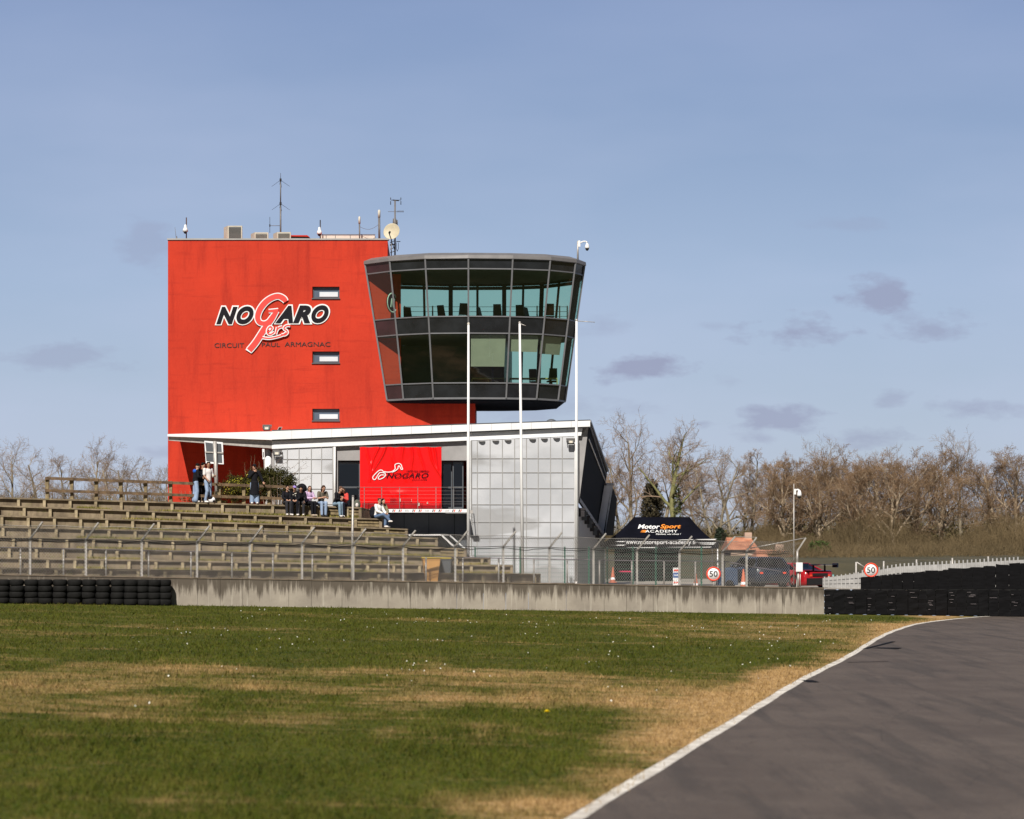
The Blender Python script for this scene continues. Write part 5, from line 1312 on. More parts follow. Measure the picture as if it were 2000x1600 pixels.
b = MB(); b.bb(X(1200, YE+2.9), X(1330, YE+2.9), YE+2.85, YE+2.88, .6, ez-.2); b.build('back_sheet', M['tent'], tn)
# things under the tent
o = thing('trestle_table', P(1240, 1140, YE+1), 'dark draped table with a thin magenta stripe under the black tent', 'table')
b = MB(); b.bb(X(1208, YE), X(1262, YE), YE+.8, YE+1.6, .62, Z(1112, YE)); b.build('cover', M['tent'], o); b = MB(); b.bb(X(1210, YE), X(1236, YE), YE+.78, YE+.797, Z(1118, YE), Z(1115.5, YE)); b.build('stripe', mat('magenta', (.6, .02, .10), .6, .1, 3), o)
o = thing('information_board', P(1321, 1145, 104), 'small white and blue printed board standing at the front of the tent', 'sign'); Y = 103
b = MB(); b.bb(X(1314.5, Y), X(1328, Y), Y, Y+.04, Z(1144, Y), Z(1109, Y)); f = b.build('board', M['white'], o)
b = MB(); b.bb(X(1314.8, Y), X(1327.7, Y), Y-.012, Y-.002, Z(1128.5, Y), Z(1118.5, Y)); b.build('blue_field', mat('print_blue', (.03, .10, .35), .5, .1, 3), f)
b = MB(); b.bb(X(1316, Y), X(1326, Y), Y-.012, Y-.002, Z(1116, Y), Z(1112.5, Y)); b.lathe(P(1317.5, 1138, Y-.01), [(0, 0), (.045, 0), (.045, .01), (0, .01)], 12, 0, Matrix.Rotation(R(90), 3, 'X')); b.bb(X(1320, Y), X(1325, Y), Y-.012, Y-.002, Z(1139, Y), Z(1137, Y)); b.build('red_mark', M['signred'], f)
b = MB()
for k in range(4): b.bb(X(1317, Y)+.07*k, X(1317, Y)+.07*k+.045, Y-.016, Y-.013, Z(1125, Y), Z(1122, Y))
b.build('white_mark', M['white'], f)
# cones
def cone_proto():
    r = thing('traffic_cone', (0, 0, 0), 'x', 'traffic cone', 'traffic cones on the paddock paving')
    b = MB(); b.lathe((0, 0, 0), [(.14, .03), (.025, .80), (0, .80)], 18); b.build('body', M['cone'], r)
    b = MB(); b.bb(-.19, .19, -.19, .19, 0, .035); b.build('base', M['cone'], r, bevel=.01)
    b = MB(); b.lathe((0, 0, 0), [(.124, .16), (.095, .32), (.092, .32)], 18); b.build('band', M['fascia'], r); return r
c0 = cone_proto()
for i, (px, py, Y, sc, lab) in enumerate(((1197, 1137, 100, .95, 'faded traffic cone at the left corner of the black tent'), (1359, 1148, 99, .92, 'slim red traffic cone between information board and 50 sign'), (1452, 1148, 96, 1.12, 'large bright traffic cone beside the dark car'))):
    o = c0 if i == 0 else copy_tree(c0); place(o, (X(px, Y), Y, Z(py, Y)-.03), 0, lab, sc=sc)

# ------------------------------------------------------------------ people
def blob(b, kind, *a): (b.tube if kind == 't' else b.ell)(*a)
def fuse(b, vox=.014, smooth=4, name='tmp'):
    """merge overlapping limbs into one continuous skin (voxel remesh), return (verts, faces)"""
    me = bpy.data.meshes.new(name); me.from_pydata([tuple(v) for v in b.v], [], b.f); me.update()
    o = bpy.data.objects.new(name, me); COL.objects.link(o)
    r = o.modifiers.new('r', 'REMESH'); r.mode = 'VOXEL'; r.voxel_size = vox
    s = o.modifiers.new('s', 'SMOOTH'); s.iterations = smooth; s.factor = .5
    m2 = bake(o); vs = [v.co.copy() for v in m2.vertices]; fs = [tuple(p.vertices) for p in m2.polygons]
    bpy.data.objects.remove(o); bpy.data.meshes.remove(me); bpy.data.meshes.remove(m2); return vs, fs
def limb(b, pts, rs):
    for i in range(len(pts)-1): b.tube(pts[i], pts[i+1], rs[i], rs[i+1], 10)
    for p, r in zip(pts, rs): b.ell(p, (r, r, r), 10, 6)
V = Vector
def pose_stand(lean=0):
    return dict(pel=V((0, 0, .93)), ch=V((0, -.01-lean, 1.30)), nk=V((0, -.02-lean, 1.47)), hd=V((0, -.05-lean*1.3, 1.62)),
                sh=[V((-.18, -lean, 1.41)), V((.18, -lean, 1.41))], el=[V((-.24, .03, 1.14)), V((.24, .03, 1.14))], wr=[V((-.24, -.10, .92)), V((.24, -.10, .92))],
                hip=[V((-.09, 0, .90)), V((.09, 0, .90))], kn=[V((-.10, -.03, .49)), V((.11, -.01, .49))], an=[V((-.11, .03, .08)), V((.12, .02, .08))])
def pose_sit(lean=.08, spread=.10, foot=.42):
    return dict(pel=V((0, 0, .12)), ch=V((0, -lean, .47)), nk=V((0, -lean*1.5, .64)), hd=V((0, -lean*1.9-.03, .78)),
                sh=[V((-.17, -lean*1.3, .58)), V((.17, -lean*1.3, .58))], el=[V((-.22, -.14-lean, .33)), V((.22, -.14-lean, .33))], wr=[V((-.10, -.36, .24)), V((.10, -.36, .24))],
                hip=[V((-.09, -.02, .10)), V((.09, -.02, .10))], kn=[V((-spread, -.44, .13)), V((spread, -.44, .13))], an=[V((-spread, -.46, .09-foot)), V((spread, -.40, .09-foot))])
SH = [R(0)]
def person(label, loc, rz, pose, top, bottom, shoe, hair, sc=1.0, skin='skin', longhair=0, cap=None, coat=False, short=False, wide=0.0, headturn=0, headtilt=0, glasses=False, print_=False, group=None, hood=None):
    J = pose; o_b = MB()
    # body
    b = MB(); Hm = Matrix.Rotation(headturn, 3, 'Z')@Matrix.Rotation(headtilt, 3, 'X'); hd = J['hd']
    def hp(x, y, z): return hd+Hm@V((x, y, z))
    b.ell(hd, (.076, .095, .112), 14, 10, 0, Hm); b.ell(hp(0, -.02, -.06), (.058, .072, .062), 12, 8, 0, Hm); b.ell(hp(0, -.098, -.012), (.013, .018, .022), 8, 6, 0, Hm)
    for s in (-1, 1): b.ell(hp(s*.078, .005, -.01), (.010, .02, .03), 8, 6, 0, Hm)
    limb(b, [J['nk']-V((0, 0, .04)), hd-V((0, -.01, .06))], [.06, .055])
    limb(b, [J['pel'], J['ch'], J['nk']-V((0, 0, .05))], [.13, .135, .07]); b.ell(J['ch'], (.17, .11, .16), 12, 8); b.ell(J['pel'], (.15, .115, .12), 12, 8)
    for k in (0, 1):
        limb(b, [J['sh'][k], J['el'][k], J['wr'][k]], [.055, .042, .028])
        d = (J['wr'][k]-J['el'][k]).normalized(); b.ell(J['wr'][k]+d*.055, (.040, .034, .045), 10, 6)
        limb(b, [J['hip'][k], J['kn'][k], J['an'][k]], [.085, .058, .040])
        b.ell(J['an'][k]+V((0, -.06, -.035)), (.04, .11, .035), 10, 6)
    vs, fs = fuse(b, .015, 3); m = MB(); m.add(vs, fs, 0, True)
    for k in (0, 1):                                                    # four fingers and a thumb per hand, lightly curled
        w = J['wr'][k]; d = (w-J['el'][k]).normalized(); side = d.cross(V((0, -1, .3))).normalized(); dn = side.cross(d)
        pal = w+d*.085
        for q, (off, ln) in enumerate(((-.026, .070), (-.009, .080), (.009, .076), (.026, .060))):
            r0 = pal+side*off; r1 = r0+d*ln*.5+dn*.008; r2 = r1+d*ln*.40+dn*.03; m.tube(r0, r1, .009, .0085, 6); m.tube(r1, r2, .0085, .006, 6)
        s = -1 if k else 1; r0 = w+d*.045+side*.03*s; r1 = r0+d*.035+side*.03*s; m.tube(r0, r1, .011, .010, 6); m.tube(r1, r1+d*.03+dn*.01, .010, .007, 6)
    for s in (-1, 1): m.ell(hp(s*.032, -.088, .012), (.014, .008, .007), 8, 5, 1, Hm)
    m.ell(hp(0, -.088, -.058), (.022, .008, .006), 8, 5, 2, Hm)
    for s in (-1, 1): m.ell(hp(s*.032, -.092, .030), (.018, .006, .004), 8, 4, 1, Hm)
    body = m.build('person', [M[skin], M['txtdark'], mat_lip]); WL[body.name] = V((0, 0, 0))
    tag(body, label, 'person', group)
    # top
    b = MB(); rT = .028
    limb(b, [J['pel']+V((0, 0, .02)), J['ch'], J['nk']-V((0, 0, .07))], [.145, .15, .08]); b.ell(J['ch'], (.195, .135, .18), 14, 8); b.ell(J['pel']+V((0, 0, .03)), (.17, .135, .12), 12, 8)
    for k in (0, 1):
        if short: e = J['sh'][k].lerp(J['el'][k], .75); limb(b, [J['sh'][k], e], [.078, .068])
        else: limb(b, [J['sh'][k], J['el'][k], J['wr'][k]-(J['wr'][k]-J['el'][k])*.04], [.078, .064, .048])
    if coat:
        b.tube(J['pel']+V((0, 0, .05)), J['pel']+V((0, .02, -.52)), .17, .22, 16); 
    vs, fs = fuse(b, .018, 3); m = MB()
    cut = J['nk'].z-.01
    m.add(vs, fs, 0, True)
    if hood: m.ell(J['nk']+V((0, .10, -.07)), (.15, .08, .10), 12, 8, 1)
    if print_:
        for _ in range(5): m.ell(J['ch']+V((random.uniform(-.08, .08), -.135-.01, random.uniform(-.08, .10))), (.03, .012, .02), 8, 5, 2)
    m.build('coat' if coat else ('shirt' if short else 'jacket'), [cloth(*top), cloth(*hood) if hood else cloth(*top), M['offwhite']], body)
    # trousers
    b = MB(); b.ell(J['pel'], (.165, .13, .12), 12, 8)
    for k in (0, 1): limb(b, [J['hip'][k], J['kn'][k], J['an'][k]+V((0, 0, .03))], [.102, .078+wide*.5, .062+wide])
    vs, fs = fuse(b, .018, 2); m = MB(); m.add(vs, fs, 0, True); m.build('trousers', cloth(*bottom), body)
    for k in (0, 1):
        m = MB(); a = J['an'][k]; m.ell(a+V((0, -.07, -.035)), (.050, .145, .045), 12, 8, 0, None, -.75); m.ell(a+V((0, .0, .0)), (.05, .055, .055), 10, 6); m.build('shoe', cloth(*shoe), body)
    # hair
    b = MB(); b.ell(hp(0, .018, .030), (.086, .098, .100), 14, 10, 0, Hm); vs = b.v
    m = MB()
    def hairfn(v): return v
    m.ell(hp(0, .022, .035), (.086, .098, .098), 16, 10, 0, Hm, -.35)
    if longhair:
        for s in (-1, 0, 1):
            m.tube(hp(s*.055, .04, .03), hp(s*.07, .05+.01*s, -.10-longhair), .055, .035, 10); m.ell(hp(s*.07, .05, -.10-longhair), (.035, .03, .05), 8, 6, 0, Hm)
    else:
        for _ in range(10): a = random.uniform(0, 6.28); m.ell(hp(.05*math.cos(a), .02+.05*math.sin(a), .105), (.03, .03, .025), 6, 5, 0, Hm)
    m.build('hair', cloth(*hair), body)
    if cap:
        m = MB(); m.ell(hp(0, .015, .05), (.095, .108, .085), 16, 8, 0, Hm, -.1); m.ell(hp(0, -.12, .055), (.065, .07, .012), 12, 6, 0, Hm); m.build('cap', cloth(*cap), body)
    if glasses:
        m = MB()
        for s in (-1, 1): m.ell(hp(s*.034, -.097, .010), (.025, .010, .018), 10, 6, 0, Hm)
        m.tube(hp(-.02, -.10, .014), hp(.02, -.10, .014), .004); m.build('glasses', M['black'], body)
    place(body, loc, rz, sc=sc); return body
mat_lip = mat('lips', (.40, .14, .11), .5, .05, 5)
BLK = ('black_cloth', (.012, .012, .016)); NAV = ('navy_cloth', (.016, .018, .03)); DGR = ('dark_grey_cloth', (.035, .035, .042)); JNS = ('light_denim', (.27, .36, .52)); JN2 = ('blue_denim', (.12, .18, .30))
WHT = ('white_cloth', (.72, .68, .68)); PUR = ('lilac_cloth', (.52, .38, .58)); GRN = ('olive_cloth', (.13, .115, .09)); WSH = ('white_shoe', (.75, .72, .70)); BSH = ('tan_shoe', (.45, .38, .30)); BRN = ('brown_hair', (.055, .03, .02)); BHR = ('black_hair', (.010, .008, .008)); REDC = ('red_cloth', (.55, .07, .06)); BLU = ('blue_cloth', (.02, .11, .50)); KHA = ('khaki_cloth', (.22, .19, .12)); BEI = ('beige_cloth', (.62, .47, .40))
def stand_at(px, c=92.02): Y = YL(px, c); return (X(px, Y), Y, rowz(1, px)+.0)
random.seed(21)
p = pose_stand(.04); p['el'] = [V((-.24, -.05, 1.14)), V((.22, -.10, 1.12))]; p['wr'] = [V((-.12, -.26, 1.12)), V((.10, -.28, 1.14))]
person('standing figure in black jacket and wide pale jeans with a bright blue hood', stand_at(382, 91.98), R(115), p, BLK, JNS, WSH, BHR, .96, wide=.05, hood=BLU, headtilt=.35)
p = pose_stand(.03); p['el'] = [V((-.23, -.08, 1.15)), V((.23, -.08, 1.15))]; p['wr'] = [V((-.06, -.27, 1.22)), V((.10, -.27, 1.24))]
person('standing man in all black with short dark hair, bending his head over a phone', stand_at(394, 92.3), R(55), p, BLK, BLK, BSH, BHR, .99, headtilt=.4, headturn=-.1)
p = pose_stand(.0); p['el'] = [V((-.22, -.02, 1.14)), V((.22, -.04, 1.14))]; p['wr'] = [V((-.20, -.22, .98)), V((.14, -.24, 1.14))]; p['kn'][0] = V((-.10, -.08, .49))
person('standing bearded man in white t-shirt and pale jeans, head turned towards the camera', stand_at(406, 91.97), R(48), p, WHT, JNS, WSH, BHR, 1.01, 'skin2', short=True, headturn=-R(38))
p = pose_stand(.0); p['el'] = [V((-.25, -.08, 1.16)), V((.30, -.02, 1.14))]; p['wr'] = [V((-.03, -.17, 1.40)), V((.36, -.10, .98))]
person('woman standing alone in a long black coat and jeans, one hand raised to her mouth', stand_at(497, 91.98), R(12), p, BLK, JNS, WSH, ('auburn_hair', (.10, .04, .025)), .99, longhair=.16, cap=BLK, coat=True, wide=.04)
def seat_at(px, k=1, back=.16): Y = YL(px, rc(k))+back; return (X(px, Y), Y, rowz(k, px)+.0)
sg_ = 'people seated on the terrace rows'
def ft(k, px): return rowz(k, px)-rowz(k+1, px)
p = pose_sit(.10, .10, ft(1, 561)/.93); person('seated man in black jacket and dark trousers with white shoes, leftmost of the sitting row', seat_at(559), R(22), p, BLK, DGR, WSH, BHR, .93, group=sg_, glasses=True)
p = pose_sit(.16, .12, ft(1, 576)/.93); person('seated person in a purple cap and black hoodie with white print', seat_at(574), R(12), p, BLK, BLK, WSH, BHR, .93, cap=('purple_cloth', (.30, .22, .55)), group=sg_, print_=True, headtilt=.15)
p = pose_sit(.22, .12, ft(1, 588)/.95); p['wr'] = [V((-.16, -.44, .20)), V((.16, -.44, .20))]
person('seated person in plain black bending forward between the purple cap and the lilac jacket', seat_at(588), R(5), p, BLK, DGR, WSH, BHR, .92, headtilt=.5, group=sg_)
p = pose_sit(.05, .09, ft(1, 600)/.95); p['wr'] = [V((-.05, -.42, .34)), V((.12, -.44, .33))]
person('seated woman in a lilac jacket and black trousers with dark curly hair', seat_at(602), R(40), p, PUR, BLK, BSH, BRN, .95, longhair=.05, group=sg_, headturn=-R(25))
p = pose_sit(.20, .10, ft(1, 626)/.97); p['wr'] = [V((-.08, -.40, .36)), V((.14, -.38, .36))]
person('seated person in olive top with bare folded arms, head bowed over pale jeans', seat_at(626), R(25), p, GRN, JNS, DGR, BRN, .98, short=True, longhair=.04, headtilt=.45, group=sg_)
p = pose_sit(.20, .08, ft(1, 660)/.95); p['wr'] = [V((-.02, -.36, .32)), V((.14, -.38, .34))]
person('seated balding man in black sweater and blue jeans, leaning to the right', seat_at(656), R(38), p, BLK, ('mid_denim', (.20, .29, .38)), WSH, ('short_brown_hair', (.12, .07, .05)), .95, headtilt=.3, group=sg_)
p = pose_sit(.10, .08, ft(1, 672)/.93); p['wr'] = [V((-.08, -.28, .40)), V((.04, -.30, .42))]
person('seated girl in red top with long brown hair, right of the balding man', seat_at(672), R(-8), p, REDC, NAV, DGR, BRN, .92, longhair=.14, group=sg_, headtilt=.2)
p = pose_sit(.06, .07, ft(2, 738)/.95); p['kn'] = [V((-.06, -.46, .18)), V((.10, -.44, .12))]; p['an'] = [V((.14, -.62, -.10)), V((.08, -.42, .09-ft(2, 738)/.95))]; p['wr'] = [V((-.08, -.40, .24)), V((.10, -.42, .22))]
person('seated woman in tight white top and sunglasses with crossed legs at the row end', seat_at(737, 2, .12), R(48), p, ('bright_white_cloth', (.78, .77, .76)), JN2, WSH, BRN, .97, group=sg_, glasses=True, headturn=-R(20))
p = pose_sit(.08, .08, ft(2, 744)/.95)
person('seated dark-haired girl in khaki top partly hidden behind the white-topped woman', seat_at(744, 2, .42), R(40), p, KHA, JN2, WSH, BHR, .97, longhair=.10, group=sg_)
# bags and pushchair
o = thing('backpack', seat_at(741, 2, .45), 'black backpack on the row behind the woman in the white top', 'backpack', rz=0); x, y, z = seat_at(729, 2, .3)
b = MB(); b.ell((x, y, z+.26), (.17, .13, .27), 14, 10); b.build('body', BLKM := cloth(*BLK), o); b = MB(); b.ell((x-.03, y-.11, z+.16), (.11, .06, .12), 12, 8); b.build('pocket', BLKM, o)
o = thing('backpack', seat_at(697, 1), 'grey and white backpack beside the thin grey pole near the balcony end', 'backpack'); Y = 91.4; c = P(697.5, 985.5, Y-.9)
b = MB(); b.ell(c, (.16, .12, .22), 14, 10); b.build('body', cloth('grey_cloth', (.10, .11, .09)), o); b = MB(); b.ell(c+V((0, -.09, -.02)), (.07, .05, .10), 12, 8); b.build('pocket', cloth(*WHT), o)
b = MB(); b.path([c+V((-.12, 0, .2)), c+V((-.08, 0, .33)), c+V((.08, 0, .33)), c+V((.12, 0, .2))], .015, 6); b.build('strap', BLKM, o)
o = thing('pushchair', seat_at(588, 1, .5), 'dark pushchair with a rounded hood behind the seated group', 'pushchair'); x, y, z = seat_at(589, 1, .75)
b = MB(); b.ell((x+.0, y, z+.72), (.24, .25, .26), 16, 10, 0, Matrix.Rotation(R(25), 3, 'Y'), -.1); b.build('hood', BLKM, o)
b = MB(); b.prism([(x-.2, y-.18, z+.35), (x+.2, y-.18, z+.35), (x+.16, y-.1, z+.72), (x-.16, y-.1, z+.72)], (0, .1, 0)); b.build('seat', cloth(*DGR), o)
b = MB(); b.path([V((x-.28, y, z+.98)), V((x-.34, y, z+.90)), V((x-.1, y, z+.45)), V((x+.2, y-.2, z+.12))], .018, 8); b.path([V((x-.1, y, z+.45)), V((x-.2, y+.2, z+.12))], .018, 8); b.build('frame', M['steeld'], o)
for dx, dy in ((.2, -.2), (-.2, .2), (.2, .2)):
    b = MB(); b.lathe((x+dx, y+dy, z+.12), [(.06, -.02), (.12, -.02), (.12, .02), (.06, .02), (.06, -.02)], 16, 0, Matrix.Rotation(R(90), 3, 'Y')); b.build('wheel', M['rubber'], o)
x, y, z = stand_at(414, 91.93)
o = thing('sports_bag', (x, y, z), 'round black and white bag at the feet of the man in the white t-shirt', 'bag'); b = MB(); b.ell((x, y-.02, z+.13), (.15, .12, .14), 14, 10); b.build('body', M['white'], o)
b = MB(); b.ell((x-.04, y-.04, z+.20), (.11, .11, .09), 12, 8); b.ell((x+.09, y-.09, z+.08), (.05, .05, .05), 10, 6); b.build('dark_patch', BLKM, o)
o = thing('drink_cup', (x, y, z), 'small pale cup held by the man in the white t-shirt', 'cup'); b = MB(); c = P(416, 929, 87.75); b.lathe(c, [(0, -.08), (.03, -.08), (.038, .05), (0, .05)], 12); b.build('cup', M['offwhite'], o); b = MB(); b.lathe(c, [(0, .051), (.042, .051), (.038, .07), (0, .075)], 12); b.build('lid', M['white'], o)

# ------------------------------------------------------------------ foliage helpers
def leafmesh(name, pts, size, m, seed, parent=None, base=None, asp=.6, up=0.0, nrm=None):
    rs = np.random.RandomState(seed); n = len(pts); pts = np.asarray(pts, float)
    a = rs.normal(size=(n, 3)); a /= np.linalg.norm(a, axis=1)[:, None]; a[:, 2] += up; c = rs.normal(size=(n, 3)); u = np.cross(a, c); u /= np.linalg.norm(u, axis=1)[:, None]+1e-9
    s = size*rs.uniform(.5, 1.4, n)[:, None]; a = a*s; u = u*s*asp
    off = WL.get(parent.name, V()) if parent is not None else (V(base) if base is not None else V())
    pts = pts-np.array(off)
    v = np.stack([pts-a*.5, pts+u*.5, pts+a*.5, pts-u*.5], 1)
    me = bpy.data.meshes.new(name); me.vertices.add(4*n); me.vertices.foreach_set('co', v.ravel().astype(np.float32))
    me.loops.add(4*n); me.loops.foreach_set('vertex_index', np.arange(4*n, dtype=np.int32)); me.polygons.add(n)
    me.polygons.foreach_set('loop_start', np.arange(0, 4*n, 4, dtype=np.int32)); me.polygons.foreach_set('loop_total', np.full(n, 4, dtype=np.int32)); me.update(); me.materials.append(m)
    o = bpy.data.objects.new(name, me); COL.objects.link(o)
    if parent is not None: o.parent = parent; WL[o.name] = WL.get(parent.name, V()).copy()
    else: o.location = off
    return o
def stems(b, segs, n=3):
    for p, q, r0, r1 in segs: b.tube(p, q, r0, r1, n, 0, False, False)
def segmesh(name, segs, m, parent=None, n=3):
    """many thin tapered tubes as one mesh (numpy)"""
    S0 = np.array([[*p] for p, q, a, c in segs]); S1 = np.array([[*q] for p, q, a, c in segs]); r0 = np.array([a for p, q, a, c in segs]); r1 = np.array([c for p, q, a, c in segs])
    off = WL.get(parent.name, V()) if parent is not None else V(); S0 = S0-np.array(off); S1 = S1-np.array(off)
    d = S1-S0; d /= np.linalg.norm(d, axis=1)[:, None]+1e-9; t = np.where(np.abs(d[:, 2:3]) < .9, np.array([[0, 0, 1.]]), np.array([[1., 0, 0]])); u = np.cross(d, t); u /= np.linalg.norm(u, axis=1)[:, None]+1e-9; w = np.cross(d, u)
    k = len(segs); v = np.zeros((k, 2*n, 3))
    for i in range(n):
        a = 2*math.pi*i/n; o_ = u*math.cos(a)+w*math.sin(a); v[:, i] = S0+o_*r0[:, None]; v[:, n+i] = S1+o_*r1[:, None]
    f = np.array([[i, (i+1) % n, n+(i+1) % n, n+i] for i in range(n)]); F = (f[None]+(np.arange(k)*2*n)[:, None, None]).reshape(-1)
    me = bpy.data.meshes.new(name); me.vertices.add(2*n*k); me.vertices.foreach_set('co', v.ravel().astype(np.float32)); me.loops.add(len(F)); me.loops.foreach_set('vertex_index', F.astype(np.int32))
    me.polygons.add(n*k); me.polygons.foreach_set('loop_start', np.arange(0, 4*n*k, 4, dtype=np.int32)); me.polygons.foreach_set('loop_total', np.full(n*k, 4, dtype=np.int32)); me.update(); me.materials.append(m)
    o = bpy.data.objects.new(name, me); COL.objects.link(o)
    if parent is not None: o.parent = parent; WL[o.name] = off.copy() if hasattr(off, 'copy') else V()
    return o

# ------------------------------------------------------------------ shrub on the top terrace
rs = np.random.RandomState(4)
def shrub(name, lobes, n, size, label, m, stem_pts, m2=None, yel=None, seed=3):
    c0 = lobes[0][0]; o = thing(name, (c0.x, c0.y, c0.z-1.0), label, 'bush')
    rs = np.random.RandomState(seed); pts = []
    tot = sum(l[1]*l[3] for l in lobes)
    for c, rx, ry_, rzz in lobes:
        k = int(n*rx*rzz/tot); clump = rs.normal(size=(max(8, k//60), 3)); clump /= np.linalg.norm(clump, axis=1)[:, None]; clump *= rs.uniform(.35, 1.0, (len(clump), 1))**.6
        for q in range(k):
            g = clump[rs.randint(len(clump))]+rs.normal(0, .13, 3); pts.append((c.x+g[0]*rx, c.y+g[1]*ry_, c.z+g[2]*rzz))
    leafmesh('foliage', pts, size, m, seed, o)
    if yel:
        c, rx, ry_, rzz, k = yel; leafmesh('yellow_leaves', [(c.x+rs.normal()*rx, c.y+rs.normal()*ry_-.3, c.z+rs.normal()*rzz) for _ in range(k)], size*1.1, m2, seed+1, o)
    sg2 = []; sl = []
    for (px, py, Y, dx, dz) in stem_pts:
        a = P(px, py, Y); prev = a; r = .012
        for i in range(6):
            q = prev+V((dx/6+rs.normal()*.03, rs.normal()*.03, dz/6+rs.normal()*.02)); sg2.append((prev, q, r, r*.8)); r *= .8; prev = q
            for _ in range(7): sl.append(tuple(q+V((rs.normal()*.05, rs.normal()*.05, rs.normal()*.05))))
    base = V((c0.x, c0.y, c0.z-1.1))
    for _ in range(24): g = rs.normal(size=3); sg2.append((base+V((g[0]*.3, g[1]*.2, 0)), V((c0.x+g[0]*.6*lobes[0][1], c0.y+g[1]*.4, c0.z+.3)), .02, .006))
    segmesh('stems', sg2, M['twig'], o)
    if sl: leafmesh('sprig_leaves', sl, size*.55, m, seed+2, o)
    return o
Yb_ = 92.7
shrub('large_bush', [(P(543, 945, Yb_), .80, .55, .72), (P(505, 948, Yb_), .85, .55, .70), (P(465, 955, Yb_), .75, .5, .62), (P(567, 953, Yb_), .35, .4, .55), (P(520, 935, Yb_), .5, .45, .55)], 30000, .062,
      'wide dark olive bush with straggling twigs behind the wooden fence', M['bush'],
      [(488, 935, Yb_, 0, 1.1), (493, 930, Yb_, .03, .9), (500, 925, Yb_, .1, .55), (510, 925, Yb_, -.1, .6), (482, 930, Yb_, -.1, .6), (540, 915, Yb_, .8, .4), (550, 925, Yb_, 1.1, .75), (560, 930, Yb_, .9, .35), (572, 945, Yb_, .7, .3), (535, 915, Yb_, .4, .5), (565, 935, Yb_, .8, .75), (455, 930, Yb_, -.25, .3)],
      M['bushy'], (P(468, 952, Yb_), .30, .1, .24, 550))
shrub('low_bush', [(P(395, 972, 93), .7, .4, .32), (P(375, 975, 93), .5, .3, .2), (P(430, 972, 93), .5, .3, .35)], 5000, .04, 'low dark bush at the foot of the red wall left of the large bush', M['bush'], [(380, 965, 93, -.1, .3), (400, 960, 93, .1, .3)], seed=8)

# ------------------------------------------------------------------ trees
def tree_proto(name, seed, H_=14.0, spread=.42, trunk=.32, nl=11, bark='barkA', twig='twig', leaves=None, ivy=0, label='x', low=.22, fine=1.0):
    rs = random.Random(seed); o = thing(name, (0, 0, 0), label, 'tree', 'bare winter trees beyond the track')
    big, fin, lv, iv = [], [], [], []
    def grow(p, d, L_, r, depth, nseg):
        pts = [(p, r)]
        for i in range(nseg):
            d = (d+V((rs.gauss(0, .16 if depth else .07), rs.gauss(0, .16 if depth else .07), rs.gauss(0, .10)+(.06 if depth < 3 else .02)))).normalized(); q = p+d*L_/nseg; r2 = r*(1-.75*(i+1)/nseg)+.004
            (big if depth < (3 if bark == 'barkB' else 2) else fin).append((p, q, pts[-1][1], r2)); p = q; pts.append((p, r2))
            if depth == 1 and ivy and rs.random() < .3 and i < 2:
                for _ in range(12): iv.append(tuple(q+V((rs.gauss(0, .18), rs.gauss(0, .18), rs.gauss(0, .25)))))
        if depth >= 4: return
        kids_ = {0: nl, 1: 8, 2: int(7*fine), 3: int(5*fine)}[depth]
        for k in range(kids_):
            t = (low+(1-low)*(k+rs.random())/kids_) if depth == 0 else (.25+.75*(k+rs.random())/kids_)
            f = t*nseg; i = min(nseg-1, int(f)); a, c = pts[i][0], pts[i+1][0]; pos = a.lerp(c, f-i); rr = pts[i][1]
            az = rs.uniform(0, 2*math.pi) if depth else 2.4*k+rs.uniform(-.4, .4); ax = (c-a).normalized(); ref = V((1, 0, 0)) if abs(ax.x) < .8 else V((0, 1, 0)); u = ax.cross(ref).normalized(); w = ax.cross(u)
            ang = R(rs.uniform(32, 62)) if depth == 0 else R(rs.uniform(28, 60)); nd = ax*math.cos(ang)+(u*math.cos(az)+w*math.sin(az))*math.sin(ang)
            ln = {0: H_*spread*(1.15-.65*t)*rs.uniform(.8, 1.15), 1: L_*rs.uniform(.35, .55), 2: L_*rs.uniform(.38, .6), 3: L_*rs.uniform(.4, .7)}[depth]
            grow(pos, nd, ln, max(.012, rr*{0: .56, 1: .52, 2: .55, 3: .7}[depth]), depth+1, {0: 6, 1: 4, 2: 3, 3: 2}[depth])
            if depth == 3 and leaves and rs.random() < leaves: lv.append(tuple(pos+nd*ln*.7))
    grow(V((0, 0, 0)), V((rs.gauss(0, .04), rs.gauss(0, .04), 1)), H_, trunk, 0, 9)
    t_ = segmesh('trunk', big, M[bark], o, 6); segmesh('crown', fin, M[twig], o, 3)
    if lv: leafmesh('dry_leaves', lv, .13, M['leafb'], seed, o)
    if ivy:
        for i in range(int(900*ivy)):
            z = rs.uniform(0, H_*.62*min(1, ivy)); a = rs.uniform(0, 6.28); rr = trunk*(1-z/H_)+rs.uniform(0, .22*ivy); iv.append((rr*math.cos(a), rr*math.sin(a), z))
        leafmesh('ivy', iv, .26, M['ivy'], seed+5, o)
    return o
PR = [tree_proto('bare_tree', 1, 15, .46, .34, 11, fine=.8), tree_proto('bare_tree', 2, 14, .42, .30, 9, fine=.72), tree_proto('bare_tree', 5, 13, .50, .32, 10, fine=.8),
      tree_proto('oak_tree', 7, 12, .52, .36, 14, 'barkB', 'twigo', .55, low=.14, fine=1.15), tree_proto('oak_tree', 9, 11.5, .55, .38, 15, 'barkB', 'twigo', .75, low=.12, fine=1.15),
      tree_proto('ivy_tree', 12, 14, .50, .52, 9, bark='moss', ivy=1.0, low=.35, fine=.72), tree_proto('slender_tree', 15, 13, .26, .24, 13, low=.25)]
USED = set()
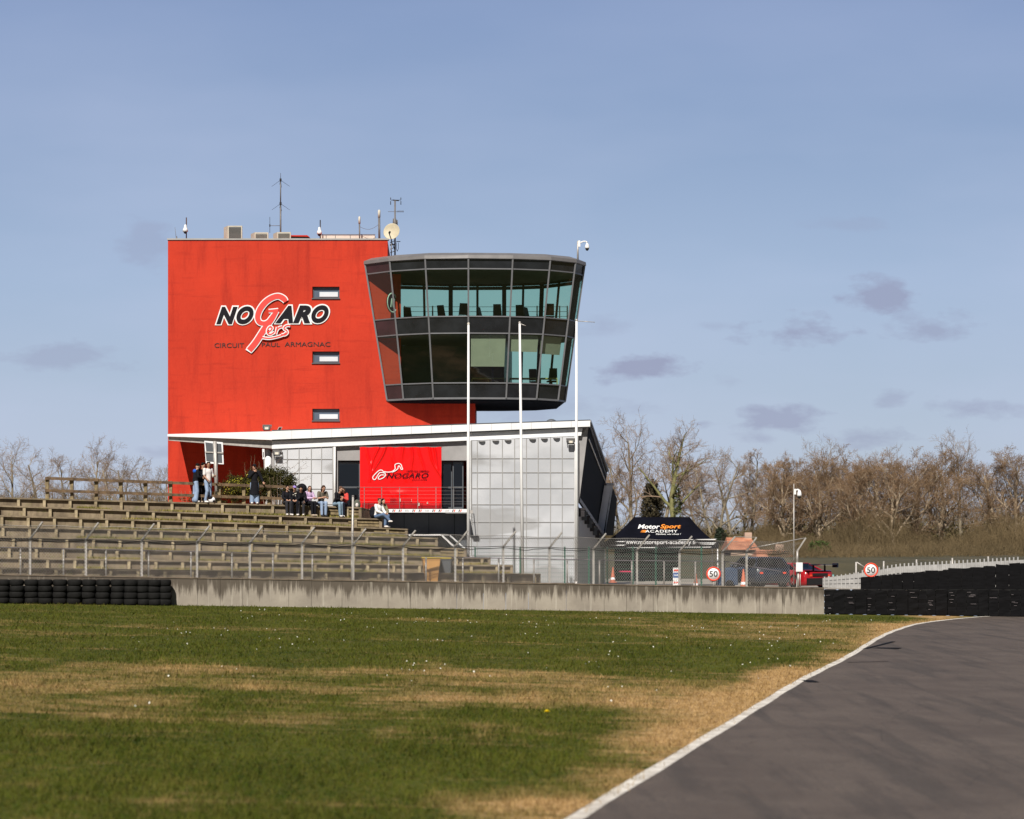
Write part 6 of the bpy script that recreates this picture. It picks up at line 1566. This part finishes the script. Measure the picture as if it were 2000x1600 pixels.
def tree(k, px, Y, pyt, label, rz=None, wide=1.0):
    o = PR[k]
    if k in USED: o = copy_tree(PR[k])
    USED.add(k); hgt = {0: 15.8, 1: 14.6, 2: 13.8, 3: 13, 4: 12.5, 5: 14.8, 6: 13.6}[k]; zb_ = bz(X(px, Y), Y)-.2
    s = (Z(pyt+(13 if k in (3, 4) else 0), Y)-zb_)/hgt; place(o, (X(px, Y), Y, zb_), random.uniform(0, 6.28) if rz is None else rz, label, sc=(s*wide, s*wide, s))
    return o
random.seed(33)
TL = [(1, 1178, 262, 868, 'bare pale tree half hidden behind the dark grandstand edge'), (0, 1238, 255, 850, 'tall bare tree with spreading crown rising behind the left part of the tent'),
      (5, 1322, 236, 862, 'big tree with a thick green ivy-clad trunk behind the right part of the tent', None), (2, 1290, 275, 872, 'thin-crowned bare tree between the two tall ones behind the tent'),
      (6, 1388, 250, 905, 'narrow dark ivy-wrapped tree right of the ivy-clad trunk'), (1, 1425, 262, 900, 'slender bare tree over the red-roofed house'), (6, 1452, 258, 915, 'thin upright bare tree just right of the house roof'),
      (6, 1488, 265, 905, 'bare forked tree where the gap in the trees ends'), (6, 1362, 285, 895, 'far pale tree in the gap above the tent corner'),
      (3, 1528, 225, 905, 'rusty-leaved oak at the left end of the dense oak line'), (4, 1562, 232, 920, 'twiggy oak directly behind the tall camera pole'), (3, 1600, 222, 900, 'wide brown oak just right of the camera pole'),
      (4, 1640, 230, 896, 'brown oak in the middle of the right-hand tree line'), (0, 1622, 262, 890, 'pale bare tree rising above the oak line'), (3, 1678, 218, 915, 'low spreading oak above the guardrail start'),
      (4, 1712, 224, 900, 'brown oak above the right 50 sign'), (3, 1745, 216, 905, 'oak cut by the right edge of the photo'), (2, 1690, 266, 898, 'greyish tree behind the oaks near the right edge'),
      (4, 1790, 222, 900, 'oak beyond the right photo edge'), (3, 1840, 228, 890, 'second oak beyond the right photo edge'), (0, 1880, 240, 880, 'tall bare tree beyond the right photo edge'), (4, 1930, 224, 900, 'oak near the far right margin'), (3, 1985, 222, 895, 'last oak at the far right margin'),
      (2, 262, 235, 905, 'bushy bare tree low at the left edge behind the terrace'), (1, 296, 242, 912, 'pale bare tree touching the red tower on the left'), (2, 318, 238, 925, 'small bare tree right against the red tower edge'),
      (1, 225, 240, 900, 'bare tree just beyond the left photo edge'), (0, 180, 245, 890, 'tall bare tree in the left margin'), (2, 130, 236, 905, 'broad bare tree in the left margin'), (1, 80, 240, 895, 'bare tree near the far left'), (0, 20, 244, 890, 'leftmost bare tree, far beyond the terrace'),
      (1, 1405, 240, 893, 'bare pale tree above the small dark conifer'), (6, 1468, 246, 890, 'open-crowned bare tree over the fence gap'), (6, 1212, 244, 900, 'thin bare tree between the grandstand and the tent'), (6, 1512, 268, 905, 'pale bare tree left of the oak line')]
for t in TL: tree(*t[:5], wide=1.0 if t[0] < 3 else 1.1)
o = shrub('ivy_column', [(P(1274, 965, 240)+V((0, 0, 0)), .9, .9, 1.6), (P(1274, 990, 240), 1.4, 1.2, 2.2)], 9000, .22, 'dark rounded conifer-like ivy mass left of the thick ivy trunk', mat('brown_ivy', (.055, .045, .022), .95, .35, .8), [], seed=13)
o['category'] = 'tree'
shrub('conifer', [(P(1407, 1047, 215), .55, .5, .9)], 2500, .2, 'small dark green conifer beside the red-roofed house', M['conif'], [], seed=14)['category'] = 'tree'
shrub('evergreen_bush', [(P(1600, 1072, 190), 1.0, .8, .8)], 3000, .16, 'green bush at the foot of the oaks right of the camera pole', mat('green_leaves', (.06, .10, .02), .9, .3, 1), [], seed=15)
# thickets and undergrowth between the trunks: one uncountable mass
rs = np.random.RandomState(17); sg2 = []
def thicket(x0, x1, Ya, Yb, htop, n):
    for _ in range(n):
        px = rs.uniform(x0, x1); Y = rs.uniform(Ya, Yb); h = htop(px)*rs.uniform(.35, 1.0); a = V((X(px, Y), Y, bz(X(px, Y), Y)-.1)); le = V((rs.normal()*.25*h, rs.normal()*.2*h, h))
        m_ = a+le*.5+V((rs.normal()*.1, 0, 0)); sg2.append((a, m_, .022, .016)); sg2.append((m_, a+le, .016, .006))
        for _ in range(3):
            t = rs.uniform(.3, .95); s_ = a+le*t; sg2.append((s_, s_+V((rs.normal()*.5, rs.normal()*.5, rs.uniform(.1, .9))), .012, .004))
thicket(1150, 1530, 225, 275, lambda px: 3.2+1.2*math.sin(px*.03), 6500)
thicket(1500, 2040, 205, 260, lambda px: 3.6+1.6*math.sin(px*.023), 9000)
thicket(1500, 2040, 175, 205, lambda px: .9, 2500); thicket(-20, 345, 225, 250, lambda px: 7.0+1.0*math.sin(px*.05), 7000)
thicket(1535, 2040, 290, 330, lambda px: 9.0, 4000); thicket(1390, 1540, 290, 330, lambda px: 5.5, 800); thicket(1150, 1420, 290, 330, lambda px: 5.5, 2500)
tag(segmesh('undergrowth', sg2, M['brush'], None, 3), 'dense brown thicket of bare stems between and below the trees', 'undergrowth', kind='stuff')
rs = np.random.RandomState(19); lp = []
for _ in range(26000):
    px = rs.uniform(1150, 2040) if rs.rand() < .8 else rs.uniform(-20, 345); Y = rs.uniform(232, 285); h = abs(rs.normal(0, 1.7 if px > 1500 or px < 400 else 1.2)); lp.append((X(px, Y), Y, 1.5+h))
tag(leafmesh('leaf_litter_brush', lp, .42, mat('brush_leaves', (.11, .080, .038), .95, .4, .15, c2=(.10, .09, .03)), 20), 'low tangled brown brush at the foot of the tree line', 'undergrowth', kind='stuff')

# ------------------------------------------------------------------ houses
def house(label, px0, px1, pe, prd, Y, dep=7, gable=False):
    o = thing('tiled_house', P((px0+px1)/2, 1085, Y), label, 'house', 'old houses behind the track'); x0, x1 = X(px0, Y), X(px1, Y); ze, zr = Z(pe, Y), Z(prd, Y+dep/2)
    b = MB(); b.bb(x0+.3, x1-.3, Y+.3, Y+dep-.3, .5, ze-.02); b.build('wall', M['plaster'], o)
    hx = (x1-x0)*.16
    b = MB(); A, B, C_, D = V((x0, Y, ze)), V((x1, Y, ze)), V((x1-hx, Y+dep/2, zr)), V((x0+hx*.4, Y+dep/2, zr)); E, F_ = V((x0, Y+dep, ze)), V((x1, Y+dep, ze))
    b.add([A, B, C_, D, E, F_], [(0,1,2,3),(5,4,3,2),(0,3,4),(1,5,2),(0,4,5,1)]); b.build('roof', M['tile'], o)
    b = MB(); b.bb(x0+2, x0+2.7, Y+dep/2-.3, Y+dep/2+.3, zr-.4, zr+.5); b.build('chimney', M['plaster'], o)
    w = MB(); w.bb((x0+x1)/2-.5, (x0+x1)/2+.5, Y+.28, Y+.299, ze-1.8, ze-.7); w.build('window', M['slate'], o)
house('red clay-tiled house roof between the tent and the fence end', 1422, 1484, 1074, 1050, 200)
house('low brick-coloured shed roof just left of the camera pole', 1478, 1556, 1090, 1074, 185, 5)

# ------------------------------------------------------------------ vehicles
def car(label, cat, paint, st, roof, wheels, wr=.33, group=None, name='parked_car', hw=.9, glass='carglass'):
    """st: stations (x, halfwidth, z_under, z_belt); roof: (x, halfwidth, z) plan of the greenhouse top"""
    o = thing(name, (0, 0, 0), label, cat, group)
    b = MB(); vs = []; n = 10
    for x, w, zu, zb_ in st:
        for (fy, fz) in ((-.82, 0), (-.97, .08), (-1, .35), (-.98, .75), (-.90, 1), (.90, 1), (.98, .75), (1, .35), (.97, .08), (.82, 0)): vs.append((x, w*fy, zu+(zb_-zu)*fz))
    k = len(st); fs = [(i*n+j, i*n+(j+1) % n, (i+1)*n+(j+1) % n, (i+1)*n+j) for i in range(k-1) for j in range(n)]+[tuple(range(n)), tuple(reversed(range((k-1)*n, k*n)))]
    b.add(vs, fs, 0, True); bd = b.build('body', paint, o)
    # greenhouse glass and roof
    (xa, xb_, wa, za), (xc_, xd, wc, zc) = roof                           # belt rectangle, roof rectangle
    g = MB(); L4 = [V((xa, -wa, za)), V((xb_, -wa, za)), V((xb_, wa, za)), V((xa, wa, za))]; U4 = [V((xc_, -wc, zc)), V((xd, -wc, zc)), V((xd, wc, zc)), V((xc_, wc, zc))]
    g.add(L4+U4, [(0,1,5,4),(1,2,6,5),(2,3,7,6),(3,0,4,7)]); g.build('windows', M[glass], o)
    r = MB(); r.add([u+V((0, 0, .0)) for u in U4]+[V((u.x*.93+(xc_+xd)/2*.07, u.y*.9, u.z+.06)) for u in U4], [(0,3,2,1),(4,5,6,7),(0,1,5,4),(1,2,6,5),(2,3,7,6),(3,0,4,7)])
    for l, u in zip(L4, U4): r.beam(l, u, .07, .07)
    for s in (-1, 1):
        m_ = .5; r.beam(V((xa+(xb_-xa)*m_, s*wa, za)), V((xc_+(xd-xc_)*m_, s*wc, zc)), .08, .05)
    r.build('roof', paint, o)
    for x in wheels:
        for s in (-1, 1):
            w = MB(); c = V((x, s*(hw-.10), wr)); Mx = Matrix.Rotation(R(90), 3, 'X'); w.lathe(c, [(wr*.62, -.11), (wr*.93, -.115), (wr, -.08), (wr, .08), (wr*.93, .115), (wr*.62, .11), (wr*.62, -.11)], 24, 0, Mx); wo = w.build('wheel', M['rubber'], o)
            w = MB(); w.lathe(c, [(0, -.06), (wr*.2, -.09), (wr*.62, -.05), (wr*.62, .05), (wr*.2, .09), (0, .06)], 10, 0, Mx, False); w.build('rim', M['steel'], wo)
    for s in (-1, 1):
        x0, w0, zu, zb_ = st[0]; h = MB(); h.bb(x0-.03, x0+.06, s*w0*.7-.08, s*w0*.7+.08, zb_-.24, zb_-.15); h.build('tail_light', M['signred'], o)
        x0, w0, zu, zb_ = st[-1]; h = MB(); h.bb(x0-.10, x0+.02, s*w0*.6-.15, s*w0*.6+.15, zb_-.24, zb_-.10); h.build('headlight', M['fascia'], o)
        h = MB(); h.ell((xb_-.35, s*(wa+.14), za+.08), (.07, .11, .07), 10, 6); h.build('mirror', paint, o)
    return o
M['carblack'] = mat('black_paint', (.012, .022, .042), .25, .2, 1, coat=.6); M['carwhite'] = mat('white_car_paint', (.72, .72, .72), .3, .04, 1, coat=.5); M['carred'] = mat('red_race_paint', (.34, .008, .014), .3, .1, 1, coat=.5); M['carblue'] = mat('blue_race_paint', (.03, .10, .42), .3, .1, 1, coat=.5); M['cyanp'] = mat('cyan_paint', (.15, .6, .6), .4, .1, 2)
o = car('white van partly hidden behind the upper terrace rows below the balcony', 'van', M['carwhite'], [(-2.4, .82, .35, 1.05), (-2.3, .9, .25, 1.1), (0, .92, .22, 1.15), (1.3, .92, .22, 1.1), (2.1, .85, .25, .92), (2.45, .7, .35, .75)], ((-2.3, 1.75, .86, 1.12), (-2.2, .85, .78, 1.92)), (-1.5, 1.5), name='parked_van')
place(o, (X(862, 95.5)-.6, 95.5, 1.08), R(-12))
o = car('black off-road car parked behind the fence, between cone and race car', 'car', M['carblack'], [(-2.2, .85, .40, .95), (-2.1, .93, .25, 1.02), (0, .95, .22, 1.03), (1.2, .95, .22, .98), (2.0, .90, .25, .84), (2.25, .75, .35, .68)], ((-2.15, 1.2, .86, 1.0), (-1.75, .4, .66, 1.46)), (-1.4, 1.4), .34)
place(o, (X(1478, 101.5), 101.5, .45), R(104))
o = car('red and blue racing car with a black rear wing, beyond the black off-road car', 'race car', M['carred'], [(-2.2, .85, .20, .82), (-2.05, .98, .12, .88), (-1.2, 1.0, .10, .90), (0, .92, .10, .84), (1.2, .98, .10, .80), (1.9, .95, .12, .62), (2.25, .8, .14, .42)], ((-1.5, 1.1, .80, .86), (-.75, .35, .62, 1.18)), (-1.35, 1.35), .34, name='race_car', hw=1.0)
w = MB(); w.prism([(-2.45, -.98, 1.16), (-2.1, -.98, 1.12), (-2.1, .98, 1.12), (-2.45, .98, 1.16)], (0, 0, .035)); w.bb(-2.47, -2.05, -1.0, -.975, 1.02, 1.24); w.bb(-2.47, -2.05, .975, 1.0, 1.02, 1.24); wo = w.build('rear_wing', M['carblack'], o)
w = MB(); w.bb(-2.2, -2.1, -.4, -.36, .80, 1.12); w.bb(-2.2, -2.1, .36, .4, .80, 1.12); w.build('wing_strut', M['black'], wo)
w = MB(); w.bb(-2.26, -2.19, -.86, .86, .16, .50); w.bb(-2.25, -2.2, -.5, .5, .62, .74); w.build('diffuser', M['black'], o)
w = MB(); w.bb(-2.275, -2.262, -.86, -.81, .25, .55); w.bb(-2.22, -2.15, -.93, -.86, .50, .66); w.build('cyan_stripe', M['cyanp'], o)
w = MB(); w.prism([(.9, -.6, .865), (1.9, -.6, .70), (1.9, .6, .70), (.9, .6, .865)], (0, 0, .012)); w.build('bonnet_panel', M['carblue'], o)
w = MB(); w.prism([(-1.9, -1.005, .35), (.8, -.965, .35), (.8, -.965, .6), (-1.9, -1.005, .7)], (0, -.012, 0)); w.build('side_panel', M['carblue'], o)
place(o, (X(1543, 103.5), 103.5, .42), R(124))

# people-like clutter is left out; a leaning bicycle-blue cover seen left of the black car
o = thing('covered_trailer', P(1425, 1143, 101), 'dark blue covered box trailer left of the large traffic cone', 'trailer'); Y = 101
b = MB(); b.prism([P(1403, 1143, Y), P(1442, 1143, Y), P(1441, 1112, Y), P(1431, 1108, Y), P(1406, 1112, Y)], (0, 1.2, 0)); b.build('cover', cloth('blue_grey_cloth', (.045, .07, .12)), o, bevel=.05)
b = MB(); b.lathe(P(1425, 1141, Y-.03), [(0, -.05), (.2, -.05), (.2, .05), (0, .05)], 18, 0, Matrix.Rotation(R(90), 3, 'X')); b.build('wheel', M['rubber'], o)

# ------------------------------------------------------------------ turf: real blades over the visible field
rs = np.random.RandomState(42); n = 420000
t = rs.uniform(0, 1, n); Ys = 18*(86/18)**(t**.92); hwid = Ys*.262+.5; xs_ = rs.uniform(-1, 1, n)*hwid
keep = Ys < (84.3+SL*xs_-.05)
te_y = np.array([q.y for q in te]); te_x = np.array([q.x for q in te]); o_ = np.argsort(te_y); edge = np.interp(Ys, te_y[o_], te_x[o_])
keep &= (xs_ < edge-.03+rs.normal(0, .09, n)) | (Ys > te_y.max())
xs_, Ys = xs_[keep], Ys[keep]
pts = np.stack([xs_, Ys, -.11-.0232*xs_-.005], 1)
def gblades(name, pts, seed):
    n = len(pts); r2 = np.random.RandomState(seed); d = pts[:, 1]; patch = .6+.4*np.sin(pts[:, 0]*1.3+np.sin(pts[:, 1]*.7)*2)*np.sin(pts[:, 1]*.9)
    h = (.025+.065*r2.rand(n)**3)*(.6+.9*patch); w = .008+d*.00028; an = r2.uniform(0, np.pi, n); dx, dy = np.cos(an)*w/2, np.sin(an)*w/2; la = r2.uniform(0, 2*np.pi, n); le = h*r2.uniform(.1, 1.0, n)
    v = np.zeros((n, 3, 3)); v[:] = pts[:, None]; v[:, 0, 0] -= dx; v[:, 0, 1] -= dy; v[:, 1, 0] += dx; v[:, 1, 1] += dy; v[:, 2, 0] += np.cos(la)*le; v[:, 2, 1] += np.sin(la)*le; v[:, 2, 2] += h
    me = bpy.data.meshes.new(name); me.vertices.add(3*n); me.vertices.foreach_set('co', v.ravel().astype(np.float32)); me.loops.add(3*n); me.loops.foreach_set('vertex_index', np.arange(3*n, dtype=np.int32))
    me.polygons.add(n); me.polygons.foreach_set('loop_start', np.arange(0, 3*n, 3, dtype=np.int32)); me.polygons.foreach_set('loop_total', np.full(n, 3, dtype=np.int32)); me.update()
    o = bpy.data.objects.new(name, me); COL.objects.link(o); return o
gb = gblades('turf', pts, 43)
m, nt, b_ = nodes('grass_blades'); nt.links.new(mixc(nt, .12, grass_color(nt), (.11, .12, .015)), b_.inputs['Base Color']); b_.inputs['Roughness'].default_value = .9; b_.inputs['Specular IOR Level'].default_value = .05
gb.data.materials.append(m); tag(gb, 'short mixed green and straw-coloured turf covering the field', 'grass', kind='stuff')
# daisies
rs = np.random.RandomState(50); dp = []
for _ in range(70):
    px, py = rs.uniform(250, 1740), 1190+abs(rs.normal(0, 70)); 
    if py > 1385: continue
    g = gp(px, py)
    for _ in range(rs.randint(1, 6)): q = g+V((rs.normal()*.5, rs.normal()*1.2, .06)); 
    for _ in range(rs.randint(1, 7)):
        q = g+V((rs.normal()*.6, rs.normal()*1.5, .065)); ed = np.interp(q.y, te_y[o_], te_x[o_])
        if q.x < ed-.5 and q.y < wy(q.x)-.3: dp.append(tuple(q))
tag(leafmesh('daisies', [p for p in dp for _ in range(3)], .032, M['daisy'], 51, asp=1.0), 'scattered tiny white daisies in the turf', 'flowers', kind='stuff')
g = gp(1068, 1404); o = thing('dandelion', tuple(g), 'single bright yellow dandelion at the bottom of the picture', 'flower')
b = MB(); b.path([g, g+V((.005, 0, .06)), g+V((0, 0, .105))], .004, 5); b.build('stalk', M['ivy'], o)
b = MB(); c = g+V((0, 0, .11))
for ring, (nn2, rr, zz) in enumerate(((14, .055, .0), (12, .042, .012), (9, .026, .022))):
    for k in range(nn2):
        a = 2*math.pi*k/nn2+ring*.3; d = V((math.cos(a), math.sin(a), 0)); s = V((-d.y, d.x, 0))*.009
        b.add([c+s*.4, c+d*rr*.7+s+V((0, 0, zz)), c+d*rr+V((0, 0, zz+.012)), c+d*rr*.7-s+V((0, 0, zz)), c-s*.4], [(0,1,2,3,4)])
b.ell(c+V((0, 0, .012)), (.02, .02, .016), 8, 6); b.build('flower_head', M['dandel'], o)
bpy.context.view_layer.update()
